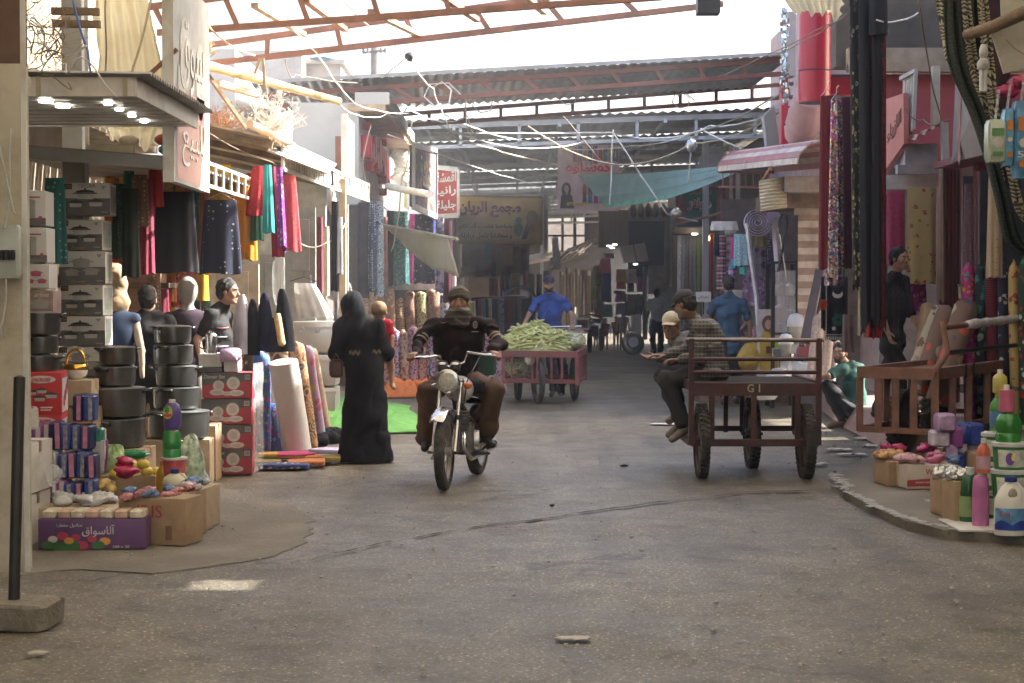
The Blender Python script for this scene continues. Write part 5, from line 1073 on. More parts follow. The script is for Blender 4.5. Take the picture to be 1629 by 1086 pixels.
for k,(px,py,h_,Y,m_)in enumerate(((178,400,110,15.8,5),(245,440,90,16,0),(258,460,80,16.2,3),(268,410,70,16.6,4),(305,470,70,16.4,6),(240,410,80,17,5))):hang(px,py,20,h_,Y,pal[m_],['red cloth at the back left of the shop','brown dotted cloth behind the black shirt man','maroon cloth behind the mannequin','rust cloth under the black skirt','teal dotted cloth right of the white mannequin','second red cloth deep in the shop'][k],'cloths deep in the left shop')
xc=[pat('orange_print','flower',(.50,.20,.04),[(.35,.05,.03),(.5,.4,.2)],20,size=.4),pat('red_print','flower',(.40,.04,.03),[(.45,.3,.2),(.15,.02,.03)],24,size=.4),pat('brown_gold_print','blob',(.25,.14,.07),[(.5,.35,.12),(.1,.05,.03)],22,size=.35),mat('saffron_cloth',(.55,.33,.03),.9),pat('teal_print','flower',(.03,.17,.17),[(.4,.4,.3)],22,size=.35),pat('pink_print','flower',(.45,.12,.2),[(.5,.4,.4)],24,size=.4)]
ORD='first second third fourth fifth sixth seventh eighth ninth tenth eleventh twelfth thirteenth fourteenth fifteenth sixteenth seventeenth eighteenth nineteenth twentieth twenty-first twenty-second'.split()
xn=['orange printed','red printed','brown gold printed','saffron','teal printed','pink printed']
for k in range(22):
 px=176+7.4*k+rnd.uniform(-2,2);Y=16.6+(k%3)*.3;m_=(k*5+k//4)%6;hang(px,rnd.uniform(262,285),rnd.uniform(12,20),rnd.uniform(95,185),Y,xc[m_],'%s cloth on the back rail of the left shop, %s from the left'%(xn[m_],ORD[k]),'cloths crowded on the back rail of the left shop',pl=4,flare=1.2)
for k in range(9):hang(176+18*k,425+rnd.uniform(-8,8),20,70,17.2,xc[(k*4+1)%6],'%s cloth low in the left shop, %s from the left'%(xn[(k*4+1)%6],ORD[k]),'cloths low at the back of the left shop',pl=4)
heap(26,-4.6,-3.6,16,17,1.75,.05,[pal[4],pal[5],pal[7]],'folded cloth heaped on the shelf deep in the left shop','cloths on the shelf in the left shop','folded_cloth','cloth',.2)
tag(MB().box((-4.1,16.6,1.69),(1.4,.8,.05)).build('shelf',wood),'wooden shelf of folded cloths deep in the left shop','shelf')
# cupboards / pale panels in the shop
tag(MB().box((XP(232,16.4),16.4,1.1),(.36,.3,2.0)).box((XP(232,16.4),16.23,1.6),(.24,.03,.7)).build('cupboard',mat('cupboard_wood',(.42,.27,.17),.6)),'light wooden cupboard behind the man in black','cupboard')
tag(MB().slab([P(278,470,17.4),P(330,470,17.4),P(330,398,17.4),P(278,398,17.4)],.04).build('white_board',mat('white_board',(.7,.69,.66),.6)),'white board behind the white mannequin','board')
# scarves on the stand: black and white
for k,(px,py,w_,h_,m_,lab)in enumerate(((385,468,26,95,mat('white_scarf',(.50,.50,.58),.85),'white lilac scarf left of the dark ones'),(402,475,20,90,black,'first black scarf beside the white one'),(421,466,24,92,navy,'navy scarf in the middle of the dark row'),(448,459,26,100,black,'tallest black scarf at the right of the dark row'),(436,505,30,55,navy,'low navy scarf in front of the dark row'))):
 Y=15.6;k2=Y/F;b=MB();c=P(px,py,Y)
 b.grid(lambda u,v:c+Vector((math.cos(u*6.283)*(w_*k2/2)*min(1,.25+1.1*v**.6)*(1+.12*math.sin(u*25+k))+(.05*v*(k==3)),math.sin(u*6.283)*.07*min(1,.3+v),-h_*k2*v)),40,12,closeu=True);tag(b.build('headscarf',m_,smooth=180),lab,'scarf','scarves on display heads')
for k,(px,py)in enumerate(((310,478),(328,478),(300,486))):hang(px,py,15,50,15.9,pal[1]if k else navy,['navy cloth right of the white mannequin','dotted cloth third from the mannequin','dotted cloth behind the mannequin'][k],'dark cloths beside the mannequin')
bolt(P(441,500,15.2),P(449,551,15.1),.035,mat('wood_roll',(.5,.33,.14),.6,var=.3,vs=30),'light wooden roll end sticking out between the scarves',None,name='wooden_roll',cat='roll')
# clear plastic bag, metal chests
t=thing('hanging_bag','white plastic garment bag on a hanger over the metal chests','garment bag',P(486,448,18));fab(P(484,450,18),.22,.40,.38,.06,9,.25,2,tilt=.12).build('bag',mat('milky_plastic',(.62,.63,.62),.25,thin=.2),t,smooth=180);MB().tube([P(462,447,18),P(484,440,18),P(505,448,18)],.006,5).tube([P(484,440,18),P(484,432,18)],.005,5).build('hanger',blackm,t)
cm=mat('chest_silver',(.62,.63,.62),.3,.75,var=.1,vs=3)
for k,(y0,y1)in enumerate(((510,562),(562,615),(615,655))):
 Y=19.0;kk=Y/F;z0=P(0,y1,Y).z;h_=(y1-y0)*kk;c=Vector((XP(498,Y),Y+.25,max(.01,z0)+h_/2));t=thing('metal_chest',['topmost','middle','lowest'][k]+' of the shiny tin chests stacked behind the woman in black','chest',(c.x,c.y,c.z-h_/2),0,'tin chests behind the woman in black')
 MB().rbox(c,(.52,.5,h_*.95),.01,puff=.008).build('body',cm,t,smooth=40);MB().box(c+Vector((0,-.26,h_*.28)),(.54,.02,.03)).build('lid_edge',cm,t);MB().box(c+Vector((.05,-.275,h_*.22)),(.05,.02,.06)).build('latch',chrome,t);MB().box(c+Vector((-.12,-.275,h_*.22)),(.05,.02,.06)).build('latch',chrome,t)
# fabric rolls standing by the dinner sets
bg_='fabric rolls leaning beside the dinner set boxes'
blue_f=pat('blue_floral','flower',(.07,.16,.42),[(.45,.08,.2),(.5,.45,.4),(.1,.3,.15),(.4,.1,.2)],24,size=.42)
bolt(G(418,722),P(416,556,16.2),.085,blue_f,'blue flowered fabric roll, tall, beside the dinner sets',bg_,1)
bolt(G(436,722)+Vector((.03,.1,0)),P(428,640,16.4),.08,blue_f,'second blue flowered roll half behind the white bundle',bg_,2)
bolt(G(475,722)-Vector((0,.05,0)),P(451,575,16.1),.145,mat('white_wrapped',(.56,.55,.52),.4,var=.08,vs=4,bump=.4,bs=12),'thick white plastic wrapped roll in the middle',bg_,3,fold=False)
bolt(G(493,712),P(470,545,16.6),.095,pat('brown_ring','ring',(.42,.27,.14),[(.14,.05,.03),(.3,.12,.06),(.08,.05,.04)],10),'tan roll with dark brown medallions',bg_,4);bolt(G(508,700),P(486,550,16.9),.08,pat('lilac_cartoon','blob',(.42,.28,.42),[(.5,.42,.1),(.2,.4,.5),(.45,.1,.15),(.3,.2,.4)],8,size=.38),'lilac roll with colourful patches',bg_,5);bolt(G(516,697)+Vector((.0,.1,0)),P(492,552,17.2),.08,pat('tan_ring','dots',(.38,.28,.2),[(.2,.1,.08)],18,size=.2),'tan dotted roll behind the lilac one',bg_,6)
bolt(P(400,655,16.5),P(398,555,16.5),.09,pat('brown_gold','leaf',(.07,.04,.03),[(.42,.3,.12)],16,size=.36),'dark brown and gold roll behind the blue ones',bg_,7);bolt(P(455,640,16.9),P(443,548,16.8),.10,pat('brown_swirl','zebra',(.4,.28,.16),[(.09,.05,.03)],6,size=.5),'brown swirl patterned roll behind the white bundle',bg_,8)
# folded fabrics on the ground
fg=[pat('fold_magenta','stripe',(.40,.04,.12),[(.5,.25,.05),(.35,.05,.2)],20),pat('fold_yellow','dots',(.42,.27,.05),[(.25,.12,.03)],40,size=.3),pat('fold_blue','dots',(.04,.06,.18),[(.45,.38,.25)],16,size=.3),pat('fold_orange','dots',(.5,.2,.06),[(.3,.05,.1)],30,size=.3),mat('fold_lilac',(.45,.40,.55),.9),mat('fold_olive',(.25,.2,.06),.9)]
k=0
for(px,py,w_,m_,lab)in((450,742,80,2,'blue and gold folded cloth nearest the street'),(433,727,50,1,'mustard folded cloth at the left'),(470,729,60,0,'magenta and orange folded cloth in the middle'),(425,737,40,5,'olive folded cloth under the mustard one'),(505,731,45,3,'orange folded cloth towards the woman'),(515,722,50,4,'lilac folded cloth beside the woman in black'),(460,722,80,0,'magenta striped folded cloth at the back'),(485,738,60,3,'thin orange cloth under the others'),(525,734,30,5,'olive cloth end beside the woman')):
 p=G(px,py+7);W=w_*p.y/F;b=MB()
 b.rbox((p.x,p.y+.09,.038+.014*(k%3)),(W,.22,.05),.012,R(4+3*math.sin(k)),puff=.004);b.v=[(x,y,z+.02*noise.noise(Vector((x*17,y*17,k))))for x,y,z in b.v];tag(b.build('folded_cloth',fg[m_],None,smooth=180,sub=1),lab,'cloth','folded cloths on the ground beside the rolls');k+=1
for k,(px,py)in enumerate(((515,700),(525,706),(505,710),(530,698))):p=G(px,py);crumple(p+Vector((0,0,.06)),(.13,.12,.07),black,['first','second','third','fourth'][k]+' black cloth bundle on the ground left of the woman',k,'cloth_bundle','cloth',.25)
spread_fab([G(512,692),G(672,690),G(655,648),G(505,628)],.09,mat('lime_cloth',(.12,.33,.07),.85,var=.2),'bright green cloth spread on the road behind the woman',1)
spread_fab([G(604,634),G(690,633),G(700,604),G(612,606)],.20,mat('orange_cloth',(.62,.17,.03),.85,var=.12),'orange cloth bundle spread on the road by the rolls',2)
spread_fab([G(505,655),G(545,655),G(540,640),G(505,640)],.08,mat('peach_cloth',(.5,.36,.28),.85),'peach folded cloth behind the green cloth',3)
# rows of rolls behind
rg='fabric rolls standing in rows behind the motorcyclist';names=['cream','gold brown','brown','grey yellow','tan','blue white','beige','chocolate']
up=[pat('roll_a','ring',(.42,.30,.2),[(.2,.1,.06),(.5,.42,.34)],12),pat('roll_b','zebra',(.40,.26,.14),[(.16,.08,.04)],7),pat('roll_c','ring',(.24,.12,.08),[(.10,.05,.03),(.35,.2,.14)],9),pat('roll_d','leaf',(.45,.38,.18),[(.05,.05,.05),(.2,.12,.06)],13,asp=(2,2,1),size=.4),pat('roll_e','ring',(.42,.28,.2),[(.25,.12,.08)],11),pat('roll_f','dots',(.50,.52,.55),[(.05,.07,.16)],11,size=.42),pat('roll_g','leaf',(.30,.17,.09),[(.5,.4,.28)],15,size=.35)]
uu=[(553,448,5,0),(578,452,6,1),(592,460,7,0),(606,470,6,2),(620,458,6.5,6),(636,474,6,1),(652,463,7,2),(670,464,8,3),(689,460,8.5,4),(706,465,8,5),(722,470,7,4),(738,478,7,6)]
for k,(px,py,r_,m_)in enumerate(uu):
 Y=28.5+.05*k;r=r_*1.25*Y/F;bolt((XP(px+2,Y),Y,.75),P(px,py,Y+.3),r,up[m_],'upper row fabric roll, %s counting from the woman in black'%'first second third fourth fifth sixth seventh eighth ninth tenth eleventh twelfth'.split()[k],rg,k)
lw=[pat('low_a','flower',(.55,.48,.42),[(.3,.12,.05),(.5,.25,.12)],15,size=.5),pat('low_b','flower',(.5,.38,.42),[(.35,.04,.15),(.2,.05,.2)],22,size=.4),pat('low_c','flower',(.52,.40,.34),[(.4,.1,.06)],20,size=.45),pat('low_d','flower',(.45,.42,.5),[(.3,.05,.12),(.1,.1,.3)],20,size=.45)]
for k in range(15):
 Y=27.6+.04*k;px=585+14.5*k;r=8.2*Y/F;bolt((XP(px,Y),Y-.05,0),P(px-1,521+4*math.sin(k*2.1),Y+.1),r,lw[k%4],'lower row flowered fabric roll, %s counting from the woman in black'%'first second third fourth fifth sixth seventh eighth ninth tenth eleventh twelfth thirteenth fourteenth fifteenth'.split()[k],rg,k+30)
for k in range(5):
 px=742+13*k;Y=26.6;bolt((XP(px,Y)+.05,Y,0),P(px-4,566,Y+.2),.085,lw[(k+1)%4],'%s low pink flowered roll leaning beside the vegetable cart'%'first second third fourth fifth'.split()[k],'low flowered rolls beside the vegetable cart',k)
tag(MB().box((XP(660,28.3),28.9,.36),(2.7,.7,.72)).build('bench',wood),'low wooden bench under the upper row of fabric rolls','bench')
tag(MB().box((XP(665,29.5),29.6,P(0,450,29.5).z),(1.35,.5,.25)).build('white_table_cover',mat('white_cloth',(.62,.62,.6),.8)),'white covered counter edge behind the upper rolls','counter')
# cloths hanging over the rolls
hg='long fabrics hanging above the fabric rolls'
hs_=[(578,322,16,150,mat('navy_rust',(.05,.04,.06),.9,var=.5,vs=5),'dark rust navy long fabric'),(592,318,12,145,pat('navy_small','dots',(.02,.03,.06),[(.3,.38,.45),(.45,.45,.5)],30,size=.3),'narrow navy fabric with pale flowers'),(603,320,14,150,pat('navy_small2','ring',(.03,.04,.08),[(.35,.4,.45)],20),'navy fabric with ring pattern'),(612,345,9,110,mat('salmon',(.5,.25,.2),.9),'narrow salmon fabric'),(622,335,14,118,black,'plain black fabric strip'),(638,336,22,116,pat('teal_flower','flower',(.03,.20,.20),[(.3,.36,.3),(.4,.35,.3)],24,size=.35),'teal flowered fabric'),(657,340,11,110,pat('pink_orange','blob',(.55,.03,.25),[(.6,.25,.05),(.55,.03,.25)],9,size=.3),'hot pink and orange fabric'),(675,340,30,110,pat('black_bouquet','flower',(.02,.022,.045),[(.4,.3,.4),(.35,.35,.3),(.2,.1,.3)],15,size=.27),'black fabric with pale bouquets'),(688,345,9,90,mat('royal_blue',(.02,.05,.45),.85),'royal blue strip'),(700,345,13,120,pat('multi_stripe','ring',(.25,.25,.4),[(.1,.05,.1),(.5,.5,.55)],14),'blue and white patterned fabric'),(712,350,14,130,mat('dark_maroon',(.10,.02,.04),.9),'dark maroon fabric at the end')]
for px,py,w_,h_,m_,lab in hs_:hang(px,py,w_,h_,28.9+rnd.random()*.4 if px>610 else 23.5+rnd.random()*.4,m_,lab+' hanging over the standing rolls',hg,'fabric','hanging_fabric',flare=1.12,pl=5)
for k,(px,py,w_,h_,Y,m_,lab)in enumerate(((509,345,9,120,19.2,pat('maroon_check','dots',(.16,.02,.04),[(.03,.01,.02)],20,size=.3),'maroon dotted long scarf in the doorway'),(533,320,11,142,19.0,black,'black long shawl beside the timber post'),(540,345,10,90,19.0,mat('grey_scarf',(.38,.4,.43),.9),'pale grey scarf over the black shawl'),(520,360,7,110,19.6,mat('beige_scarf',(.5,.42,.25),.9),'beige scarf in the doorway'))):hang(px,py,w_,h_,Y,m_,lab,'scarves hanging in the doorway behind the lattice awning','scarf','hanging_scarf',flare=1.2,pl=4)
crumple(P(445,448,19.3),(.09,.05,.32),clearp,'long clear plastic bag hanging by the grey door',9,amp=.2)
# rope lines
cable('rope',[P(475,385,18.6),P(520,385,18.8),P(552,350,20)],.008,.06,'white rope slung under the lattice awning','rope',mats_rope:=mat('rope_white',(.6,.58,.52),.8))
crumple(P(528,320,19.3),(.05,.05,.13),mat('rope_white',(.6,.58,.52)),'bundle of white rope under the lattice awning',6,'rope_bundle','rope',.3)
# ================================================================ right side buildings
NUM='first second third fourth fifth sixth seventh eighth ninth tenth eleventh twelfth thirteenth fourteenth fifteenth sixteenth'.split()
def pbox(x0,y0,x1,y1,Y,d):a,b_=P(x0,y1,Y),P(x1,y0,Y);return((a.x+b_.x)/2,Y+d/2,(a.z+b_.z)/2),(b_.x-a.x,d,b_.z-a.z)
acp_red=mat('red_cladding',(.46,.025,.05),.3,var=.05,vs=1.5);acp_wh=mat('white_cladding',(.74,.75,.77),.3,var=.04,vs=1.5);seam=mat('seam_dark',(.06,.05,.07),.6)
t=thing('shop_building','modern shop front with a rounded red column and white panels at the right','building',(5,21,0))
cx,cr=XP(1294,20.5),.2;zc=ZP(163,20.5);zs=ZP(113,20.5)
for k,(a,b_)in enumerate(((zc,zs-.01),(zs+.01,zs+1.45),(zs+1.47,7))):MB().lathe([(cr,a),(cr,b_)],(cx,20.5,0),28).build('column_panel',acp_red,t,smooth=60)
MB().lathe([(cr*.97,zc-.005),(cr*.97,7)],(cx,20.5,0),24).build('column_core',seam,t,smooth=60)
c,d=pbox(1316,-60,1420,118,20.7,.15);MB().box(c,d).build('white_panel',acp_wh,t);c,d=pbox(1314,-60,1317,165,20.62,.1);MB().box(c,d).build('panel_seam',seam,t);c,d=pbox(1314,118,1420,121,20.62,.1);MB().box(c,d).build('panel_seam',seam,t)
c,d=pbox(1316,121,1420,150,20.7,.15);MB().box(c,d).build('red_band',acp_red,t);MB().box((7.6,23.5,3.4),(6,.3,6.8)).build('far_wall',plaster_d,t);MB().box((8.6,19.2,6.9),(6,9.6,.2)).build('roof',conc,t);MB().box((5.1,26.6,3.3),(.25,10,6.4)).build('street_wall',mat('pink_grey_wall',(.42,.30,.28),.8,dirt=(.3,.24,.22)),t)  # roof slab added out of view to keep sun patches off the road
c,d=pbox(1243,118,1254,232,22.5,.2);MB().box(c,d).build('red_strip',acp_red,t);c,d=pbox(1252,18,1266,120,22.3,.3);MB().box(c,d).build('grey_side_panel',greypanel,t)
b=MB()
for k in range(60):p=P(rnd.uniform(1243,1254),15+2.5*k,21.8+rnd.random()*.3);b.box(p,(.05,.02,.06),M=Matrix.Rotation(rnd.uniform(-1,1),3,'Z')@Matrix.Rotation(rnd.uniform(-.6,.6),3,'X'))
o=tag(b.build('tinsel_strip',mat('tinsel',(.5,.55,.55),.2,.9)),'glittering silver tinsel strip hanging left of the red column','tinsel');o['kind']='stuff'
tag(MB().tube([P(1289,150,21.2),P(1281,185,21.6),P(1276,205,21.9),P(1272,220,22)],[.21,.235,.24,.2],22).build('wrapped_duct',mat('pink_wrap',(.48,.33,.34),.5,var=.12,vs=5),smooth=50),'pinkish wrapped round duct below the red column','duct')
for k in range(4):tag(MB().lathe([(.242+.004*(k%2),-.006),(.246+.004*(k%2),.006)],P(1287-4*k,163+14*k,21.35+.16*k),22,M=Matrix.Rotation(.25,3,'Y')).build('duct_strap',seam,smooth=60),NUM[k]+' dark strap round the pinkish duct, from the top','strap','straps round the pinkish duct')
tag(MB().slab([P(1222,245,24),P(1240,232,24.6),P(1232,168,24.6),P(1215,185,24)],.04).build('grey_sign',greypanel),'small grey sign on edge above the striped arch','sign')
# striped arched awning
t=thing('arched_awning','curved awning of red and cream strips above the blinds shop','awning',P(1240,290,22))
ra,rb_=P(1187,268,24),P(1320,255,20.5);R_=.32
red_tin=mat('red_tin',(.42,.19,.19),.55,dirt=(.34,.2,.18));cream_tin=mat('cream_tin',(.58,.50,.46),.5)
dir_=(rb_-ra);dn=dir_.normalized();sidev=Vector((0,0,1)).cross(dn).normalized()
for k in range(12):
 a0,a1=math.pi*k/12,math.pi*(k+1)/12
 q=[ra+sidev*R_*1.3*math.cos(a)+Vector((0,0,R_*.95*math.sin(a)-.05))for a in(a0,a1)];MB().slab([q[0],q[0]+dir_,q[1]+dir_,q[1]],.02).build('strip',(red_tin,cream_tin)[k%2],t)
MB().tube([ra+sidev*R_*1.33*math.cos(a)+Vector((0,0,R_*math.sin(a)-.05))for a in np.linspace(0,math.pi,14)],.025,6).build('arch_rim',red_tin,t,smooth=60);MB().bar(ra-sidev*R_*1.3-Vector((0,0,.05)),ra+sidev*R_*1.3-Vector((0,0,.05)),.04).build('cross_bar',red_tin,t)
for k in range(7):x=-R_*1.1+k*R_*.36;MB().bar(ra+sidev*x-Vector((0,0,.05)),ra+sidev*x-Vector((0,0,.26)),.014).build('grille_bar',red_tin,t)
MB().bar(ra-sidev*R_*1.3-Vector((0,0,.27)),ra+sidev*R_*1.3-Vector((0,0,.27)),.03).build('cross_bar',red_tin,t)
t=thing('corrugated_drum','short roll of cream corrugated sheet hanging below the arched awning','sheet roll',P(1228,335,22));b=MB();c0,c1=P(1207,288,22),P(1250,280,22);c2,c3=P(1252,330,22),P(1210,336,22)
b.grid(lambda u,v:c0.lerp(c1,u).lerp(c3.lerp(c2,u),v)+Vector((0,-.10*math.sin(math.pi*u)+0-.014*math.sin(v*9*6.28),0)),16,60);b.build('sheet',mat('cream_sheet',(.52,.47,.34),.6,dirt=(.4,.34,.22)),t,smooth=180,solid=.01)
c,d=pbox(1250,280,1306,305,21.8,.3);tag(MB().box(c,d).build('weathered_board',mat('weathered_grey',(.36,.34,.31),.85,var=.2,vs=6,bump=.4,dirt=(.24,.19,.14),ds=5)),'weathered grey board fascia right of the corrugated roll','board');c,d=pbox(1225,306,1306,330,22.2,1.2);tag(MB().box(c,d,R(2)).build('timber_beam',wood),'rough timber under the weathered board','beam')
tag(MB().bar(P(1247,232,21.5),P(1213,285,21.5),.02).build('thin_stay',mat('orange_wood',(.5,.25,.12))),'thin orange stick across the striped awning','stick')
# ---- appliance stall (Y 22-27)
c,d=pbox(1270,340,1303,512,22.3,.10);t=thing('window_blind','cream and brown striped roller blind hanging in the appliance stall','blind',(c[0],c[1],c[2]-d[2]/2));MB().box((c[0],c[1]+.03,c[2]+d[2]/2+.04),(d[0]+.08,.12,.1)).build('head_box',cream,t)
for k in range(16):z=c[2]-d[2]/2+d[2]*(k+.5)/16;MB().box((c[0],c[1],z),(d[0],.02,d[2]/16*.98)).build('strip',(mat('blind_cream',(.60,.52,.42),.7),mat('blind_brown',(.36,.26,.19),.7))[k%2],t)
for k,(xa,ya,xb,yb)in enumerate(((1276,545,1302,430),(1284,548,1308,425),(1293,550,1312,440))):tag(MB().bar(P(xa,yb+120,21-.1*k),P(xb,yb,21.5),.07,.05).build('wooden_plank',mat('dark_board',(.085,.06,.055),.6)),NUM[k]+' dark plank leaning beside the blind','plank','dark planks leaning beside the blind')
lav=mat('lavender_webbing',(.50,.44,.62),.8,var=.08);c=P(1205,353,23.5);t=thing('webbing_roll','lavender roll of webbing tape hanging with its loose end dangling','tape roll',c)
sp=[];
for k in range(90):a=k*.35;r_=.02+.0023*k*.9;sp.append(c+Vector((r_*math.cos(a),0,r_*math.sin(a))))
b=MB();
for p,q in zip(sp[:-1],sp[1:]):b.slab([p-Vector((0,.06,0)),q-Vector((0,.06,0)),q+Vector((0,.06,0)),p+Vector((0,.06,0))],.006)
b.build('coil',lav,t,smooth=30)
MB().tube([P(1188,355,23.4),P(1193,400,23.4),P(1203,470,23.35),P(1211,590,23.3)],.03,4).build('tape_end',mat('white_tape',(.62,.6,.66),.7),t)
tag(MB().tube([P(1232,345,23.6),P(1238,430,23.6),P(1246,520,23.5)],.05,4).build('white_tape',mat('white_tape',(.62,.6,.66))),'wide white tape hanging down right of the lavender roll','tape');tag(MB().lathe([(.10,-.04),(.10,.04)],P(1230,345,23.8),20,M=Matrix.Rotation(R(90),3,'X')).build('small_roll',lav,smooth=40),'small pale roll behind the lavender roll','tape roll')
t=thing('hand_truck_frame','black bent tube handle hanging in front of the appliance stall','tube frame',P(1245,430,22.5));MB().tube([P(1238,432,22.5),P(1252,355,22.5),P(1251,342,22.5),P(1245,340,22.5),P(1240,350,22.5),P(1240,362,22.5)],.02,8).build('handle',blackm,t,smooth=60);MB().tube([P(1240,372,22.5),P(1246,410,22.5),P(1252,445,22.5)],.014,7).build('leg',chrome,t,smooth=60)
sg='clothes hung along the appliance stall'
for k,(px,py,w_,h_,Y,m_,lab)in enumerate(((1182,372,28,50,23.8,pat('pale_blue_print','flower',(.32,.50,.56),[(.15,.3,.4)],40,size=.4),'pale blue flowered blouse'),(1170,378,14,44,24,mat('magenta_cloth',(.40,.02,.2),.9),'magenta top behind the blue blouse'),(1172,412,18,14,23.9,mat('cyan_cloth',(.02,.33,.42),.9),'bright blue frill below the magenta top'),(1148,373,14,88,24.5,pat('stripes_a','stripe',(.22,.05,.08),[(.4,.38,.4),(.05,.05,.1),(.3,.12,.15)],9),'red grey striped blanket'),(1162,362,18,70,24.6,pat('stripes_b','stripe',(.5,.4,.38),[(.45,.1,.2),(.2,.45,.4),(.6,.55,.45)],8),'pastel striped blanket'),(1210,376,20,16,23.8,mat('olive_cushion',(.16,.13,.04),.9),'olive cloth below the lavender roll'),(1228,372,17,70,23.9,pat('navy_white_dots','dots',(.02,.02,.08),[(.55,.55,.55)],26,size=.25),'navy garment with white dots'),(1210,392,24,46,24,pat('mauve_grey','blob',(.25,.22,.27),[(.12,.06,.12),(.3,.28,.32)],7,size=.4),'grey mauve cloth'),(1200,425,34,60,24.6,pat('purple_print','flower',(.28,.18,.32),[(.5,.45,.5),(.12,.05,.2)],16,size=.4),'purple flowered cloth at the back'),(1140,372,8,34,24.2,navy,'small navy cloth at the left end'),(1182,424,10,12,23.8,mat('teal_socks',(.05,.4,.36),.9),'teal socks'),(1164,425,10,32,24.1,pat('violet_socks','stripe',(.3,.15,.45),[(.5,.4,.55)],12),'violet striped leggings'),(1152,352,40,14,24.4,mat('white_cloth',(.62,.62,.6)),'white cloth heap on the rail'))):hang(px,py,w_,h_,Y,m_,lab+' hanging over the appliance stall',sg,flare=1.1)
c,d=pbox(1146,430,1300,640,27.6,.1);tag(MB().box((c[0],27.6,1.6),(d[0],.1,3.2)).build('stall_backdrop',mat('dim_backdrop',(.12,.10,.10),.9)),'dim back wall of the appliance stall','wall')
t=thing('display_case','black framed glass display case with silver goods in the appliance stall','display case',(XP(1250,23),23.3,0))
for x_ in(1229,1268):
 for dy in(0,.5):a=P(x_,600,23);MB().box((a.x,23+dy,1.0),(.05,.05,2.1)).build('frame_post',blackm,t)
for z_ in(.5,1.05,2.05):MB().box((XP(1248,23),23.25,z_),(.36,.52,.03)).build('shelf',blackm,t)
c,d=pbox(1231,430,1266,545,23.0,.01);MB().box(c,d).build('glass',clearp,t)
MB().box((XP(1246,23),22.97,ZP(556,23)),(.24,.01,.26)).build('green_panel',mat('lime_panel',(.25,.42,.02),.4),t)
for k,(px,py,s_)in enumerate(((1240,470,.10),(1255,470,.09),(1240,510,.12),(1258,512,.1),(1243,530,.08),(1280,505,.09))):c=P(px,py,23.4);tag(MB().lathe([(s_*.7,0),(s_,s_*.4),(s_,s_*1.6),(s_*.4,s_*1.8),(.01,s_*2)],c,16).build('tin_vessel',alu,smooth=50),NUM[k]+' silver vessel in the appliance stall, from upper left','vessel','silver vessels in the appliance stall')
wp=mat('appliance_white',(.55,.56,.57),.35,var=.05)
for k,(px,py,Y)in enumerate(((1266,590,22),(1250,605,21.6))):
 c=P(px,py,Y);s_=1.0-.2*k;t=thing('food_mixer',['tall white juicer with a domed lid and clear jar beside the planks','chrome and white mixer low in front of the display case'][k],'mixer',c)
 MB().lathe([(.001,0),(.13*s_,0),(.13*s_,.05),(.10*s_,.08),(.09*s_,.36*s_)],c,20).build('base',wp,t,smooth=50);MB().lathe([(.07*s_,.36*s_),(.10*s_,.42*s_),(.10*s_,.60*s_)],c,20).build('jar',mat('jar_smoky',(.4,.38,.33),.2),t,smooth=50);MB().lathe([(.125*s_,.60*s_),(.12*s_,.68*s_),(.08*s_,.76*s_),(.001,.78*s_)],c,20).build('lid',wp,t,smooth=50);MB().rbox(c+Vector((-.14,-.05,.45*s_)),(.12,.12,.14),.02).build('motor_arm',chrome,t,smooth=60);MB().lathe([(.09,0),(.09,.08)],c+Vector((.12,-.1,.28)),16).build('dial',chrome,t,smooth=40)
for k,(px,py,w_,h_,lab)in enumerate(((1240,607,44,34,'white round cooker in front, half hidden by the cart'),(1288,600,40,44,'white rice cooker behind the cart rail'),(1215,622,44,26,'pale basin low behind the cart'),(1290,555,34,60,'dark red round mirror frame behind the white cooker'))):
 Y=21.2;kk=Y/F;c=P(px,py+h_/2,Y);r_=w_*kk/2;h2=h_*kk
 if k<3:t=thing('cooker' if k<2 else 'basin',lab,'cooker' if k<2 else 'basin',c);MB().lathe([(r_*.8,0),(r_,h2*.2),(r_,h2*.8),(r_*.9,h2),(r_*.6,h2*1.04)],c,24).build('body',wp,t,smooth=50);MB().lathe([(r_*.62,h2),(r_*.5,h2*1.12),(.001,h2*1.16)],c,20).build('lid',mat('lid_grey',(.35,.36,.36),.3),t,smooth=50)
 else:tag(MB().lathe([(r_*1.1,-.03),(r_*1.1,.03),(r_,.04),(.001,.03)],c+Vector((0,.2,.2)),24,M=Matrix.Rotation(R(80),3,'X')).build('round_tray',mat('tray_maroon',(.2,.05,.06),.4),smooth=40),lab,'tray')
t=thing('printed_poster','standing printed card of a yellow coat, beside the display case','poster',P(1222,590,23.2));pl=PL(P(1222,545,23.2));pl.rect(0,0,.32,.95,.0,0);pl.poly([(-.12,-.45),(.14,-.45),(.12,.05),(.06,.18),(-.06,.18),(-.12,.02)],.004,1);pl.disc(0,.27,.09,.12,.005,2);pl.disc(0,.26,.05,.07,.007,3);pl.rect(.02,-.1,.1,.1,.006,2);pl.b.build('poster_print',[mat('poster_pale',(.5,.5,.52),.4),mat('poster_yellow',(.55,.38,.05),.5),mat('poster_brown',(.14,.06,.03),.5),mat('poster_skin',(.5,.32,.25),.5)],t)
t=thing('price_card','framed white card on a stand left of the man with the phone','card',P(1119,480,24));c,d=pbox(1107,464,1131,480,24.5,.02);MB().box(c,d).build('card',whitecard,t);MB().bar(P(1119,480,24.5),P(1119,500,24.5),.02).build('stand',blackm,t);text('سعر خاص',dk,Vector((c[0],24.49,c[2])),.15,.06,parent=t,arab=True)
c,d=pbox(1168,461,1186,478,24.8,.3);boxo((c[0],c[1],c[2]-d[2]/2),d,0,whitecard,'white carton beside the grey shirted shopkeeper','carton',None,tape=False)
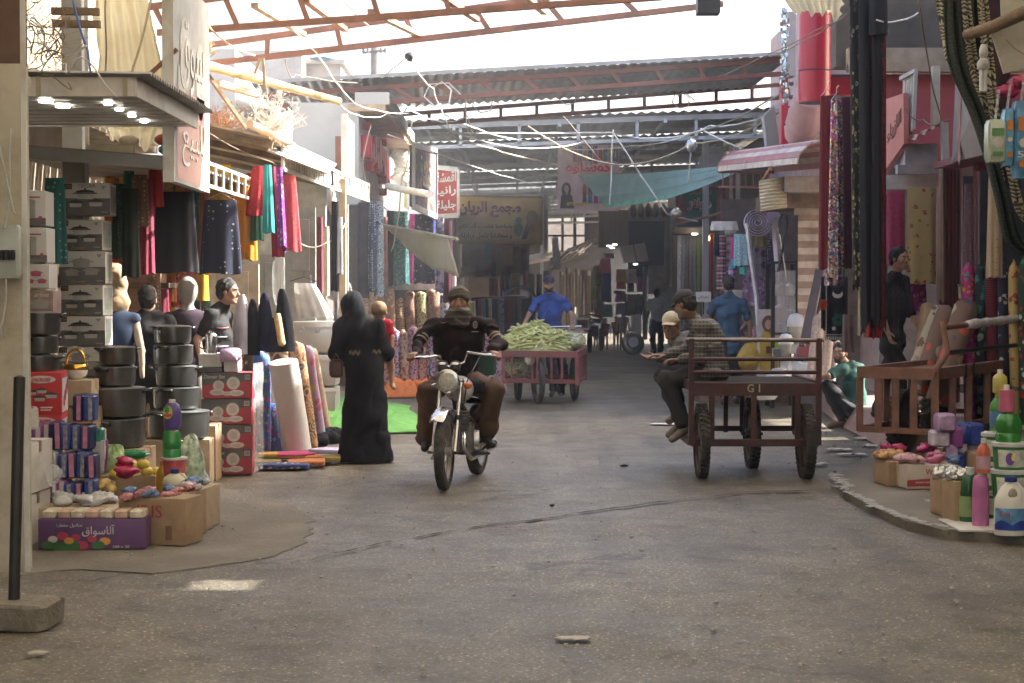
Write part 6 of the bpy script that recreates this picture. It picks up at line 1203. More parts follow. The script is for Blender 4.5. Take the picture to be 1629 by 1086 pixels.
c,d=pbox(1193,520,1218,545,24.6,.2);t=boxo((c[0],c[1],c[2]-d[2]/2),d,0,mat('red_white_box',(.5,.3,.3),.5,var=.6,vs=20),'red and white lettered box in front of the shopkeeper','carton',None,tape=False)
tag(MB().box((XP(1190,24.4),24.5,.48),(1.5,.7,.96)).build('stall_counter',wood),'stall counter in front of the shopkeeper','counter')
for k,(px,m_)in enumerate(((1288,(.42,.33,.27)),(1297,(.48,.38,.3)),(1306,(.40,.30,.25)),(1314,(.5,.4,.32)),(1323,(.38,.3,.26)))):bolt(P(px-2,620,20.6),P(px+12,500-8*(k%2),20.9),.05,mat('beige_roll%d'%k,m_,.85,var=.25,vs=20),NUM[k]+' pinkish beige roll leaning below the black embroidered shawl','pinkish beige rolls below the embroidered shawl',k)
# ---- curtains hanging high at the right
qg='long fabrics hanging on the right in the foreground'
hang(1316,152,22,273,17.2,pat('dark_red_fleck','dots',(.11,.008,.015),[(.3,.03,.03)],70,size=.3),'dark red speckled long fabric at the left of the hanging group',qg,'fabric','hanging_fabric',flare=1.15,pl=5,hanger=True)
hang(1331,158,18,285,17.0,pat('sequins','sequin',(0,0,0),[(.5,.35,.05),(.1,.1,.35),(.4,.08,.2),(.08,.3,.3),(.6,.55,.5),(.05,.03,.06),(.3,.1,.3),(.04,.03,.05)],52),'multicoloured sequin fabric between the dark red ones',qg,'fabric','hanging_fabric',flare=1.5,pl=6,hanger=True)
hang(1346,155,20,268,17.3,mat('plum_fabric',(.055,.012,.025),.9),'plum long fabric right of the sequins',qg,'fabric','hanging_fabric',flare=1.1,pl=5)
hang(1327,430,28,24,17.3,pat('sequin_hem','sequin',(0,0,0),[(.25,.2,.3),(.12,.1,.2),(.4,.3,.35)],40),'grey violet sequin panel below the sequin fabric',qg,'fabric','hanging_fabric',flare=1.1)
bf=mat('black_fabric',(.008,.008,.012),.85);gd=pat('black_gold','leaf',(.012,.012,.012),[(.38,.33,.18),(.1,.09,.05)],14,size=.36,asp=(2,2,1));rz2=pat('black_red_leaf','leaf',(.10,.007,.010),[(.010,.006,.008)],30,size=.42,asp=(1,1,.6))
for k,(px,py,w_,h_,Y,m_,lab,tl)in enumerate(((1361,-30,20,485,16.6,gd,'black long fabric with gold leaf stripe',9),(1374,-30,17,545,16.45,bf,'plain black long fabric left of the red one',8),(1385,-30,8,560,16.5,rz2,'dark red and black wavy printed long fabric',6),(1395,-30,15,540,16.4,bf,'plain black long fabric right of the red one',2),(1405,50,9,470,16.4,rz2,'dark red wavy long fabric at the right of the group',2),(1368,130,12,400,16.8,gd,'narrow black and gold fabric behind the group',10),(1398,-20,26,75,16.2,bf,'short black fabric end at the top of the group',0),(1390,505,22,32,16.6,mat('bright_red_hem',(.35,.02,.02),.9),'bright red hem showing below the black fabrics',0))):hang(px,py,w_,h_,Y,m_,lab,qg,'fabric','hanging_fabric',flare=1.1,pl=4,tilt=tl)
# embroidered black shawl
t=thing('embroidered_shawl','black shawl embroidered with white edging and a green and red flower','shawl',P(1331,560,18.5));drape(P(1331,440,18.5),.25,.72,folds=2,amp=.012).build('cloth',mat('shawl_black',(.012,.012,.014),.9),t,smooth=180,solid=.008);drape(P(1314,440,18.6),.11,.60,folds=1,amp=.01).build('side_panel',mat('shawl_black',(.012,.012,.014),.9),t,smooth=180,solid=.008)
pl=PL(P(1331,487,18.42));[pl.rect(-.118,.32-.022*k,.012,.012,.0,0)for k in range(30)];[pl.rect(-.11+.02*k,-.36,.012,.04,0,0)for k in range(12)];[pl.rect(-.11+.02*k,-.32,.014,.012,0,0)for k in range(12)]
pl.disc(.01,.14,.06,.05,0,0);pl.disc(.01,.165,.045,.03,.003,3);[pl.disc(.02+.045*math.cos(a),-.15+.045*math.sin(a),.028,.028,0,1)for a in range(6)];[pl.disc(-.155+.025*math.cos(a),.02+.04*math.sin(a),.024,.024,.02,2)for a in range(6)];pl.disc(-.03,-.25,.022,.022,0,0)
pl.b.build('embroidery',[mat('embroidery_white',(.5,.5,.48),.8),mat('embroidery_green',(.02,.10,.07),.8),mat('embroidery_red',(.4,.05,.02),.8),mat('shawl_black',(.012,.012,.014),.9)],t)
hang(1350,500,18,60,18,mat('dusty_brown',(.14,.10,.09),.9),'dusty brown cloth behind the sequin fabrics',qg,flare=1.1);hang(1381,420,30,112,17.6,mat('cream_curtain',(.45,.38,.27),.9),'cream curtain below the black fabrics',qg,flare=1.05)
# ---- near right shop fronts
t=thing('shop_building','old pink framed fabric shop at the right with a brown concrete wall above','building',(5.5,16,0))
MB().box((5.9,18.9,5.3),(4.4,.3,2.2)).build('upper_wall',mat('sooty_concrete',(.14,.115,.09),.9,var=.35,vs=3,bump=.8,bs=18,dirt=(.06,.05,.04),ds=1.5),t)
a=P(1400,125,18.6);MB().box((5.9,18.62,ZP(95,18.6)),(4.2,.14,.26)).build('beam',mat('dusty_beige',(.36,.28,.2),.8),t);MB().box((5.9,18.58,ZP(108,18.6)),(4.2,.14,.10)).build('beam',mat('dusty_beige',(.36,.28,.2),.8),t)
pink=mat('pink_paint',(.30,.11,.12),.6,var=.15,dirt=(.2,.09,.09),ds=3);pinkr=mat('pink_red_panel',(.42,.09,.10),.6,var=.12,vs=3)
c,d=pbox(1396,118,1640,260,18.75,.1);MB().box(c,d).build('signboard_back',pinkr,t);c,d=pbox(1440,262,1500,300,18.2,.2);MB().box((5.4,19.2,1.7),(2.2,.12,3.6)).build('rear_wall',mat('grey_wall',(.28,.27,.27),.8,dirt=(.2,.18,.17)),t)
MB().box((6.3,6.4,2.6),(.2,24.6,5.2)).build('far_side_wall',mat('dark_interior',(.08,.06,.055),.9),t)  # wall runs on out of view to block low sun from the road
for(xa,xb)in((1492,1500),(1498,1530),(1550,1557)):
 c,d=pbox(xa,262,xb,640,17.6,.12);MB().box(c,d).build('door_frame',pink,t)
for k in range(5):c,d=pbox(1500+6*k,270,1501.6+6*k,640,17.57,.03);MB().box(c,d).build('frame_groove',mat('pink_dark',(.13,.04,.05),.7),t)
MB().slab([P(1486,268,17.5),P(1562,248,15.8),P(1562,236,15.8),P(1486,258,17.5)],.3).build('door_head',pink,t);c,d=pbox(1555,250,1640,270,16.6,.15);MB().box(c,d).build('door_head',pink,t)
c,d=pbox(1531,280,1550,470,17.9,.02);MB().box(c,d).build('glass',mat('dark_glass',(.05,.055,.06),.08,spec=.8),t);c,d=pbox(1557,270,1640,640,17.9,.05);MB().box(c,d).build('dark_glass_panel',mat('dark_glass',(.05,.055,.06),.08,spec=.8),t)
# signs: white ribbed wedge, pink lettered sign, small canopy
t=thing('fluorescent_sign','curved white ribbed light box on edge under the brown beam','sign',P(1446,215,17.8));b=MB();b.grid(lambda u,v:P(1438+17*u-3*v,122-8*u+95*v+(12*v*(1-u)),17.9-.3*u+.04*math.sin(u*30)),24,8);b.build('ribbed_face',mat('dirty_white_plastic',(.55,.54,.48),.5,dirt=(.4,.36,.28)),t,smooth=180,solid=.02);MB().bar(P(1433,125,17.9),P(1457,112,17.5),.04).bar(P(1457,112,17.5),P(1453,205,17.5),.035).build('frame',greypanel,t)
t=thing('shop_sign','pink shop sign with thin dark Arabic lettering beside the ribbed light box','sign',P(1425,210,18));pq=[P(1403,278,18.2),P(1438,228,17.6),P(1437,148,17.6),P(1403,160,18.2)];MB().slab(pq,.06).build('panel',mat('sign_pink',(.50,.19,.17),.5,var=.1),t)
text('الازياء',mat('sign_brown',(.14,.05,.03),.5),sum((Vector(q)for q in pq),Vector())/4+Vector((-.0,-.06,.0)),.42,.2,pq[1]-pq[0],parent=t,arab=True)
t=thing('small_canopy','small corrugated canopy with grey box under it over the hanging pink cloth','canopy',P(1465,225,17.6));corr('canopy_sheet',P(1438,222,17.9),P(1500,196,17.9),P(1506,190,17.2),P(1452,222,17.2),mat('rusty_sheet',(.30,.2,.15),.6,dirt=(.4,.33,.26)),.12,.02,t)
c,d=pbox(1440,228,1492,262,17.7,.5);MB().box(c,d).build('grey_box',mat('canopy_lilac_grey',(.33,.33,.37),.6),t);c,d=pbox(1428,262,1506,276,17.6,.1);MB().box(c,d).build('ledge',mat('canopy_lilac_grey',(.33,.33,.37),.6),t);MB().bar(P(1502,195,17.2),P(1504,265,17.2),.07).build('post',greypanel,t);c,d=pbox(1410,278,1492,300,17.9,.15);MB().box(c,d).build('lower_panel',whitep,t)
tag(MB().box(*pbox(1484,104,1496,200,17.7,.1)).build('cream_pipe',cream),'short cream upright beside the pink wall','pipe')
t=thing('shop_sign','grey signboard with a pink smear and block letters on edge at the right','sign',P(1545,240,15.5));pq=[P(1514,258,16.6),P(1572,244,14.6),P(1553,165,14.6),P(1521,100,16.6)];MB().slab(pq,.05).build('panel',mat('sign_grey_dull',(.24,.23,.22),.6,var=.1),t)
text('EI',mat('letter_pale',(.5,.5,.47),.5),P(1549,195,15.3),.26,.30,pq[1]-pq[0],parent=t);text('ELL',mat('letter_pale',(.5,.5,.47),.5),P(1562,205,14.8),.15,.22,pq[1]-pq[0],parent=t)if 0 else None
pl=PL(P(1528,195,15.9),pq[1]-pq[0]);pl.poly([(-.08,-.35),(0,-.42),(.07,-.2),(.05,.15),(-.02,.4),(-.06,.2)],.01);pl.b.build('pink_smear',mat('smear_pink',(.42,.15,.14),.6),t)
# zebra swags and green-black fabric
zb=pat('zebra_cream','zebra',(.42,.37,.24),[(.03,.03,.025)],8,size=.5);gb=pat('dark_green_zebra','zebra',(.020,.032,.02),[(.008,.01,.008)],8,size=.5)
def ribbon(pts,w_,mt,lab,folds=2,group='zebra printed fabrics swagged at the upper right'):
 pts=[P(*p)for p in pts];n_=len(pts)-1;b=MB()
 def fn(u,v):
  s_=v*n_;i=min(int(s_),n_-1);f=s_-i;a=pts[max(i-1,0)];p1=pts[i];p2=pts[i+1];c_=pts[min(i+2,n_)];p=.5*((2*p1)+(p2-a)*f+(2*a-5*p1+4*p2-c_)*f*f+(3*p1-a-3*p2+c_)*f**3)
  return p+Vector(((u-.5)*w_*(1+.15*math.sin(v*9)),.04*math.sin(u*folds*6.28+v*4),0))
 b.grid(fn,12,30);tag(b.build('swagged_fabric',mt,None,smooth=180,solid=.015),lab,'fabric',group)
ribbon([(1500,-10,14.2),(1508,60,14.2),(1516,104,14.2)],.09,zb,'short zebra strip at the left of the swags')
ribbon([(1514,-10,14.1),(1525,100,14),(1560,190,13.9),(1592,300,13.8),(1612,380,13.8),(1640,405,13.8)],.13,gb,'dark green black fabric sweeping down to the right edge')
ribbon([(1534,-10,14.3),(1545,80,14.2),(1563,160,14.1),(1588,260,14),(1600,340,14),(1618,390,13.9),(1640,400,13.9)],.075,zb,'long zebra strip running beside the dark green fabric')
ribbon([(1562,-10,13.9),(1572,80,13.9),(1584,180,13.9),(1610,275,13.9),(1622,330,13.9),(1640,360,13.9)],.07,zb,'zebra strip nearest the right edge');ribbon([(1548,-10,14.5),(1555,80,14.4),(1578,190,14.3),(1612,300,14.2)],.12,mat('black_green',(.015,.022,.016),.9),'plain dark cloth between the zebra strips')
hang(1585,-20,40,230,14.8,mat('dark_plum',(.045,.02,.03),.9),'dark plum cloth behind the bulb',None,flare=1.2)
t=thing('light_bulb','unlit spiral tube lamp hanging among the zebra fabrics','lamp',P(1564,145,13.4));c=P(1564,145,13.4);k=13.4/F;MB().tube([P(1562,-10,13.4),P(1563,70,13.4)],.006,5).build('wire',wires_[1],t);MB().lathe([(.02,74*k),(.035,66*k),(.035,56*k),(.025,52*k),(.05,46*k),(.05,36*k),(.042,34*k)],c,18).build('socket',mat('lamp_plastic',(.5,.52,.5),.4),t,smooth=50)
for a in range(4):q=Vector((.027*math.cos(a*1.57+.6),.027*math.sin(a*1.57+.6),0));MB().tube([c+q*.75+Vector((0,0,38*k)),c+q*.75+Vector((0,0,.0))],.017,8).build('tube',mat('lamp_tube',(.6,.62,.6),.3),t,smooth=60)
tag(MB().tube([P(1538,55,13.2),P(1580,42,12.9),P(1640,15,12.6)],[.045,.05,.055],9).build('timber_log',wood,smooth=60),'rough timber pole crossing the upper right corner','pole')
psheet=mat('old_plastic_sheet',(.42,.40,.33),.6,var=.15,dirt=(.3,.26,.2))
for k,q in enumerate(([(1574,42,13),(1640,25,13),(1640,105,13),(1597,117,13)],[(1592,-10,12.8),(1640,-10,12.8),(1640,12,12.8),(1593,26,12.8)])):q=[P(*p)for p in q];tag(MB().slab([q[3],q[2],q[1],q[0]],.02).build('plastic_canopy',psheet),['sagging pale panel below the timber pole in the corner','greenish panel above the timber pole in the corner'][k],'panel')
# diaper packs hanging
for k,(px,py,w_,h_,m_,lab)in enumerate(((1587,190,28,66,mat('pack_green_clear',(.45,.52,.42),.25,var=.1,vs=20),'pale green pack hanging left of the blue packs'),(1606,172,14,90,mat('pack_sky',(.12,.32,.5),.25,var=.4,vs=14),'narrow blue and orange diaper pack'),(1628,160,26,122,mat('pack_sky2',(.10,.28,.48),.25,var=.5,vs=10),'large blue diaper pack at the right edge'))):
 c,d=pbox(px-w_/2,py,px+w_/2,py+h_,13.2,.14);t=thing('diaper_pack',lab,'pack',c,0,'packs hanging at the right edge');MB().rbox(c,d,.02,puff=.015).build('wrapper',m_,t,smooth=60)
 pl=PL((c[0],c[1]-d[1]/2-.017,c[2]));pl.rect(0,.2*d[2],d[0]*.7,d[2]*.18,0,0);pl.disc(0,-.05*d[2],d[0]*.3,d[0]*.3,0,1);pl.rect(0,-.32*d[2],d[0]*.6,d[2]*.1,0,0);pl.b.build('pack_print',[mat('pack_orange',(.55,.2,.04),.4)if k else mat('pack_dgreen',(.1,.25,.1),.4),whitep],t)
 MB().tube([Vector((c[0],c[1],c[2]+d[2]/2)),Vector((c[0]+.03,c[1],c[2]+d[2]/2+.25))],.012,5).build('tie',clearp,t)
text('5',whitep,P(1624,245,13.05),.05,.05,name='size_number')and tag([o for o in S.objects if o.name=='size_number'][-1],'white numeral five on the large blue diaper pack','numeral')
for k,(px,py)in enumerate(((1605,145),(1625,130))):crumple(P(px,py,13.4),(.09,.06,.05),mat('pink_ribbon',(.45,.03,.12),.3),['left magenta bow above the hanging packs','right magenta bow above the hanging packs'][k],k+3,'ribbon','ribbon',.5)
# cloths hanging by the pink shop
rg2='cloths hanging at the pink framed shop'
hang(1425,303,28,118,17.4,mat('rose_cloth',(.36,.05,.13),.9,var=.15,vs=30),'rose pink cloth hanging left of the flowered one',rg2,'cloth',flare=1.05,pl=5);hang(1466,298,44,152,17.3,pat('yellow_rose_print','flower',(.38,.31,.15),[(.3,.03,.03),(.2,.15,.05),(.36,.3,.14)],13,size=.3),'yellow cloth printed with red roses',rg2,'cloth',flare=1.05,pl=5)
hang(1406,310,12,220,17.6,mat('dark_brown_cloth',(.06,.035,.03),.9),'dark brown cloth left of the rose pink one',rg2,'cloth',flare=1.05);hang(1455,440,36,60,17.6,pat('magenta_flower','flower',(.16,.02,.10),[(.4,.1,.25),(.2,.25,.4)],18,size=.4),'magenta flowered cloth low behind the walking man',rg2,'cloth',flare=1.05)
hang(1498,268,8,210,17.1,mat('taupe_scarf',(.25,.18,.14),.9),'narrow taupe scarf on the pink frame',rg2,'cloth',flare=1.4);hang(1541,292,14,150,17.2,pat('mauve_small','dots',(.2,.12,.15),[(.35,.28,.3)],40),'mauve speckled scarf in the pink doorway',rg2,'cloth');hang(1583,280,20,160,15.6,pat('beige_dots','dots',(.36,.29,.2),[(.25,.08,.06)],28,size=.2),'beige speckled cloth right of the doorway',rg2,'cloth')
# wrapped rolls and leaning rolls at right
rr_='wrapped fabric rolls standing at the pink shop'
cols=[pat('mg_floral','flower',(.45,.02,.16),[(.1,.3,.25),(.5,.3,.05),(.2,.05,.4)],22,size=.42),pat('blk_teal_leaf','leaf',(.015,.02,.03),[(.03,.2,.17),(.25,.35,.3)],10,size=.38),pat('maroon_lines','stripe',(.16,.01,.03),[(.03,.01,.015)],45),pat('navy_white_flower','flower',(.015,.015,.035),[(.4,.4,.42)],13,size=.24),pat('yellow_flower','flower',(.42,.32,.12),[(.3,.05,.03)],13,size=.32),pat('green_berry','blob',(.02,.05,.03),[(.4,.03,.04),(.5,.5,.45),(.03,.15,.06)],15,size=.4)]
for k,(px,py,r_)in enumerate(((1540,418,11),(1560,415,9),(1577,407,10),(1595,405,8.5),(1612,414,8.5),(1628,406,9))):Y=16.3-.12*k;bolt((XP(px+6,Y),Y,.30),P(px,py,Y+.1),r_*Y/F,cols[k],['magenta flowered roll','black roll with teal leaves','maroon ribbed roll','navy roll with white flowers','yellow flowered roll','green roll with red and white spots'][k]+' standing at the pink shop',rr_,k)
lr=[pat('brown_big_dots','blob',(.17,.115,.09),[(.45,.38,.28),(.5,.10,.06),(.10,.09,.13)],5.2,size=.34),pat('leaf_grey','leaf',(.4,.37,.3),[(.15,.08,.05),(.3,.27,.22)],12,size=.45),mat('tan_lean',(.30,.21,.13),.9)]
for k,(xa,ya,xb,yb,r_,m_,lab)in enumerate(((1490,640,1541,478,20,0,'brown roll with large orange and cream dots, nearest'),(1462,625,1510,487,16,0,'second brown roll with large dots, behind'),(1450,605,1496,486,12,1,'leaf patterned pale roll leaning behind the dotted ones'),(1462,590,1478,480,12,2,'tan roll leaning behind, partly hidden by the walking man'),(1475,640,1490,560,15,0,'short brown dotted roll low behind the cart'))):Y=16.2+.15*k;bolt(P(xa,ya,Y-.25),P(xb,yb,Y),r_*Y/F,lr[m_],lab,'rolls leaning by the walking man',k)
tag(MB().tube([P(1528,474,16.1),P(1527,455,16.1)],[.02,.02],8).box(P(1527,454,16.1),(.07,.05,.03)).build('metal_tap',chrome),'small chrome valve standing on the dotted roll','valve')
# stones and litter by the ramp
for k in range(26):
 x,y=rnd.uniform(1310,1420),rnd.uniform(680,765);p=G(x,y);s_=rnd.uniform(.010,.028);b=MB().ell(p+Vector((0,0,.02)),(s_,s_,s_*.5),7);tag(b.build('stone',palec),'small loose stone or rubbish on the dirt beside the ramp','stone','loose stones beside the ramp')
for k,(x,y,w_)in enumerate(((1335,718,40),(1375,700,34),(1355,726,46),(1300,742,30),(1393,712,30))):p=G(x,y);tag(MB().grid(lambda u,v:p+Vector(((u-.5)*w_*p.y/F,(v-.5)*.16,.022+.03*abs(noise.noise(Vector((u*3,v*3,k*2.0)))))),8,5).build('paper_scrap',mat('paper_dirty',(.5,.46,.42),.8),smooth=180,solid=.003),NUM[k]+' pale scrap of paper or plastic at the foot of the ramp','litter','litter at the foot of the ramp')
# ---- foreground goods on the right pavement
Zp=.065
W=84*12.9/F;t=boxo((XP(1478,12.9),13.0,Zp),(W,.30,.195),R(9),mat('carton_cream',(.55,.48,.42),.6,var=.08),'open cream printed carton with a red band, full of pink sweets','carton',None,'printed_carton',tape=False);pl=faceplane(t,(W,.30,.195));pl.poly([(-W/2,-.075),(W*.3,-.075),(W*.42,.0),(-W/2,-.025)],.001);pl.b.build('red_band',dred,t)
text('WONDER',dred,pl.at(.07,.04,.003),.25,.045,pl.r,parent=t);text('PREMIUM QUALITY SWEETS',white_band,pl.at(-.03,-.045,.004),.22,.014,pl.r,parent=t)
for k in range(3):boxo((XP(1441-14*k,13.1),13.12+.03*k,Zp),(.075,.32,.20),R(9),(card,cardl,card)[k],['brown carton next to the cream printed one','middle of the three narrow cartons','narrow carton at the left end of the right display'][k],'carton','narrow cartons beside the cream printed carton',tape=False)
heap(12,XP(1440,12.9),XP(1512,12.9),12.9,13.15,Zp+.22,.05,[mat('wrap_pink',(.48,.12,.22),.25,var=.3,vs=20),mat('wrap_pink_pale',(.5,.3,.33),.25,var=.3,vs=20)],'pink wrapped roll heaped in the cream printed carton','pink rolls in the cream printed carton');heap(5,XP(1408,13.1),XP(1450,13.1),13.1,13.3,Zp+.22,.05,[mat('wrap_orange',(.52,.30,.12),.25,var=.3,vs=20)],'orange yellow wrapped pack on the narrow cartons','orange packs on the narrow cartons')
heap(4,XP(1415,13.4),XP(1490,13.4),13.4,13.55,Zp+.25,.05,[mat('wrap_crimson2',(.42,.03,.12),.25,var=.4,vs=20)],'long crimson pack at the back of the pink sweets','crimson packs behind the pink sweets');heap(4,XP(1500,13),XP(1530,13),12.9,13.2,Zp+.2,.03,[bp[1]],'small blue pack right of the pink rolls','blue packs right of the pink rolls')
silv=mat('foil',(.6,.6,.58),.2,.7,var=.2,vs=30)
for k,(px,py,w_,h_,Y)in enumerate(((1507,836,26,56,11.9),(1530,846,34,62,11.6))):
 kk=Y/F;p=G(px,py);boxo((p.x,p.y+.1,Zp),(w_*kk,.2,h_*kk),R(10),card,['left of the two tall brown foil topped cartons','right of the two tall brown foil topped cartons'][k],'carton','foil topped cartons',tape=False)
 for j in range(3):crumple((p.x-.04+.05*j,p.y+.08,Zp+h_*kk+.035),(.045,.05,.045),silv,'%s crumpled silver bag on the %s foil topped carton'%(('left','middle','right')[j],('left','right')[k]),j+5*k,amp=.5,group='silver bags on the foil topped cartons')
Y=11.4;p=G(1549,850);bottle((p.x,p.y+.1,Zp),.07,.37,mat('dark_green_bottle',(.02,.10,.04),.2),'tall dark green bottle beside the foil topped cartons',wcap,mat('green_label',(.25,.35,.15),.4),prof=[(.001,0),(.06,0),(.065,.02),(.062,.2),(.055,.3),(.03,.33)])
p=G(1563,858);bottle((p.x+.02,p.y+.12,Zp),.055,.36,mat('pink_bottle',(.45,.15,.33),.35),'tall pink bottle beside the green one',wcap,None,prof=[(.001,0),(.055,0),(.055,.25),(.05,.32),(.04,.34)]);bottle((p.x+.03,p.y+.1,Zp+.36),.045,.23,mat('orange_bottle',(.55,.13,.07),.35),'orange red bottle standing on the pink one',wcap,mat('pink_lab',(.5,.3,.35),.4))
# tubs in a pyramid with bottles on top
tubg,tubw=mat('tub_green',(.05,.22,.06),.4,var=.2,vs=12),mat('tub_lid_white',(.6,.62,.6),.4);tp=G(1590,866)
def tub(x,y,z,r_,h_,lab):
 t=thing('detergent_tub',lab,'tub',(x,y,z),0,'detergent tubs stacked at the right edge');c=Vector((x,y,z));MB().lathe([(.001,0),(r_*.82,0),(r_*.95,h_*.9)],c,26).build('tub_body',tubg,t,smooth=50);MB().lathe([(r_*.97,h_*.84),(r_*1.03,h_*.86),(r_*1.03,h_*.98),(r_*.9,h_),(.001,h_)],c,26).build('lid',tubw,t,smooth=40)
 b=MB();b.grid(lambda u,v:c+Vector((math.sin((u-.5)*2)*r_*(.845+.11*v+.03),-math.cos((u-.5)*2)*r_*(.845+.11*v+.03),h_*(.15+.6*v))),12,2);b.build('label',mat('tub_label',(.6,.6,.55),.4,var=.3,vs=18),t,smooth=180)
 pl=PL(c+Vector((-r_*.25,-r_*.97,h_*.45)),(1,-.2,0));pl.disc(0,0,r_*.25,h_*.22,.006,0);pl.disc(.02,.01,r_*.12,h_*.12,.008,1);pl.b.build('mark',[mat('mark_violet',(.15,.05,.3),.4),mat('mark_yellow',(.6,.5,.08),.4)],t);return c
for k,(px,zz,Y,r_,lab)in enumerate(((1589,0,11.2,.10,'lower left tub, half hidden behind the front bottle'),(1612,0,10.75,.11,'lower right tub behind the front bottle'),(1588,.20,11.2,.10,'second tub of the left column'),(1607,.195,10.75,.12,'middle tub of the right column'),(1587,.4,11.2,.10,'top tub of the left column'),(1608,.375,10.75,.115,'top tub with the violet mark in the right column'))):tub(XP(px,Y),Y,Zp+zz,r_,.19,'green detergent tub with white lid, '+lab)
zt2=Zp+.565;bottle((XP(1606,10.75),10.75,zt2),.085,.20,mat('green_liquid2',(.03,.20,.03),.15,spec=.7),'big ribbed green bottle on the tubs',mat('green_cap',(.05,.2,.05),.3),None,prof=[(.001,0),(.08,0),(.085,.04),(.075,.06),(.085,.08),(.085,.14),(.075,.16),(.06,.185)],sy=1);bottle((XP(1603,10.75),10.75,zt2+.2),.05,.175,mat('rose_bottle',(.5,.12,.2),.3),'pink bottle with cream cap on the ribbed green one',wcap,None,prof=[(.001,0),(.052,0),(.05,.14)],sy=1)
bottle((XP(1589,11.2),11.2,Zp+.6),.055,.27,mat('green_bottle3',(.06,.25,.06),.3),'green bottle behind the ribbed one',mat('yellow_cap',(.5,.42,.08),.4),mat('blue_lab',(.1,.2,.45),.4));bottle((XP(1592,11.2),11.2,Zp+.86),.05,.16,mat('yellow_bottle',(.5,.42,.12),.3),'yellow bottle at the very top left of the tubs',wcap)
tag(MB().box((XP(1608,10.4),10.8,Zp+.006),(.55,.55,.01)).build('white_board',whitep),'white sheet under the tubs and bottles','board')
p=G(1606,868);t=bottle((p.x+.02,p.y+.05,.065),.105,.37,mat('milk_plastic',(.66,.64,.58),.35,var=.04),'big cream bleach bottle with blue cap and blue label, front right',mat('blue_cap',(.02,.04,.2),.4),None,prof=[(.001,0),(.10,0),(.105,.02),(.105,.19),(.098,.235),(.065,.30),(.035,.335),(.03,.35)])
c=Vector((p.x+.02,p.y+.05,.065));b=MB();b.grid(lambda u,v:c+Vector((math.sin((u-.5)*2.7)*.107,-math.cos((u-.5)*2.7)*.082,.035+.14*v)),16,2);b.build('label',mat('bleach_label',(.12,.3,.5),.4,var=.5,vs=11),t,smooth=180);b=MB();b.grid(lambda u,v:c+Vector((math.sin((u-.5)*2.7)*.1085,-math.cos((u-.5)*2.7)*.0835,.038+(.03+.03*abs(math.sin(u*7)))*v)),24,2);b.build('wave_print',mat('deep_blue_print',(.02,.05,.3),.4),t,smooth=180);text('Fed',mat('print_rose',(.45,.05,.1)),c+Vector((-.06,-.083,.14)),.06,.035,(1,-.25,0),parent=t)
MB().tube([c+Vector(q)for q in((-.02,-.012,.33),(.03,-.012,.325),(.075,-.012,.27),(.085,-.012,.21),(.06,-.012,.195))],.02,9).build('handle',mat('milk_plastic',(.66,.64,.58),.35),t,smooth=180)
MB().ell(c+Vector((-.005,-.058,.262)),(.03,.012,.042),14).build('hollow_shade',mat('hollow_shade_tan',(.38,.33,.27),.5),t,smooth=180)  # darker raised oval paints the shade of the hollow by the handle
# packs and cartons behind
for k,(px,py,w_,h_,Y,m_)in enumerate(((1492,735,20,46,13.9,card),(1504,737,14,52,13.9,mat('mint_carton',(.5,.55,.48),.5)),(1518,738,16,38,13.8,card),(1533,738,24,46,13.6,cardl),(1565,742,48,52,13.2,card),(1618,738,30,44,13.4,card))):kk=Y/F;boxo((XP(px,Y),Y,Zp),(w_*kk,.3,h_*kk),R(4),m_,['slim brown carton at the left','mint printed carton','brown carton in the middle','pale brown carton','large brown carton behind the foil topped ones','brown carton at the right edge'][k]+' under the purple packs','carton','cartons carrying packs under the cart',tape=False)
wpp=mat('pack_white_purple',(.50,.46,.52),.3,var=.3,vs=18);lil=mat('pack_lilac',(.38,.25,.42),.3,var=.3,vs=18)
pk=[(1503,671,28,26,lil,'lilac cube pack on the very top at the left'),(1498,698,30,24,wpp,'white purple pack under the lilac one'),(1521,695,14,32,packm[1],'slim purple pack standing left'),(1534,692,16,38,packm[0],'slim blue pack standing'),(1548,690,22,34,packm[0],'blue pack in the middle'),(1560,705,34,36,wpp,'large white purple pack in the middle'),(1594,705,36,36,wpp,'large white purple pack at the right'),(1530,716,20,26,wpp,'small white pack in front'),(1512,722,14,28,lil,'lilac pack standing low at the left'),(1575,722,56,16,lil,'flat lilac pack lying in front'),(1557,722,30,12,wpp,'flat white pack lying in front'),(1598,670,24,12,silv,'small silver pack lying on top at the right'),(1522,735,18,30,packm[0],'low blue pack beside the mint carton')]
for k,(px,py,w_,h_,m_,lab)in enumerate(pk):Y=13.3;kk=Y/F;c=P(px,py,Y);tag(MB().rbox((c.x,Y+.08*(k%2),c.z),(w_*kk,.2,h_*kk),.015,R(rnd.uniform(-8,8)),puff=.012).build('wrapped_pack',m_,smooth=60),lab+' of the right pavement display','pack','wrapped packs on the right pavement')
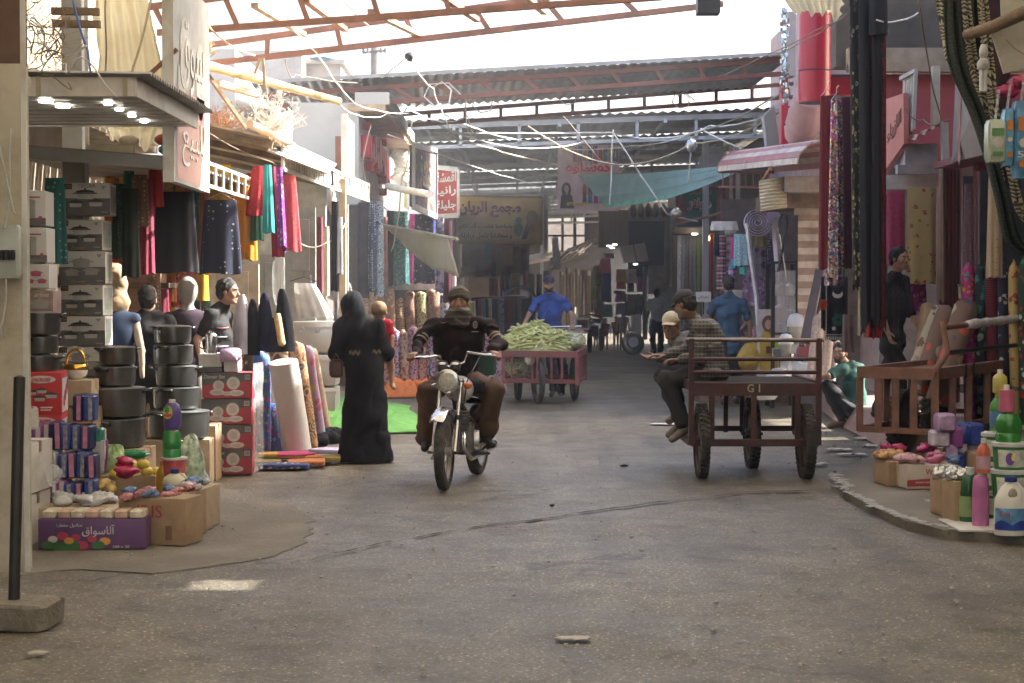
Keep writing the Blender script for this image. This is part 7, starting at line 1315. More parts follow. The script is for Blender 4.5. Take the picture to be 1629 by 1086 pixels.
# ================================================================ the far street
dim=mat('dim_brown',(.20,.155,.115),.9,var=.3,vs=2,dirt=(.1,.08,.06),ds=1);dimg=mat('dim_grey',(.24,.235,.23),.85,var=.25,vs=1.5,dirt=(.15,.13,.11))
def fbox(name,label,cat,x0,y0,x1,y1,Y,d,mt,grp=None):c,dd=pbox(x0,y0,x1,y1,Y,d);return tag(MB().box(c,dd).build(name,mt),label,cat,grp)
t=thing('building','row of low brown mud coloured shops beyond the yellow banner','building',(.5,52,0))
MB().box((-1.7,47,2.0),(.3,22,4.0)).build('street_wall',dim,t);c,d=pbox(735,388,842,440,47.5,.2);MB().box(c,d).build('facade',mat('tan_plaster',(.35,.28,.19),.9,var=.2,dirt=(.2,.16,.11)),t)
for k in range(4):c,d=pbox(757+24*k,395,765+24*k,440,47.3,.12);MB().box(c,d).build('pilaster',dim,t)
c,d=pbox(740,398,778,440,49,.1);MB().box((-1.0,58,1.6),(1.2,.2,3.2)).build('end_wall',dim,t)
tag(MB().bar(P(722,441,45),P(872,412,52),.09).build('steel_rail',steel_red),'long maroon rail running along the brown shops','rail')
tag(MB().slab([P(735,436,46.5),P(870,412,52),P(862,402,52.5),P(735,424,47)],.05).build('tin_awning',galv),'sloping tin awning on the brown shops','awning')
fbox('blue_cloth','blue cloth hanging on the brown shop wall below the banner','cloth',770,388,780,413,47.2,.04,mat('blue_rag',(.05,.3,.42),.8));fbox('yellow_cloth','yellowish cloth at the right end of the brown shop wall','cloth',800,390,816,422,47.2,.05,mat('ochre_rag',(.45,.33,.14),.8))
bd=thing('building','long building closing the far end of the street, daylight in its upper openings','building',(4,66,0))
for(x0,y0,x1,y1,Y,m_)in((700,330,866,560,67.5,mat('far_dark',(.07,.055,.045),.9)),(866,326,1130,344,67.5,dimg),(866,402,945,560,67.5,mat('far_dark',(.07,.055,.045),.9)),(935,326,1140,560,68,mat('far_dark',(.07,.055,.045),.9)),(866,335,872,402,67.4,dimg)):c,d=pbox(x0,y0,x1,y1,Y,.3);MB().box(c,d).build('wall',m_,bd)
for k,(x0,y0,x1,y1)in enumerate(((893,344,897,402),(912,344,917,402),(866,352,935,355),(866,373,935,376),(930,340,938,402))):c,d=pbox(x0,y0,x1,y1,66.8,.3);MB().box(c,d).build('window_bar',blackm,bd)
fbox('pale_wall','pale wall seen through the far openings','wall',850,352,960,410,80,.3,mat('pale_plaster',(.5,.42,.34),.9,dirt=(.4,.28,.2)))  # pale tone comes from the base colour
# sloping dark awnings far centre
for k,(q,lab)in enumerate((([(893,402,58),(955,384,57),(950,376,60),(905,395,60)],'dark sagging awning at the far centre'),([(870,428,54),(940,405,54),(935,400,57),(880,420,57)],'lower dark awning at the far centre'),([(838,415,50),(895,402,56),(893,398,58),(838,408,53)],'thin tin awning left of the hanging board'))):q=[P(*p)for p in q];tag(MB().slab(q,.06).build('dark_awning',(blackm,dim,dimg)[k]),lab,'awning')
for k in range(5):tag(MB().bar(P(880+10*k,418-3*k,54),P(905+9*k,395-2*k,56),.035).build('awning_strut',dim),NUM[k]+' thin strut under the far dark awnings, from the left','strut','struts of the far awnings')
tag(MB().slab([P(880,430,50),P(893,428,50),P(887,374,50),P(878,378,50)],.05).build('hanging_board',mat('pale_board',(.42,.38,.35),.8)),'narrow pale board hanging askew over the far shops','board')
t=thing('building','tall far corner shop with a brown corrugated panel and a dark opening','building',(4.5,50,0))
for k in range(5):c,d=pbox(952+9.6*k,334,961.2+9.6*k,394,49.5,.12+.03*(k%2));MB().box(c,d).build('corrugated_panel',mat('brown_tin',(.26,.20,.16),.5,.3,var=.15,vs=2),t)
c,d=pbox(1000,350,1062,440,52,.3);MB().box(c,d).build('opening_shade_slab',mat('very_dark',(.012,.012,.014),.9),t)  # near-black slab paints the shade inside the opening
for(x0,y0,x1,y1)in((996,344,1066,351),(1058,350,1066,500),(1068,340,1078,560),(1000,330,1070,345)):c,d=pbox(x0,y0,x1,y1,49.6,.2);MB().box(c,d).build('frame_beam',dimg,t)
for k in range(5):c,d=pbox(1003+12*k,322,1013+12*k,346,49.2,.25);MB().ell(Vector(c),(d[0]/2,.12,d[2]/2),10).build('rolled_tarp',dim,t,smooth=180)
t=thing('tin_box','shiny slanted sheet metal box hanging at the far corner shop','tin box',P(1010,400,44));q=[P(994,418,44),P(1032,414,44),P(1026,386,44),P(986,392,44)];MB().slab(q,.5).build('body',mat('dull_tin',(.40,.36,.33),.3,.8,var=.2,vs=2),t);MB().bar(P(1013,417,43.97),P(1007,388,43.97),.03).build('seam',blackm,t)
for k,(x,y)in enumerate(((969,391),(978,389),(974,394),(1011,420),(1105,372))):tag(MB().box(P(x,y,44 if k<4 else 33),(.11,.05,.025)).build('tube_lamp',mat('lamp_white',(1,1,.95),emit=5,var=0)),NUM[k]+' small lit tube lamp of the far shops','lamp','lit lamps in the far shops')
tag(MB().ell(P(1126,379,33.4),(.05,.05,.06),8).build('warm_bulb',mat('bulb_warm',(1,.6,.2),emit=5,var=0),smooth=180),'warm glowing bulb above the curtain rolls','lamp')
for k,(x0,y0,x1,y1,m_,lab)in enumerate(((1033,422,1064,468,mat('cabinet_beige',(.36,.32,.25),.7),'beige cabinet door at the far corner shop'),(1024,424,1030,540,dimg,'narrow cabinet side at the far corner shop'),(1045,455,1078,500,alu,'stack of aluminium trays behind the white shirted man'),(1006,500,1020,545,alu,'aluminium basins at the far shop'),(998,470,1010,500,dim,'dim shelf at the far corner shop'))):
 c,d=pbox(x0,y0,x1,y1,46,.4);t=thing('cabinet' if k<2 else 'tray_stack',lab,'cabinet' if k<2 else 'trays',(c[0],c[1],c[2]-d[2]/2));MB().box(c,d).build('body',m_,t);MB().box((c[0],c[1]-.21,c[2]),(d[0]*.75,.02,d[2]*.85)).build('front_panel',m_,t)
t=thing('cooling_tray','large round aluminium basin standing on edge at the far shop','basin',P(1007,562,43));MB().lathe([(.001,.1),(.14,.1),(.17,.02),(.26,.0),(.30,-.03),(.305,-.05)],P(1007,545,43),30,M=Matrix.Rotation(R(80),3,'X')).build('bowl',alu,t,smooth=50)
# children's clothes far
kg="small clothes hanging at the far children's shop"
kc=[(.40,.03,.06),(.03,.04,.14),(.42,.22,.04),(.45,.36,.34),(.10,.28,.28),(.35,.08,.2),(.32,.32,.06),(.04,.28,.26),(.25,.22,.3),(.05,.05,.06),(.15,.15,.16),(.35,.12,.05)]
for k,(px,py,w_,h_,m_,lab)in enumerate(((963,412,16,22,0,'red top, highest'),(965,428,14,52,1,'navy long dress'),(988,428,15,20,2,'orange shirt'),(1004,428,16,22,3,'pale pink dress'),(988,448,13,12,0,'dark red shorts'),(1003,450,10,14,9,'black shorts'),(950,422,10,30,6,'olive yellow top'),(948,455,10,22,6,'olive lower shirt'),(988,466,16,14,5,'crimson shirt'),(966,484,16,20,7,'turquoise t-shirt'),(987,482,14,18,8,'lilac t-shirt'),(1003,468,16,34,10,'grey trousers left'),(1017,468,12,34,10,'grey trousers right'),(951,490,12,14,11,'orange brown cap shaped cloth'),(1018,440,9,24,5,'crimson small dress'),(985,462,16,5,4,'teal collar'),(968,403,16,8,3,'cream hat'))):hang(px,py,w_,h_,45.5+.1*k,mat('kids%d'%m_,kc[m_],.9),lab+" at the far children's shop",kg,flare=1.15,dep=.08,pl=4)
fg2='dim goods hanging along the far left shops'
for k in range(14):px=893+5*k;hang(px,432+6*math.sin(k*2.3),6,80+20*math.sin(k),55-.3*k,mat('dimc%d'%(k%5),((.2,.16,.12),(.3,.26,.2),(.08,.07,.07),(.22,.1,.06),(.28,.24,.16))[k%5],.9),'%s strip of dim cloth from the left at the far centre'%(NUM[k]if k<14 else ''),fg2,flare=1.1,pl=3)
for k,(px,py,w_,h_,Y,cc)in enumerate(((785,442,13,28,44,(.36,.03,.12)),(800,438,8,34,45,(.2,.05,.05)),(808,437,8,32,45.5,(.05,.15,.2)),(820,434,14,34,46,(.4,.22,.04)),(836,432,7,30,47,(.3,.04,.05)),(845,436,10,50,47.5,(.32,.25,.17)),(858,436,8,60,48.5,(.15,.13,.12)),(870,430,12,40,49.5,(.4,.38,.33)))):hang(px,py,w_,h_,Y,mat('fg%d'%k,cc,.9),['crimson','dark red','dark teal','mustard','red','tan','grey brown','pale grey'][k]+' cloth hanging under the tin awning of the brown shops',fg2,flare=1.05)
rk_='garments on the rail beside the blue tent';rc=[(.02,.02,.03),(.03,.03,.07),(.35,.03,.05),(.03,.20,.28),(.02,.02,.03),(.45,.48,.42),(.03,.03,.05),(.04,.04,.06),(.22,.24,.34),(.15,.03,.05),(.04,.03,.05),(.25,.04,.06),(.14,.08,.10),(.10,.06,.08),(.3,.22,.2)]
for k,cc in enumerate(rc):px=753+5.2*k;hang(px,475+(k>9)*-2,7 if k!=8 else 13,62 if k<6 else 82,37.5+.15*k,mat('rail%d'%k,cc,.9)if k!=8 else pat('rail_print','leaf',(.25,.27,.36),[(.03,.03,.07)],14,size=.4),NUM[k]+' garment from the left on the crowded rail by the blue tent',rk_,flare=1.25,pl=4)
tag(MB().tube([P(748,474,37.4),P(835,471,39.8)],.02,6).build('clothes_rail',chrome),'rail carrying the crowded garments','rail')
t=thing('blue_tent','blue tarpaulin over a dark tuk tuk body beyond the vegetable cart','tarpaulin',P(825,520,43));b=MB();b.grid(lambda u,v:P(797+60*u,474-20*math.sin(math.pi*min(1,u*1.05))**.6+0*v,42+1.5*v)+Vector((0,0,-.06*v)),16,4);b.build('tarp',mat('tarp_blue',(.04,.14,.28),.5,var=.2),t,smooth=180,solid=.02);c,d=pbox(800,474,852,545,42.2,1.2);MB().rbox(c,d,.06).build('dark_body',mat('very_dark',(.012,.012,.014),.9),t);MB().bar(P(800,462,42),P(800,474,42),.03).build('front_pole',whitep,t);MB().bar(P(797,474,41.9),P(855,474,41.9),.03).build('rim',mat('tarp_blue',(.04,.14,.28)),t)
# child mannequins far
mk=mat('mannequin_beige',(.50,.42,.36),.4)
def mannequin(px,ybot,ytop,Y,label,shirt=None,body=mk,z0=None,adult=False,group=None):
 c=P(px,ybot,Y);H=(ybot-ytop)*Y/F;t=thing('mannequin',label,'mannequin',c,0,group);s=SDF((-.22*H,-.12*H,0),(.22*H,.12*H,H),.013*H)
 s.ell((0,0,H*.92),(.055*H,.06*H,.075*H),k=.0).cap((0,0,H*.80),(0,0,H*.88),.028*H,k=.02*H).ell((0,0,H*.70),(.105*H,.06*H,.13*H),k=.03*H).ell((0,0,H*.55),(.085*H,.06*H,.09*H),k=.03*H)
 for q in(-1,1):s.cap((q*.045*H,0,.5*H),(q*.06*H,0,.02*H),.045*H,.022*H,.02*H).cap((q*.11*H,0,.77*H),(q*.15*H,-.02*H,.60*H),.026*H,.02*H,.02*H).cap((q*.15*H,-.02*H,.60*H),(q*.16*H,-.05*H,.46*H),.02*H,.014*H,.01*H)
 s.build('figure',body,t)
 if shirt:
  s=SDF((-.22*H,-.14*H,.3*H),(.22*H,.14*H,H*.85),.013*H);s.ell((0,0,H*.69),(.12*H,.075*H,.14*H)).ell((0,0,H*.52),(.105*H,.078*H,.1*H),k=.04*H).cap((-.11*H,0,.77*H),(.11*H,0,.77*H),.035*H,k=.03*H);s.build('clothing',shirt,t)
 return t
mg="child mannequins at the far children's shop"
for k,(px,yb_,yt,m_,lab)in enumerate(((963,556,505,0,'child mannequin in a dark red top, left'),(980,556,502,0,'child mannequin in red, middle'),(991,556,492,3,'tallest child mannequin, pale pink'),(948,558,515,3,'bare pale child mannequin behind the motorbike'),(1003,560,520,2,'small beige child mannequin at the right'))):mannequin(px,yb_,yt,47-k*.2,lab,mat('kids%d'%m_,kc[m_],.9),group=mg)
# parked motorbike, far, seen dark
t=thing('parked_motorbike','dark parked motorbike with a red and silver rear box beyond the vegetable cart','motorbike',P(942,558,45));c=P(940,558,45)
for q in(-.1,.95):MB().tube([c+Vector((q*.35,q*1.0,.28))+Vector((.04*math.cos(a),.28*math.cos(a),.28*math.sin(a)))for a in np.linspace(0,6.283,18)[:-1]],.05,7,closed=True).build('wheel',rubber,t,smooth=60)
MB().rbox(c+Vector((.1,.4,.55)),(.22,1.0,.3),.05).build('engine_body',blackm,t,smooth=60);MB().rbox(c+Vector((.15,.8,.82)),(.28,.6,.12),.04).build('seat',black,t,smooth=60);cc_,dd=pbox(916,506,937,524,44.8,.3);MB().box(cc_,dd).build('rear_box_frame',alu,t);MB().box((cc_[0],cc_[1]-.16,cc_[2]),(dd[0]*.8,.03,dd[2]*.7)).build('rear_box_panel',mat('box_maroon',(.2,.03,.05),.4),t);MB().tube([c+Vector((-.3,-.2,.95)),c+Vector((0,-.05,1.0)),c+Vector((.3,-.2,.95))],.02,6).build('handlebar',chrome,t);MB().ell(c+Vector((0,-.25,.82)),(.09,.06,.09),12).build('headlight',chrome,t,smooth=180)
# ---- poster, teal cloth, curtain shop
t=thing('poster_banner','big hanging shop poster with red Arabic word and a woman in a dark dress','poster',P(935,335,34));pl=PL(P(936,282,34));kx=34/F;W,H=98*kx,106*kx
pl.rect(0,0,W,H,0,0);MBx=pl.b;pr=lambda x,y:((x-936)*kx,(282-y)*kx)
for k in range(9):x,y=pr(915+8*k,246);pl.rect(x,y,.09,.3+.08*math.sin(k*2),.004,1+k%5)
for k in range(12):x,y=pr(930+(k%6)*9,300+14*(k//6));pl.poly([(x-.05,y-.12),(x+.05,y-.12),(x+.02,y+.12),(x-.03,y+.1)],.003+.0003*k,1+(k*3)%5)
x,y=pr(901,312);pl.poly([(x-.13,y-.25),(x+.16,y-.25),(x+.12,y),(x+.05,y+.1),(x-.04,y+.1),(x-.11,y+.0)],.006,6);pl.disc(x,y+.14,.10,.15,.007,6);pl.disc(x+.005,y+.16,.05,.075,.009,7);pl.rect(x+.01,y+.07,.04,.06,.0085,7)
pl.b.build('print',[mat('poster_bg',(.58,.46,.50),.6,var=.25,vs=3),mat('pp1',(.45,.12,.1)),mat('pp2',(.1,.2,.3)),mat('pp3',(.4,.3,.2)),mat('pp4',(.05,.12,.1)),mat('pp5',(.3,.08,.25)),mat('pp6',(.03,.03,.03)),mat('pp7',(.5,.33,.26))],t)
text('كەشاوە',mat('poster_white',(.75,.7,.7)),pl.at(*pr(936,267),.010),.98,.30,parent=t,arab=True,bold=.12);text('كەشاوە',mat('poster_red',(.65,.03,.08),.5),pl.at(*pr(936,267),.018),.95,.28,parent=t,arab=True,bold=.04)
text('كوتالي',mat('poster_yellowt',(.6,.5,.06)),pl.at(*pr(972,242),.01),.24,.12,parent=t,arab=True,bold=.03);text('اقمشة',mat('poster_yellowt',(.6,.5,.06)),pl.at(*pr(903,239),.01),.26,.1,parent=t,arab=True,bold=.03);text('07704508580',mat('poster_yellowt',(.6,.5,.06)),pl.at(*pr(919,324),.012),.45,.07,parent=t,bold=.03)
MB().tube([P(887,229,34),P(985,229,34)],.015,6).build('top_batten',wood,t)
t=thing('teal_cloth_awning','teal and green cloth stretched as a sagging awning from the poster to the striped arch','cloth awning',P(1050,330,32))
def tc_(u,v):
 a=P(918,278,34).lerp(P(1180,262,29.5),u);b_=P(965,330,33).lerp(P(1181,272,29.3),u);p=a.lerp(b_,v);s_=math.sin(math.pi*u);p.z-=.20*s_*(.35+.65*v)*.8;p.y+=-.25*s_*v+.035*math.sin(v*16+u*4)*(1-.3*u);p.z+=.02*math.sin(v*19+2*u);return p
b=MB();b.grid(tc_,50,24);b.m=[1 if(i//50)>19 and(i%50)<30 else 0 for i in range(len(b.f))];b.build('cloth',[mat('teal_awning_cloth',(.30,.48,.46),.8,var=.1,thin=.4),mat('green_awning_cloth',(.22,.55,.42),.8,thin=.4)],t,smooth=180)
t=thing('shop_sign','green and white shop sign with pink Arabic name above the curtain rolls','sign',P(1115,360,35));pl=PL(P(1114,328,34.6));kx=34.6/F;pl.rect(0,0,78*kx,62*kx,0,0);pl.rect(0,.03,50*kx,44*kx,.004,1);[pl.poly([(x-.1,-.38),(x+.12,-.38),(x+.08,.1),(x+.02,.28),(x-.06,.1)],.006,2)for x in(-.42,.42)];pl.rect(0,-.38,76*kx,.08,.005,3)
pl.b.build('print',[mat('sign_dim_red',(.20,.08,.07)),mat('sign_green',(.03,.13,.08)),mat('sign_pinkish',(.36,.13,.12)),mat('sign_navy',(.06,.07,.12))],t);text('هونەر',mat('poster_white',(.75,.7,.7)),pl.at(-.02,.04,.012),.52,.3,parent=t,arab=True,bold=.08);text('هونەر',mat('sign_pinkred',(.42,.05,.08)),pl.at(-.02,.04,.02),.5,.28,parent=t,arab=True,bold=.01);text('كوتال فروشي',mat('sign_goldt',(.45,.36,.12)),pl.at(.0,.28,.012),.5,.1,parent=t,arab=True)
cg2='patterned fabrics hanging side by side in the curtain shop';cc2=[(.42,.40,.38),(.20,.20,.20),(.13,.12,.12),(.22,.17,.16),(.18,.2,.12),(.20,.22,.10),(.26,.12,.06),(.05,.09,.15),(.26,.04,.04),(.24,.03,.04)]
for k,cc in enumerate(cc2):hang(1081+6.2*k,374,7,150,33.4,pat('cs%d'%k,'dots',cc,[tuple(min(1,x*1.8+.06)for x in cc)],18+3*k,size=.25),NUM[k]+' long fabric from the left in the curtain shop',cg2,'fabric','hanging_fabric',flare=1.02,pl=3)
t=thing('building','curtain shop bay below the green and white sign','building',(4,36,0));c,d=pbox(1072,362,1150,372,33.2,.5);MB().box(c,d).build('lintel',wood,t);c,d=pbox(1070,362,1152,560,34.6,.2);MB().box(c,d).build('rear_wall',dim,t);c,d=pbox(1136,372,1142,560,33.2,.3);MB().box(c,d).build('door_post',wood,t);c,d=pbox(1160,220,1178,330,31,.3);MB().box((5.2,42,2.4),(.3,22,4.8)).build('street_wall',dim,t)
for k,(x0,y0,x1,y1)in enumerate(((1160,232,1166,345),(1170,235,1178,345))):fbox('timber_upright',['weathered upright panel at the end of the teal cloth','grey upright panel beside the striped arch'][k],'panel',x0,y0,x1,y1,30.4,.1,(wood,dimg)[k])
tag(MB().slab([P(1108,270,33),P(1150,275,33),P(1160,245,33),P(1118,240,33)],.05).build('glass_sheet',galv),'dull glass panels behind the teal cloth end','panel')
tag(MB().tube([P(1072,358,32.5),P(1150,338,31)],.03,6).build('bamboo_rod',wood),'bamboo rod under the green and white sign','rod')
# outside structures seen over the left roofs
t=thing('building','grey concrete house with an unfinished parapet above the left roofs','building',(-6,42,0));c,d=pbox(318,80,480,330,40,5);MB().box(c,d).build('wall',mat('raw_concrete',(.44,.40,.36),.9,var=.15,vs=1,dirt=(.33,.29,.25)),t);c,d=pbox(482,100,542,330,41,5);MB().box(c,d).build('annex_wall',mat('raw_concrete',(.44,.40,.36)),t);c,d=pbox(478,94,548,101,40.8,5.4);MB().box(c,d).build('parapet',mat('raw_concrete',(.44,.40,.36)),t)
tag(crumple(P(512,93,40.6),(.30,.2,.04),mat('tarp_blue',(.04,.14,.28)),None,3),'blue plastic lying on the concrete parapet','plastic sheet')
t=thing('utility_pole','old utility pole with cross arm and insulators against the white sky','utility pole',P(596,130,40));MB().tube([P(597,200,40),P(596,72,40)],[.12,.10],10).build('pole',mat('pole_grey',(.16,.14,.13),.9),t,smooth=60);MB().bar(P(577,84,39.9),P(614,80,39.9),.05).build('cross_arm',blackm,t)
for x in(578,585,606,613):MB().tube([P(x,84,39.8),P(x,76,39.8)],[.04,.03],7).build('insulator',mat('insulator_brown',(.1,.05,.03),.3),t)
fbox('hanging_lamp_box','dark lamp box hanging at the top edge of the view','lamp box',1110,-6,1146,20,17,.2,blackm)
ragsheet('plastic_sheet',((1225,-30,18),(1345,-30,18),(1336,24,17.6),(1262,18,17.8)),yel,'torn end of a cream corrugated sheet above the red column','plastic sheet',5)
# strings and cables over the street
wt=mat('white_cord',(.66,.66,.64),.6);wires=[([(640,115,22),(765,205,22)],.5,'m'),([(432,-5,17),(505,85,19),(565,165,22),(650,180,24)],.05,0),([(540,-5,17),(640,78,20),(652,88,20)],.05,1),([(652,88,20),(690,140,22),(700,165,23),(722,210,25)],.08,0),([(652,88,20),(612,120,22)],0,2),([(652,88,20),(760,78,26)],.0,2),([(540,165,22),(615,180,24),(650,165,25)],.12,0),([(617,213,24),(890,305,34)],.05,0),([(700,178,28),(860,228,32),(1000,232,32),(1130,200,30),(1240,172,27)],.1,0),([(700,200,27),(970,210,32),(1240,150,26)],.35,0),([(690,212,27),(900,212,31),(975,210,31),(1060,340,31),(1110,352,31)],.0,0),([(840,200,30),(980,262,31),(1100,228,31),(1240,178,27)],.12,1),([(890,178,30),(905,195,30),(960,260,31)],.0,2),([(718,218,27),(890,263,33)],.03,1),([(975,205,31),(970,325,31)],.0,0),([(1115,205,30),(1225,260,27)],.0,0),([(300,0,15),(405,88,17.6)],.1,1),([(455,95,19),(470,118,20),(640,122,28)],.1,2),([(1140,124,24),(1350,20,18)],.03,2),([(1225,88,21),(1350,20,17)],.05,2),([(640,165,22),(745,185,26),(760,205,26)],.15,0),([(590,200,24),(575,260,24),(600,370,25)],.0,1),([(655,190,24),(640,280,24.5),(622,400,25)],.2,1),([(1100,232,30),(1095,290,30)],.0,0),([(170,0,12.5),(168,128,12)],0,2),([(240,0,13),(205,130,12.8)],.03,1),([(1395,32,16),(1460,20,17)],.05,0),([(1460,0,15),(1495,180,16),(1510,190,16)],.05,2),([(1600,62,12.8),(1640,90,12.6)],.02,2),([(1440,170,17),(1470,190,17),(1500,190,16.5)],.06,2),([(320,205,15),(440,262,17)],.02,2),([(740,150,25),(745,210,25.5),(760,205,26)],.1,0)]
lab_=['grey cord','white cord','pale brown cord','dark thin wire']
for k,(pts,sg_,ci)in enumerate(wires):
 if ci=='m':continue
 (x0_,y0_,_),(x1_,y1_,_)=pts[0],pts[-1];dx=x1_-x0_;way='running level' if abs(y1_-y0_)<25 else('hanging straight down' if abs(dx)<25 else('sloping down to the right' if y1_>y0_ else 'rising to the right'));where='above the left shops' if x0_<600 else('under the far roof' if x0_<1100 else('beside the red column' if x0_<1300 else 'at the upper right'))
 r_=(.009,.010,.007)[ci];cable('overhead_wire',[P(*p)for p in pts],r_*(1.5 if pts[0][2]>25 else 1),sg_,['white cord','tan cord','dark wire'][ci]+' '+way+' '+where+' '+('over the awning lamps' if x0_<250 else 'near the signboard' if x0_<330 else 'by the yellow pole' if x0_<560 else 'by the red letters' if x0_<660 else 'left of the yellow banner' if x0_<850 else 'above the poster' if x0_<1000 else 'above the teal cloth' if x0_<1180 else 'near the roof end' if x0_<1300 else 'by the brown wall'),'cord',[wt,mat('cord_tan',(.5,.42,.3),.8),wires_[1]][ci],group='cords and wires strung over the street',wob=.02)
tag(crumple(P(651,90,20),(.05,.05,.05),blackm,None,2,'wire_knot'),'dark knot where several wires meet against the sky','knot');tag(crumple(P(1100,232,30),(.10,.08,.12),silv,None,4,'foil_bunch'),'bunch of foil tied to the cord over the teal cloth','foil');tag(crumple(P(1076,338,31),(.10,.08,.10),silv,None,5,'foil_bunch'),'small foil bunch on the cord under the teal cloth','foil')
for k,(x,y,Y,rr)in enumerate(((700,150,24,1),(905,155,27,.7),(1085,160,27,.7),(770,165,26,.8))):c=P(x,y,Y);tag(MB().tube([c+Vector((rr*.3*math.cos(a*1.1)*(1-a*.07),.1*math.sin(a),rr*.2*math.sin(a*1.1)))for a in range(9)],.01,5).build('wire_loop',wt,smooth=180),NUM[k]+' loose loop of white wire caught in the roof trusses, from the left','wire','loose wire loops in the trusses')
# ================================================================ carts, motorbike, people
def wheel(parent,c,r_,w_,ax=(1,0,0),knob=True,spokes=0,tyre=rubber,rim=None):
 c=Vector(c);ax=Vector(ax).normalized();u=Vector((0,0,1));v=ax.cross(u).normalized();u=v.cross(ax);rim=rim or mat('rim_rusty',(.16,.12,.10),.6,.5)
 at_=lambda a,rr,x=0:c+(u*math.cos(a)+v*math.sin(a))*rr+ax*x
 b=MB();N=40;pr=[(-.5,.76),(-.52,.88),(-.40,.97),(0,1.0),(.40,.97),(.52,.88),(.5,.76)]
 b.grid(lambda s_,t_:at_(s_*6.2832,r_*pr[min(6,int(round(t_*6)))][1],w_*pr[min(6,int(round(t_*6)))][0]),N,6,closeu=True)
 if knob:
  for k in range(44):
   for x,o in((-.34,0),(.34,.5),(0,.25)):a=(k+o)*6.2832/44;b.box(at_(a,r_*.995,x*w_),(w_*.26,r_*.07,r_*.05),M=Matrix((ax,ax.cross(at_(a,1)-c),at_(a,1)-c)).transposed())
 ty=b.build('tyre',tyre,parent,smooth=50)
 b=MB();pr2=[(-.42,.78),(-.3,.72),(.3,.72),(.42,.78)]
 b.grid(lambda s_,t_:at_(s_*6.2832,r_*pr2[int(round(t_*3))][1],w_*pr2[int(round(t_*3))][0]),32,3,closeu=True)
 if not spokes:b.tube([at_(0,0,-w_*.1),at_(0,0,w_*.1)],r_*.72,24)
 b.tube([at_(0,0,-w_*.7),at_(0,0,w_*.7)],r_*.13,12);rm=b.build('rim',rim,parent,smooth=40)
 for k in range(spokes):a=k*6.2832/spokes;b=MB();b.tube([at_(a,r_*.1,w_*(.35 if k%2 else-.35)),at_(a+.35*(1 if k%4<2 else-1),r_*.74)],.0035,4);b.build('spoke',chrome,rm)
 return ty
# right steel cart ------------------------------------------------
cr_=mat('cart_brown_red',(.075,.026,.022),.5,.2,var=.35,vs=10,bump=.3,bs=70,dirt=(.04,.03,.027),ds=7)
Y0,Y1=14.15,15.35;t=thing('hand_cart','empty dark red steel cart standing on the road with two men sitting on it','cart',G(1200,762));RX=lambda px,Y=Y0:XP(px,Y);Zy=lambda y:ZP(y,Y0)
xl,xr=RX(1100),RX(1303)
def rail(y,w_,h_,Y=Y0,a=xl,b_=xr,nm='rail',m_=cr_):return MB().box(((a+b_)/2,Y,y),(b_-a,w_,h_)).build(nm,m_,t)
for x in(xl,xr):MB().box((x+.001,Y0,(Zy(538)+Zy(708))/2),(.045,.045,Zy(538)-Zy(708))).build('corner_post',cr_,t)
MB().tube([(xl-.05,Y0,Zy(540)),(xr+.04,Y0,Zy(541))],.018,10).build('top_rail',mat('worn_pipe',(.20,.15,.13),.3,.8),t,smooth=60)
for y in(571,592):MB().tube([(xl,Y0-.01,Zy(y)),(xr,Y0-.01,Zy(y))],.017,8).build('rail',cr_,t,smooth=60)
rail(Zy(619),.05,.11,Y0-.002,xl,xr,'side_board');rail(Zy(704),.06,.06,Y0,xl,xr,'lower_rail');rail(Zy(699),.05,.05,Y1)
for x in(1133,1200,1270):MB().box((RX(x),Y0+.002,(Zy(626)+Zy(702))/2),(.045,.04,Zy(626)-Zy(702))).build('upright',cr_,t)
for x in(1184,1212):MB().box((RX(x),Y1,(Zy(620)+Zy(700))/2),(.04,.04,.5)).build('upright',cr_,t)
for x in(xl,xr):MB().box((x,Y1,(Zy(600)+Zy(705))/2),(.05,.05,Zy(600)-Zy(705))).build('corner_post',cr_,t);MB().box((x,(Y0+Y1)/2,Zy(613)),(.05,Y1-Y0-.05,.08)).build('side_board',cr_,t);MB().box((x,(Y0+Y1)/2,Zy(704)),(.05,Y1-Y0-.06,.05)).build('lower_rail',cr_,t)
for k in range(7):MB().box(((xl+xr)/2,Y0+.11+k*.165,Zy(611)),(xr-xl-.06,.155,.02)).build('deck_plank',mat('grey_plank',(.055,.045,.038),.95,dirt=(.03,.027,.024),spec=.15),t)
text('G',mat('chalk_yellow',(.45,.40,.26),.8),(RX(1194),Y0-.03,Zy(617)),.055,.07,parent=t,bold=.01);text('1',mat('chalk_yellow',(.45,.40,.26),.8),(RX(1208),Y0-.03,Zy(617)),.012,.07,parent=t,bold=.01)
for x,Y in((1117,14.22),(1197,15.0),(1283,14.18)):
 w_=MB().tube([(XP(x,Y)-.1,Y,.32),(XP(x,Y)+.1,Y,.32)],.015,6).build('wheel',blackm,t);wheel(w_,(XP(x,Y),Y,.322),.322,.085)
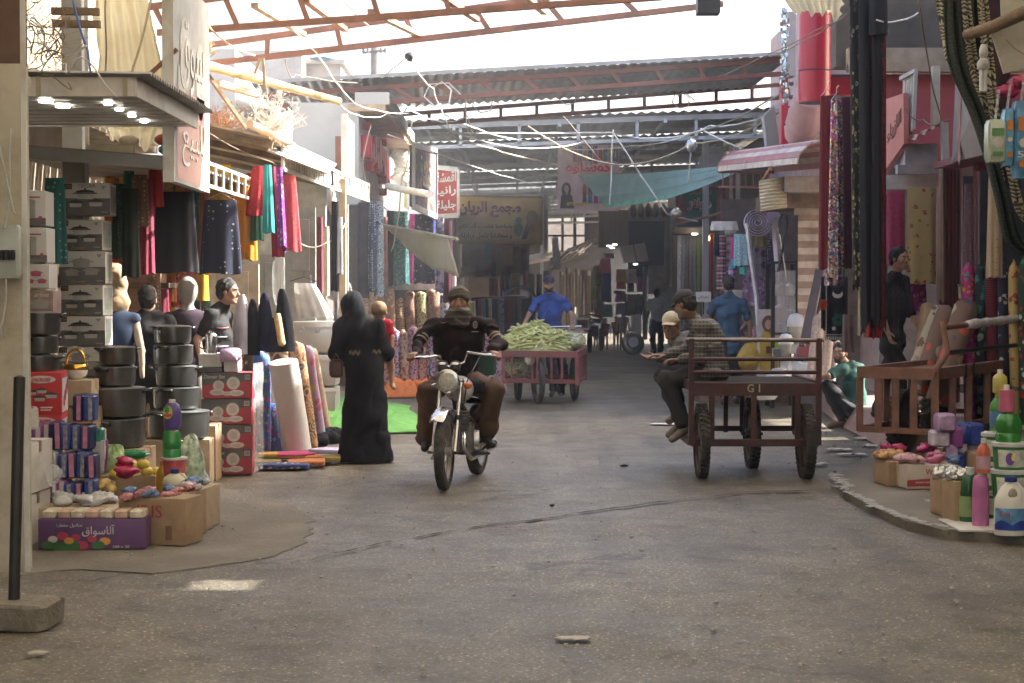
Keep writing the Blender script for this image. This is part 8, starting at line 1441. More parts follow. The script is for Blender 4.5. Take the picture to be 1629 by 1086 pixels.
# vegetable cart -------------------------------------------------
vr=mat('cart_plum_red',(.24,.07,.075),.55,.1,var=.25,vs=8,dirt=(.15,.07,.06),ds=5)
t=thing('hand_cart','dull red three wheeled cart loaded with green vegetables, pushed by a man in blue','cart',G(865,640));VY,VY2=23.7,24.9;vx=lambda px,Y=VY:XP(px,Y);vz=lambda y,Y=VY:ZP(y,Y)
A,B,C_,D=Vector((vx(800),23.9,0)),Vector((vx(917),23.5,0)),Vector((XP(931,25.0),25.0,0)),Vector((XP(812,25.3),25.3,0))
zt,zl=vz(563),vz(606)
for a,b_ in((A,B),(B,C_),(C_,D),(D,A)):
 for z,h_ in((zt,.09),(zl,.06)):MB().bar(a+Vector((0,0,z)),b_+Vector((0,0,z)),.05,h_).build('rail',vr,t)
for p in(A,B,C_,D):MB().bar(p+Vector((0,0,zl-.05)),p+Vector((0,0,zt)),.05).build('corner_post',vr,t)
for a,b_,fs in((A,B,(.12,.40,.47,.66,.8)),(B,C_,(.12,.25,.38,.5,.62,.75,.88)),(D,A,(.3,.6))):
 for f in fs:p=a.lerp(b_,f);MB().bar(p+Vector((0,0,zl)),p+Vector((0,0,zt)),.03).build('upright',vr,t)
MB().slab([A+Vector((0,0,zt-.02)),B+Vector((0,0,zt-.02)),C_+Vector((0,0,zt-.02)),D+Vector((0,0,zt-.02))],.02).build('deck',wood,t)
MB().slab([A+Vector((0,0,zl)),A.lerp(B,.36)+Vector((0,0,zl)),D.lerp(C_,.36)+Vector((0,0,zl)),D+Vector((0,0,zl))],.02).build('lower_shelf',vr,t)
hy=25.35;MB().tube([P(812,521,hy),P(925,519,hy)],.02,8).build('push_bar',chrome,t,smooth=60)
for x in(814,925):MB().bar(P(x,521,hy),P(x,565,25.1),.035).build('bar_post',vr,t)
for x,Y,ax in((824,24.6,(1,.1,0)),(856,23.85,(1,.22,0)),(914,24.5,(1,.1,0))):wd=MB().tube([(XP(x,Y)-.05,Y,.33),(XP(x,Y)+.05,Y,.33)],.015,6).build('wheel',blackm,t);wheel(wd,(XP(x,Y),Y,.33),.33,.075,ax,knob=False,spokes=12)
vg=mat('squash_green',(.56,.60,.24),.5,var=.3,vs=7,dirt=(.72,.70,.46),ds=7);vproto=[]
for k in range(5):
 b=MB();L=.15+.02*k;b.tube([Vector((x*L-L/2,.02*math.sin(x*3+k),0))for x in(0,.08,.3,.6,.85,1)],[.006,.012,.017,.018,.015,.004],8);vproto.append(b)
nv=0;cc0=P(856,560,24.4)
lv='pale green squash in the loose heap on the cart'
base=None
protos_v=[]
for k in range(300):
 f=k/300;a=k*2.39996;rr=math.sqrt(f)*.56;h_=.36*(1-f)**.8*(1+.3*noise.noise(Vector((math.cos(a),math.sin(a),f*3))));p=Vector((cc0.x-.03+rr*math.cos(a)*1.02,cc0.y+rr*math.sin(a)*.95,zt+.035+h_))
 if k<5:o=vproto[k].build('squash',vg,smooth=180);protos_v.append(o)
 else:o=protos_v[k%5].copy();COL.objects.link(o)
 o.location=p;o.scale=(rnd.uniform(.8,1.25),)*3;o.rotation_euler=(rnd.uniform(-.5,.5),rnd.uniform(-.5,.5),rnd.uniform(0,6.28));tag(o,lv,'squash','loose squashes heaped on the vegetable cart')
hp=MB();hp.grid(lambda u,v:Vector((cc0.x-.03+.54*v*math.cos(u*6.283),cc0.y+.5*v*math.sin(u*6.283),zt+.01+.33*(1-v*v)**1.0)),24,6,closeu=True);o=tag(hp.build('squash_heap',vg,smooth=180),'inner mass of the loose squash heap on the cart','squash');o['kind']='stuff'
def bagveg(c,r,n_,lab):
 t=thing('vegetable_bag',lab,'bag',c);crumple(c,r,mat('bag_film',(.62,.7,.62),.12,alpha=.30,spec=.8,var=.05),seed=n_,amp=.12,parent=None,name='film',n=16).parent=t;f=t.children[0];f.location=(0,0,0);f.matrix_parent_inverse=Matrix.Identity(4)
 lo=min(v.co.z for v in f.data.vertices);f.location=Vector((0,0,-r[2]))
 for k in range(n_):
  d=Vector((rnd.gauss(0,1),rnd.gauss(0,1),rnd.gauss(0,1))).normalized()*.72;b=MB();M3=Matrix.Rotation(rnd.uniform(0,3),3,'Z')@Matrix.Rotation(rnd.uniform(-.7,.7),3,'Y');q=c+Vector((d.x*r[0],d.y*r[1],d.z*r[2]));b.v=[tuple(q+M3@Vector(p))for p in vproto[k%5].v];b.f=vproto[k%5].f;b.m=vproto[k%5].m;b.build('squash',vg,t,smooth=180)
 return t
bagveg(P(825,587,24.2),(.20,.25,.19),40,'clear bag full of squashes on the lower shelf of the cart');bagveg(P(908,543,24.6),(.24,.22,.14),36,'clear bag of squashes on the right end of the cart deck')
crumple(P(843,571,23.8),(.07,.05,.09),mat('white_bag',(.6,.6,.6),.3),'knotted white bag end at the lower shelf of the cart',4)
# wooden rail cart at right ----------------------------------------
rc_=mat('cart_rust_wood',(.24,.115,.08),.75,var=.3,vs=7,bump=.35,bs=50,dirt=(.15,.09,.06),ds=5)
t=thing('hand_cart','large rusty brown cart with plastic wrapped handle rail at the right edge','cart',G(1500,720));C0=Vector((3.68,14.2,0));dv=Vector((.53,.85,0)).normalized();pv=Vector((-.85,.53,0)).normalized();zt=ZP(595,14.2);L,Wd=2.7,.68;K=lambda a,b_,z:C0+dv*a+pv*b_+Vector((0,0,z))
for a0,b0,a1,b1 in((0,0,L,0),(0,Wd,L,Wd),(0,0,0,Wd),(L,0,L,Wd)):MB().bar(K(a0,b0,zt),K(a1,b1,zt),.06,.10).build('top_board',rc_,t);MB().bar(K(a0,b0,.40),K(a1,b1,.40),.05,.05).build('lower_rail',rc_,t)
for k in range(8):MB().bar(K(.03,Wd*(k+.5)/8,zt-.01),K(L-.03,Wd*(k+.5)/8,zt-.01),Wd/8*.92,.02).build('deck_plank',rc_,t)
for a,b_ in[(0,Wd*q)for q in(0,.28,.52,.75,1)]+[(q,0)for q in(.5,1.0,1.6,2.2,2.7)]+[(q,Wd)for q in(.7,1.4,2.1)]:MB().bar(K(a,b_,.38),K(a,b_,zt-.04),.055,.05).build('upright',rc_,t)
MB().tube([K(0,.02,zt),P(1507,562,14.2),P(1503,535,14.25),P(1500,512,14.3)],.028,8).build('handle_post',rc_,t,smooth=60)
MB().tube([P(1500,521,14.3),P(1570,513,15.3),P(1650,503,16.4)],.026,9).build('handle_rail',rc_,t,smooth=60);b=MB();b.tube([P(1540,516,14.8).lerp(P(1650,503,16.35),k/24)for k in range(25)],[.036+.012*rnd.random()for k in range(25)],10);b.build('plastic_wrapping',mat('wrap_plastic',(.6,.58,.55),.2,var=.2,vs=20),t,smooth=180)
MB().tube([P(1508,561,14.25),P(1650,545,16.4)],.022,8).build('handle_rail',blackm,t,smooth=60)
for x in(1558,1571):p=K(.78+(x-1558)*.018,-.045,zt);MB().box(p,(.035,.012,.12),R(58)).build('painted_stripe',blackm,t)
for a,b_,kn in((1.25,Wd+.02,True),(2.1,-.02,True),(2.2,Wd,True)):p=K(a,b_,.33);wd=MB().tube([p-pv*.05,p+pv*.05],.015,6).build('wheel',blackm,t);wheel(wd,p+Vector((0,0,.02)),.34,.12,pv,knob=True)
tag(crumple(K(1.9,.1,zt-.22),(.35,.12,.05),mat('clear_dark',(.2,.2,.2),.2,alpha=.5),None,7),'grey plastic stuffed under the deck of the rusty cart','plastic sheet')
# motorcycle -----------------------------------------------------
t=thing('motorcycle','old chrome and white motorcycle ridden towards the camera','motorcycle',G(716,778));fc=G(707,780);rcn=G(744,762);Fw=Vector((fc.x,fc.y,.315));axd=Vector((1,.03,0));ln=(Vector((rcn.x,rcn.y,0))-Vector((fc.x,fc.y,0))).normalized();Rw=Vector((fc.x,fc.y,.315))+ln*1.22;ax_=Vector((ln.y,-ln.x,0));fa=Vector((.985,-.12,0)).normalized()
ti=mat('road_tyre',(.035,.033,.03),.8,var=.3,bump=.3,bs=80,dirt=(.10,.09,.08),ds=10)
for nm,c,a_ in(('front_wheel',Fw,fa),('rear_wheel',Rw,ax_)):wd=MB().tube([c-a_*.07,c+a_*.07],.03,10).build(nm,chrome,t);wheel(wd,c,.315,.095 if nm[0]=='r' else.082,a_,knob=False,spokes=18,tyre=ti,rim=mat('rim_dull_chrome',(.4,.38,.34),.35,.9))
up_=Vector((0,.0,1))+ln*.42;up_.normalize()
MB().grid(lambda u,v:Fw+fa*((u-.5)*.125)+(Vector((0,0,1))*math.cos(1.7*(v-.45))+ln*math.sin(1.7*(v-.45)))*(.345+.025*math.cos((u-.5)*2.6)),8,18).build('front_mudguard',chrome,t,smooth=180,solid=.004)
for sg in(-1,1):
 q=Fw+fa*(.085*sg);lg=MB().tube([q,q+up_*.30],.026,12).build('fork_leg',chrome,t,smooth=60);MB().tube([q+up_*.29,q+up_*.64],.017,12).build('fork_tube',chrome,lg,smooth=60);MB().tube([q+up_*.27,q+up_*.31],.031,12).build('fork_boot',blackm,lg,smooth=60)
hd_=Fw+up_*.60;fwd=-ln
MB().box(hd_,(.22,.05,.04)).build('lower_clamp',blackm,t);hl=hd_+fwd*.12+Vector((0,0,.02));Mh=Matrix((fa,Vector((0,0,1)).cross(fa)*1,Vector((0,0,1)))).transposed();Mx=Matrix((fa,Vector((0,0,1)),fwd)).transposed()
b=MB();b.lathe([(.02,-.13),(.07,-.10),(.092,-.03),(.098,.0),(.098,.012),(.088,.018)],hl,28,M=Mx);h1=b.build('headlight',chrome,t,smooth=50);MB().lathe([(.088,.012),(.06,.022),(.001,.028)],hl,24,M=Mx).build('lens',mat('lamp_lens',(.55,.53,.46),.12,var=.25,vs=40,spec=.9),h1,smooth=60)
for k in range(5):MB().bar(hl+fwd*.026+fa*(-.05+.025*k)-Vector((0,0,.06)),hl+fwd*.026+fa*(-.05+.025*k)+Vector((0,0,.06)),.004).build('lens_rib',mat('lens_line',(.35,.33,.28),.3),h1)
for sg in(-1,1):c=hl+fa*(.055*sg)+Vector((0,0,.125))-fwd*.04;g_=MB().lathe([(.001,-.06),(.035,-.05),(.045,0),(.04,.03),(.001,.035)],c,16,M=Matrix.Rotation(-.5,3,'X')).build('gauge',blackm,t,smooth=50);MB().lathe([(.046,-.012),(.048,.0),(.046,.01)],c,16,M=Matrix.Rotation(-.5,3,'X')).build('gauge_ring',chrome,g_,smooth=50)
for sg,x_ in((-1,1),(1,1)):c=hd_+fa*(.15*sg)+Vector((0,0,-.02))+fwd*.05;s1=MB().tube([hd_+fa*(.09*sg),c],.008,6).build('indicator_stem',chrome,t);(MB().ell(c,(.035,.03,.03),12).build('indicator',mat('amber_lens',(.6,.15,.02),.2),s1,smooth=180)if sg>0 else None)
gl,gr=P(660,566,13.86),P(790,563,13.86);hb=hd_+Vector((0,0,.12))+ln*.05
MB().tube([gl,gl.lerp(hb,.25)+Vector((0,.02,.01)),P(700,566,13.9),P(704,578,13.95),hb,P(738,576,13.95),P(744,560,13.9),gr.lerp(hb,.25)+Vector((0,.02,.02)),gr],.012,8).build('handlebar',chrome,t,smooth=180)
for g_,s_ in((gl,1),(gr,-1)):MB().tube([g_,g_+Vector((.13*s_,.0,.005))],.018,8).build('grip',rubber,t,smooth=60);MB().tube([g_+Vector((.12*s_,-.02,0)),g_+Vector((.0,-.07,-.01))],.006,5).build('lever',chrome,t)
MB().tube([gl+Vector((.13,0,0)),hl+Vector((-.15,.05,.05)),hd_+Vector((-.06,.05,-.05)),Fw+Vector((-.1,.1,.3))],.006,5).build('cable',blackm,t,smooth=180);MB().tube([gr-Vector((.13,0,0)),hl+Vector((.16,.08,.0)),hd_+Vector((.1,.08,-.2))],.006,5).build('cable',blackm,t,smooth=180)
md=lambda a,z,x=0:Vector((fc.x,fc.y,0))+ln*a+ax_*x+Vector((0,0,z))
b=MB();b.ell(md(.52,.80,.0),(.125,.26,.115),16);b.build('fuel_tank',mat('tank_white',(.5,.5,.5),.25),t,smooth=180);MB().rbox(md(.95,.80),(.24,.55,.09),.03,-.03,puff=.02).build('seat',black,t,smooth=60)
MB().rbox(md(.62,.38),(.20,.30,.26),.03,puff=.02).build('engine',mat('engine_alloy',(.20,.18,.16),.4,.7,var=.3,vs=12,dirt=(.1,.08,.07)),t,smooth=60)
for k in range(7):MB().rbox(md(.50,.47+k*.024),(.19,.17,.010),.01).build('cooling_fin',mat('engine_alloy',(.20,.18,.16)),t)
MB().lathe([(.085,-.03),(.09,.0),(.085,.03),(.001,.035)],md(.62,.36,-.12),20,M=Matrix.Rotation(R(-90),3,'Y')).build('engine_cover',alu,t,smooth=50);MB().lathe([(.085,-.03),(.09,.0),(.085,.03),(.001,.035)],md(.62,.36,.12),20,M=Matrix.Rotation(R(90),3,'Y')).build('engine_cover',alu,t,smooth=50)
MB().tube([md(.40,.44,.06),md(.36,.3,.09),md(.45,.22,.12),md(.8,.25,.15),md(1.15,.28,.16)],[.02,.02,.022,.03,.04],10).build('exhaust',chrome,t,smooth=180);MB().tube([md(.5,.26,-.27),md(.5,.26,.27)],.012,7).build('foot_peg_bar',blackm,t);MB().tube([md(.32,.34,-.14),md(.36,.22,-.2),md(.55,.20,-.19)],.010,6).build('crash_bar',chrome,t,smooth=180)
for sg in(-1,1):MB().bar(md(.3,.78),md(.85,.42,sg*.09),.03).build('frame_tube',blackm,t);MB().bar(Rw+ax_*(.1*sg),md(.95,.72,.12*sg),.035).build('rear_shock',chrome,t);MB().bar(Rw+ax_*(.09*sg),md(.75,.34,.09*sg),.035).build('swing_arm',blackm,t)
MB().grid(lambda u,v:Rw+ax_*((u-.5)*.15)+(Vector((0,0,1))*math.cos(1.6*(v-.3))+ln*math.sin(1.6*(v-.3)))*.37,6,12).build('rear_mudguard',chrome,t,smooth=180,solid=.004)
tag(MB().rbox(P(768,578,14.9),(.24,.3,.20),.02).build('green_crate',mat('crate_green',(.02,.07,.05),.5)),'dark green crate strapped behind the motorcyclist','crate')
# ---- people
sk1,sk2,sk3=(.30,.165,.105),(.40,.24,.165),(.22,.12,.08)
hairb=mat('black_hair',(.012,.010,.009),.65,bump=.5,bs=120);capn=mat('navy_cap',(.03,.035,.07),.85)
def JP(loc,Y,d):L_=Vector(loc);return{k:tuple(P(v[0],v[1],Y+(v[2]if len(v)>2 else 0))-L_)for k,v in d.items()}
# rider
loc=(fc.x,14.3,0);Yr=14.35
J=JP(loc,Yr,dict(pelvis=(732,600,.22),chest=(731,545,.08),neck=(731,512,0),head=(730,479,-.06),shL=(688,517),shR=(774,517),elL=(665,548,-.2),wrL=(662,562,-.43),elR=(795,546,-.2),wrR=(783,560,-.43),hipL=(716,606,.2),hipR=(748,606,.2),knL=(681,622,-.2),knR=(786,622,-.2),anL=(679,697,-.05),anR=(772,691,-.02),toL=(676,712,-.22),toR=(782,706,-.18)))
tsh=mat('rider_shirt',(.014,.008,.009),.85,var=.4,vs=8,spec=.3)
rider,Q,JJ=person('man riding the motorcycle in a dark shirt with a scarf wound round his head',loc,0,J,sk1,top=tsh,legs=(mat('brown_trousers',(.10,.055,.035),.9,var=.3),.93,.045),shoes=mat('dark_shoes',(.03,.025,.022),.6),h=.0075,sleeve=.94,bulk=1.04,waist=.08,hands={'L':((-.35,-.75,-.1),(.1,0,-1),1.35,-1),'R':((.35,-.75,-.1),(-.1,0,-1),1.35,1)},cap_=None,topfold=.02)
W_=wm(rider);hc=Vector(JJ['head']);scm=pat('scarf_stripes','zebra',(.075,.065,.05),[(.025,.022,.02)],12,size=.5)
s=SDF(hc-Vector((.17,.17,.24)),hc+Vector((.17,.17,.2)),.0075);s.ell(hc+Vector((0,.012,.045)),(.096,.112,.094),k=0);s.cut(hc+Vector((0,-.1,.040)),(0,-.7,-1));s.fold(.006,60,4,(0,.2,1));s.build('head_scarf',scm,rider)
s=SDF(hc-Vector((.17,.17,.28)),hc+Vector((.17,.17,.1)),.0075);s.ell(hc+Vector((0,-.012,-.06)),(.082,.098,.095),k=0);s.cap(hc+Vector((-.03,0,-.14)),hc+Vector((.03,0,-.14)),.08,.08,.04);s.cut(hc+Vector((0,0,-.034)),(0,-.2,1));s.fold(.013,50,7,(.3,0,1));s.build('face_scarf',pat('scarf_stripes2','stripe',(.05,.045,.038),[(.15,.135,.11),(.08,.07,.06)],16),rider)
drape(Vector(W_@(hc+Vector((.095,.03,.0)))),.09,.22,folds=1,amp=.02).build('scarf_tail',mat('pale_scarf_tail',(.35,.33,.28),.9),rider,smooth=180,solid=.01)
swo=PL(P(706,512,Yr-.17),(1,.1,0),(0,-.25,1));swo.poly([(-.035,.012),(-.02,-.008),(0,-.010),(.045,.012),(.0,.0),(-.018,.0)],.01);swo.b.build('chest_tick',mat('print_silver',(.45,.43,.4),.5),rider)
cr2=PL(P(756,516,Yr-.17),(1,-.1,0),(0,-.25,1));cr2.disc(0,.0,.021,.034,.008,0);cr2.disc(0,.0,.015,.027,.012,1);[cr2.rect(-.008+.008*k,0,.003,.045,.015,0)for k in range(3)];cr2.rect(0,-.06,.06,.008,.012,0);cr2.b.build('chest_crest',[mat('print_silver',(.45,.43,.4)),tsh],rider)
for q,sg in(('L',-1),('R',1)):
 a,b_=Vector(JJ['sh'+q]),Vector(JJ['el'+q])
 for f in(.62,.76):p=W_@a.lerp(b_,f);p2=W_@a.lerp(b_,f+.06);MB().tube([p,p2],[.060,.058],18,cap=False).build('sleeve_stripe',mat('stripe_tan',(.25,.2,.14),.8),rider,smooth=60)
# woman in black abaya carrying a child
loc=tuple(G(583,737)+Vector((0,.12,0)));Yw=15.5
J=JP(loc,Yw,dict(pelvis=(580,590),chest=(576,545),neck=(563,508,0),head=(562,487),shL=(542,520),shR=(598,520),elL=(534,562,.03),wrL=(556,578,.10),elR=(612,560,.05),wrR=(598,572,.2),hipL=(568,600),hipR=(592,600),knL=(566,665),knR=(596,665),anL=(562,722),anR=(600,722),toL=(556,732,.12),toR=(606,732,.12)))
ab=mat('abaya_black',(.010,.011,.014),.95,var=.3,spec=.2);wm_,Q,JJ=person('woman in a long black abaya and headscarf seen from behind, a child on her arm',loc,0,J,sk2,h=.010,head_f=(0,1,0),chest_f=(0,1,0),face=False,cat='person',hands={'L':((1,.5,-.1),(0,1,0),1.2,1),'R':((-1,.5,.1),(0,1,0),1.2,1)})
v={k:Vector(q)for k,q in JJ.items()};s=SDF((-.5,-.35,.0),(.5,.35,1.75),.0105)
s.ell(v['head']+Vector((0,.0,.02)),(.105,.12,.135),k=0).cap(v['head']-Vector((0,.02,.05)),v['chest']+Vector((-.0,-.03,.08)),.092,.12,.05,flat=((0,1,0),1.3));s.cap(v['shL'],v['shR'],.075,k=.06).ell(v['chest'],(.20,.135,.22),k=.05).ell(v['pelvis']+Vector((0,0,.05)),(.185,.15,.2),k=.08)
for q in 'LR':s.cap(v['sh'+q],v['el'+q],.075,.07,.04).cap(v['el'+q],v['wr'+q],.075,.06,.04)
s.cap(v['pelvis'],v['pelvis']+Vector((0,0,-.45)),.18,.21,.05,flat=((0,1,0),1.2)).cap(v['pelvis']+Vector((0,0,-.45)),v['pelvis']+Vector((.0,0,-.86)),.21,.275,.05,flat=((0,1,0),1.25));s.fold(.016,26,11,(1,.2,0));s.cut((0,0,.018),(0,0,-1));
for q in 'LR':s.cap(v['wr'+q],v['wr'+q]+(v['wr'+q]-v['el'+q])*.4,.05,.055,sub=True)
s.build('abaya',ab,wm_)
pl=PL(P(573,561,15.33),(1,0,0));[pl.rect(-.10+.012*k,.01*math.sin(k*1.7),.006,.035,.0,0)for k in range(9)];[pl.rect(.12+.012*k,.01*math.sin(k*1.7)+.01,.006,.03,.0,0)for k in range(7)];pl.b.build('gold_embroidery',mat('gold_thread',(.25,.18,.08),.6),wm_)
t=thing('handbag','small dark brown handbag hanging from the woman in black','handbag',P(534,602,15.35));MB().rbox(P(535,586,15.35),(.12,.07,.16),.03,puff=.01).build('body',mat('bag_brown',(.06,.03,.025),.45),t,smooth=60);MB().tube([P(530,574,15.35),P(534,562,15.35),P(541,573,15.35)],.008,6).build('strap',mat('bag_brown',(.06,.03,.025)),t,smooth=180)
# child
loc=tuple(P(607,600,15.62));J=JP(loc,15.62,dict(pelvis=(613,558,.05),chest=(608,530,.02),neck=(604,510),head=(603,494),shL=(595,514),shR=(617,514),elL=(594,532,-.08),wrL=(590,549,-.12),elR=(624,536),wrR=(622,558,-.02),hipL=(608,562),hipR=(618,562),knL=(604,582,-.02),knR=(622,585,.05),anL=(606,600,0),anR=(624,612,.05),toL=(604,605,-.05),toR=(627,617,0)))
def child():
 root=thing('person','small child in a red shirt held by the woman in black, seen from behind','person',loc);v={k:Vector(q)for k,q in J.items()};s=SDF(np.array(list(J.values())).min(0)-.1,np.array(list(J.values())).max(0)+.12,.008)
 s.ell(v['head'],(.072,.085,.085),k=.0).ell(v['head']+Vector((-.0,.02,-.04)),(.055,.06,.055)).cap(v['head'],v['neck'],.035,.038).ell(v['chest'],(.075,.06,.11),k=.03).ell(v['pelvis'],(.08,.07,.08),k=.04);[s.ell(v['head']+Vector((sg*.073,.0,-.02)),(.008,.015,.02),k=.005)for sg in(-1,1)];s.cap(v['shL'],v['shR'],.036,k=.03)
 for q in 'LR':s.cap(v['sh'+q],v['el'+q],.027,.023).cap(v['el'+q],v['wr'+q],.024,.018).cap(v['hip'+q],v['kn'+q],.045,.035).cap(v['kn'+q],v['an'+q],.034,.022).cap(v['an'+q],v['to'+q],.022,.02);hand(s,np.array(v['wr'+q]),v['wr'+q]-v['el'+q],np.array((0,1,0.)),.5,1,.5)
 s.build('body',skin(sk2),root);s=SDF(v['pelvis']-Vector((.2,.2,.15)),v['neck']+Vector((.2,.2,.1)),.008);s.ell(v['chest'],(.088,.074,.12),k=0).ell(v['pelvis']+Vector((0,0,.02)),(.09,.08,.08),k=.04).cap(v['shL'],v['shR'],.044,k=.03);[s.cap(v['sh'+q],v['sh'+q].lerp(v['el'+q],.6),.038,.038)for q in 'LR'];s.fold(.008,40,1);s.build('shirt',mat('red_shirt',(.42,.015,.04),.85),root)
 s=SDF(v['head']-Vector((.12,)*3),v['head']+Vector((.12,)*3),.007);s.ell(v['head']+Vector((0,-.008,.012)),(.077,.088,.083),k=0);s.cut(v['head']+Vector((0,.03,-.02)),(0,.8,-.6));s.fold(.002,90,2);s.build('hair',mat('light_brown_hair',(.18,.11,.06),.8),root)
 MB().tube([W for W in[Vector(loc)+v['wrL']+Vector((.02*math.cos(a),.02*math.sin(a),.02))for a in np.linspace(0,6.28,9)]],.004,4).build('bracelet',gm,root)
child()
# man pushing the vegetable cart
loc=tuple(G(885,632));Ym=25.55
J=JP(loc,Ym,dict(pelvis=(882,548,.1),chest=(875,497,0),neck=(874,469,-.05),head=(873,452,-.1),shL=(853,479),shR=(896,479),elL=(842,500,-.05),wrL=(833,517,-.2),elR=(910,500,-.05),wrR=(910,517,-.2),hipL=(875,552,.1),hipR=(890,552,.1),knL=(879,590,0),knR=(896,590,.2),anL=(880,620,-.05),anR=(892,624,.4),toL=(877,628,-.25),toR=(893,631,.2)))
person('man in a blue t-shirt and cap pushing the vegetable cart',loc,0,J,sk2,top=mat('blue_tshirt',(.035,.085,.36),.85),legs=(mat('dark_jeans',(.02,.022,.03),.85),.95,.012),cap_=capn,beard=hairb,shoes=mat('brown_sandals',(.12,.06,.035),.6),h=.009,sleeve=.34,waist=.13,hands={'L':((0,-.8,-.3),(0,-.3,-1),1.2,-1),'R':((0,-.8,-.3),(0,-.3,-1),1.2,1)},topfold=.014)
# seated man in plaid
loc=(XP(1120,14.7),14.7,0);plaid=pat('plaid_shirt','check',(.10,.10,.095),[(.03,.032,.035),(.20,.19,.17)],30,size=.32)
J=JP(loc,14.7,dict(pelvis=(1128,588),chest=(1127,540,.02),neck=(1104,507,0),head=(1089,484,-.02),shL=(1112,522,.17),shR=(1118,520,-.15),elL=(1086,560,.22),wrL=(1058,566,.12),elR=(1116,568,-.2),wrR=(1082,572,-.16),hipL=(1122,596,.09),hipR=(1126,598,-.08),knL=(1056,596,.12),knR=(1060,604,-.08),anL=(1085,668,.08),anR=(1088,680,-.10),toL=(1066,690,.08),toR=(1071,697,-.10)))
person('man in a plaid shirt and dark cap sitting on the cart, leaning to talk',loc,0,J,sk3,top=plaid,legs=(mat('charcoal_trousers',(.028,.027,.028),.9),.9,.02),cap_=mat('charcoal_cap',(.035,.036,.042),.85),hair=hairb,shoes=mat('grey_shoes',(.16,.14,.11),.7),h=.0085,sleeve=.93,bulk=1.25,waist=.06,head_f=(-.8,.55,-.35),chest_f=(-1,.1,-.2),hands={'L':((-1,0,.1),(0,0,-1),.4,1),'R':((-1,0,0),(0,0,-1),.5,-1)},topfold=.016,beard=mat('grey_beard',(.2,.18,.16),.9))
# second seated man with white cap and outstretched hand
loc=(XP(1085,15.25),15.25,0);J=JP(loc,15.25,dict(pelvis=(1120,590),chest=(1103,555),neck=(1077,537,-.03),head=(1068,518,-.1),shL=(1082,548,-.15),shR=(1100,545,.17),elL=(1072,571,-.22),wrL=(1046,569,-.20),elR=(1096,575,.2),wrR=(1075,585,.15),hipL=(1115,598,-.08),hipR=(1115,598,.09),knL=(1065,592,-.1),knR=(1068,592,.12),anL=(1080,655,-.1),anR=(1080,655,.12),toL=(1066,668,-.1),toR=(1066,668,.1)))
person('man in a cream cap sitting behind the plaid shirt, holding out his open hand',loc,0,J,sk3,top=mat('grey_old_shirt',(.10,.095,.09),.9),legs=(mat('black_trousers',(.02,.02,.022),.9),.93,.015),cap_=mat('cream_cap',(.50,.44,.34),.85),shoes=mat('grey_shoes',(.16,.14,.11)),h=.0085,sleeve=.9,head_f=(-.45,-.88,-.12),chest_f=(-1,-.3,0),hands={'L':((-1,-.15,.05),(.1,-.35,1),.22,1),'R':((-1,0,0),(0,0,-1),.5,-1)},moust=mat('grey_beard',(.2,.18,.16),.9))
# man on the phone from behind
loc=tuple(G(1160,645));Ye=23.5
J=JP(loc,Ye,dict(pelvis=(1163,545),chest=(1159,497),neck=(1158,470),head=(1158,452,.02),shL=(1139,483),shR=(1181,483),elL=(1128,503,.12),wrL=(1141,476,.14),elR=(1194,515),wrR=(1191,545,.0),hipL=(1154,550),hipR=(1172,550),knL=(1155,592,.0),knR=(1172,592,.15),anL=(1152,630,-.25),anR=(1170,630,.2),toL=(1149,640,-.05),toR=(1172,640,.4)))
mp,Q,JJ=person('man in a dark blue t-shirt and cap walking away with a phone at his ear',loc,0,J,sk1,top=mat('petrol_tshirt',(.035,.085,.16),.85),legs=(mat('dark_jeans',(.02,.022,.03)),.95,.012),cap_=mat('charcoal_cap',(.035,.036,.042)),hair=hairb,shoes=mat('grey_shoes',(.16,.14,.11)),h=.010,sleeve=.34,waist=.12,head_f=(-.12,1,0),chest_f=(0,1,0),face=False,hands={'L':((.3,.1,1),(1,0,0),1.0,1),'R':((0,0,-1),(0,1,0),1.2,1)})
tag(MB().box(P(1143,474,23.62),(.02,.07,.14)).build('mobile_phone',blackm),'black mobile phone held to the ear of the man walking away','phone')
crumple(P(1195,568,23.3),(.19,.15,.20),mat('yellow_bag',(.58,.40,.07),.35,var=.25,vs=9,thin=.3),'yellow plastic bag carried by the man on the phone',5,'shopping_bag','bag',.22)
# shopkeeper, white shirt man, squatting man, walking man
Yk=25.2;loc=(XP(1205,Yk),Yk,0);J=stand(1.72,armL=((-.22,-.02,1.15),(-.15,-.25,1.05)),armR=((.22,-.02,1.15),(.15,-.25,1.05)),lean=.05);person('shopkeeper in a grey t-shirt looking down at his stall',loc,R(-50),J,sk2,top=mat('grey_tshirt',(.18,.2,.22),.85),legs=(mat('dark_jeans',(.02,.022,.03)),.95,0),hair=hairb,beard=mat('stubble',(.08,.055,.045),.9),h=.011,sleeve=.34,head_f=(0,-1,-.25))
loc=tuple(G(1045,569));J=stand(1.74,armL=((-.26,.0,1.18),(-.2,-.25,1.0)),armR=((.24,.02,1.14),(.2,-.2,.98)));person('man in a white polo shirt standing far down the street, seen from behind',loc,R(190),J,sk3,top=mat('white_polo',(.52,.54,.56),.85),legs=(mat('black_trousers',(.02,.02,.022)),.96,.015),hair=hairb,h=.014,sleeve=.34,shoes=mat('dark_shoes',(.03,.025,.022)),face=False)
loc=tuple(G(1340,680));Yq=19.6
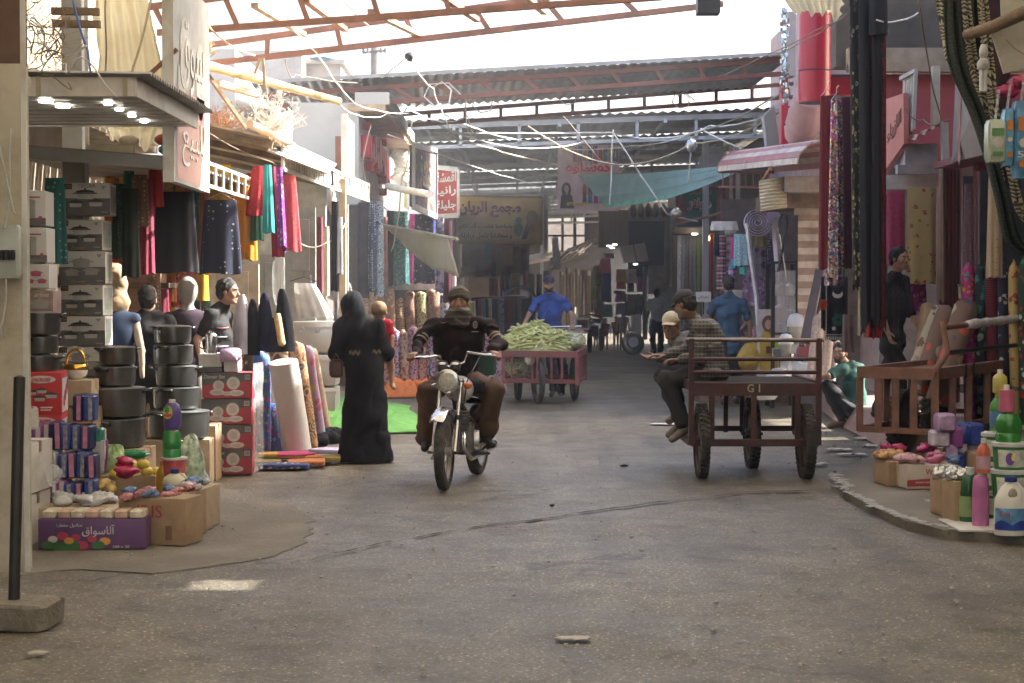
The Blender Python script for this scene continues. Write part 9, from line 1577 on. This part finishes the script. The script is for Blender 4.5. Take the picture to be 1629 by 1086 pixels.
J=JP(loc,Yq,dict(pelvis=(1362,650),chest=(1358,607),neck=(1348,580),head=(1336,561,-.03),shL=(1338,590,-.12),shR=(1366,588,.08),elL=(1316,598,-.25),wrL=(1288,606,-.25),elR=(1345,620,.0),wrR=(1318,612,-.1),hipL=(1356,655,-.08),hipR=(1362,655,.08),knL=(1314,613,-.15),knR=(1325,616,.05),anL=(1340,670,-.12),anR=(1350,668,.08),toL=(1322,677,-.17),toR=(1334,675,.03)))
person('man in a green t-shirt squatting at the roadside and looking at the camera',loc,0,J,sk2,top=mat('green_tshirt',(.022,.10,.085),.85),legs=(mat('dark_jeans',(.02,.022,.03)),.94,0),hair=hairb,beard=mat('stubble',(.08,.055,.045)),h=.009,sleeve=.36,head_f=(-.55,-1,.05),chest_f=(-1,-.2,0),shoes=mat('brown_sandals',(.12,.06,.035)),topfold=.014,waist=.05,hands={'L':((-1,-.1,-.1),(0,0,-1),.6,-1),'R':((-1,0,0),(0,0,-1),.6,1)})
loc=(XP(1425,17),17,.27);J=JP(loc,17.0,dict(pelvis=(1420,540),chest=(1420,480),neck=(1424,437,-.02),head=(1431,411,-.05),shL=(1403,452,-.12),shR=(1437,450,.15),elL=(1402,498,-.18),wrL=(1412,528,-.25),elR=(1443,490,.2),wrR=(1462,520,.15),hipL=(1413,552,-.07),hipR=(1424,552,.08),knL=(1436,590,-.1),knR=(1408,600,.1),anL=(1438,655,-.05),anR=(1395,655,.1),toL=(1458,668,-.08),toR=(1412,668,.08)))
person('young man in a dark checked shirt walking to the right past the hanging cloths',loc,0,J,sk2,top=pat('dark_check_shirt','check',(.022,.022,.03),[(.045,.045,.055),(.035,.03,.04)],16,size=.3),legs=(mat('black_trousers',(.02,.02,.022)),.96,0),hair=hairb,h=.0095,sleeve=.66,head_f=(.62,-.8,0),chest_f=(1,-.35,0),shoes=mat('dark_shoes',(.03,.025,.022)))
# two men and two mannequins in the left shop
loc=(XP(234,14.9),14.9,0);J=stand(1.67,shw=.2,armL=((-.30,-.03,1.13),(-.27,-.22,.95)),armR=((.29,.0,1.12),(.26,-.2,.95)));person('heavy man in a black t-shirt seen from behind between the pot stacks',loc,R(186),J,sk2,top=mat('black_tshirt',(.012,.013,.017),.9),legs=(mat('black_trousers',(.02,.02,.022)),.96,0),hair=hairb,h=.009,sleeve=.36,bulk=1.25,face=False,waist=.1)
loc=(XP(352,15.4),15.4,0);Yt=15.4;J=JP(loc,Yt,dict(pelvis=(352,600),chest=(348,530),neck=(354,487),head=(363,463,-.02),shL=(336,503,-.14),shR=(358,500,.16),elL=(314,540,-.15),wrL=(322,575,-.25),elR=(365,550,.15),wrR=(372,590,.1),hipL=(348,610,-.08),hipR=(354,610,.08),knL=(350,680,-.08),knR=(356,680,.1),anL=(350,728,-.08),anR=(356,728,.1),toL=(362,734,-.08),toR=(368,734,.1)))
person('young man in a black polo with thin stripes in profile at the scarf stand',loc,0,J,sk2,top=mat('polo_black',(.018,.018,.022),.85),legs=(mat('dark_jeans',(.02,.022,.03)),.96,0),hair=hairb,h=.009,sleeve=.36,head_f=(1,-.12,-.03),chest_f=(1,-.25,0),waist=.05)
pl=PL(P(350,535,15.2));pr_=S.objects[-1]
roots=[o for o in S.objects if o.name.startswith('person')and o.parent is None];root=[o for o in roots if 'polo with thin' in o['label']][0]
for k,y in enumerate((520,534,549,563)):b=MB();b.tube([P(350+14*math.sin(a),y+2.0*math.cos(a),15.4-.165*math.cos(a)*.9)for a in np.linspace(-1.3,1.5,12)],.006,5);b.build('shirt_stripe',mat('stripe_pink' if k==0 else 'stripe_white',(.35,.15,.15)if k==0 else(.5,.5,.5),.8),root)
mannequin(300,735,437,15.7,'white bald female mannequin in dark dress beside the doorway',mat('plum_dress',(.05,.03,.05),.85),mat('mannequin_white',(.36,.34,.31),.4));m2=mannequin(183,735,438,14.0,'beige mannequin with a headscarf beside the cookware boxes',mat('navy_dress',(.015,.03,.07),.85),mat('mannequin_scarfed',(.34,.26,.18),.6))
s=SDF((-.2,-.2,1.3),(.2,.2,1.8),.011);s.ell((0,.01,1.565),(.108,.125,.145),k=0).cap((0,.03,1.5),(0,.03,1.38),.09,.13,.05);s.ell((.0,-.13,1.55),(.07,.07,.09),sub=True);s.fold(.008,40,3);s.build('headscarf',mat('beige_headscarf',(.36,.25,.15),.9),m2)
# litter on the road, and a white strip drawn as a sun patch
for k,(x,y,w_,d_,m_,lab)in enumerate(((915,1020,56,.018,'paper_dirty','crumpled dirty paper lying in the near foreground'),(60,1046,30,.03,'bone_white','small pale stick lying near the concrete block'),(878,808,7,.03,'paper_dark','small dark scrap standing on the road by the crack'),(993,744,12,.03,'paper_dark','dark flat scrap on the road left of the steel cart'),(1062,676,60,.02,'sun_strip_white','white strip standing in for a sun patch below the seated men'))):
 p=G(x,y);r_=w_*p.y/F/2;cm_=mat(m_,{'paper_dirty':(.34,.28,.2),'bone_white':(.45,.42,.35),'paper_dark':(.05,.045,.035),'sun_strip_white':(.6,.6,.6)}[m_],.85);o=crumple(p+Vector((0,0,.012+d_*.3)),(r_,max(.02,r_*.5),d_*.35),cm_,None,k+2,'litter',amp=.5,n=10);tag(o,lab,'litter')
pb=MB()
for k in range(420):
 p=G(rnd.uniform(150,1600),rnd.uniform(640,1080));s_=rnd.uniform(.003,.010)
 if p.x<2.6 or p.y>14:pb.box(p+Vector((0,0,.014)),(s_*2,s_*1.6,s_),rnd.uniform(0,3))
struct(pb.build('road_grit',mat('grit_pale',(.42,.39,.33),.9)),'stuff')
# haze volume added to lift far blacks, in place of sky glare
hz=bpy.data.materials.new('glare_haze');hz.use_nodes=True;n=hz.node_tree.nodes;n.remove(n['Principled BSDF']);pv_=n.new('ShaderNodeVolumePrincipled');pv_.inputs['Color'].default_value=(.92,.95,1,1);pv_.inputs['Density'].default_value=HAZE;pv_.inputs['Anisotropy'].default_value=.3;hz.node_tree.links.new(pv_.outputs[0],n['Material Output'].inputs['Volume'])
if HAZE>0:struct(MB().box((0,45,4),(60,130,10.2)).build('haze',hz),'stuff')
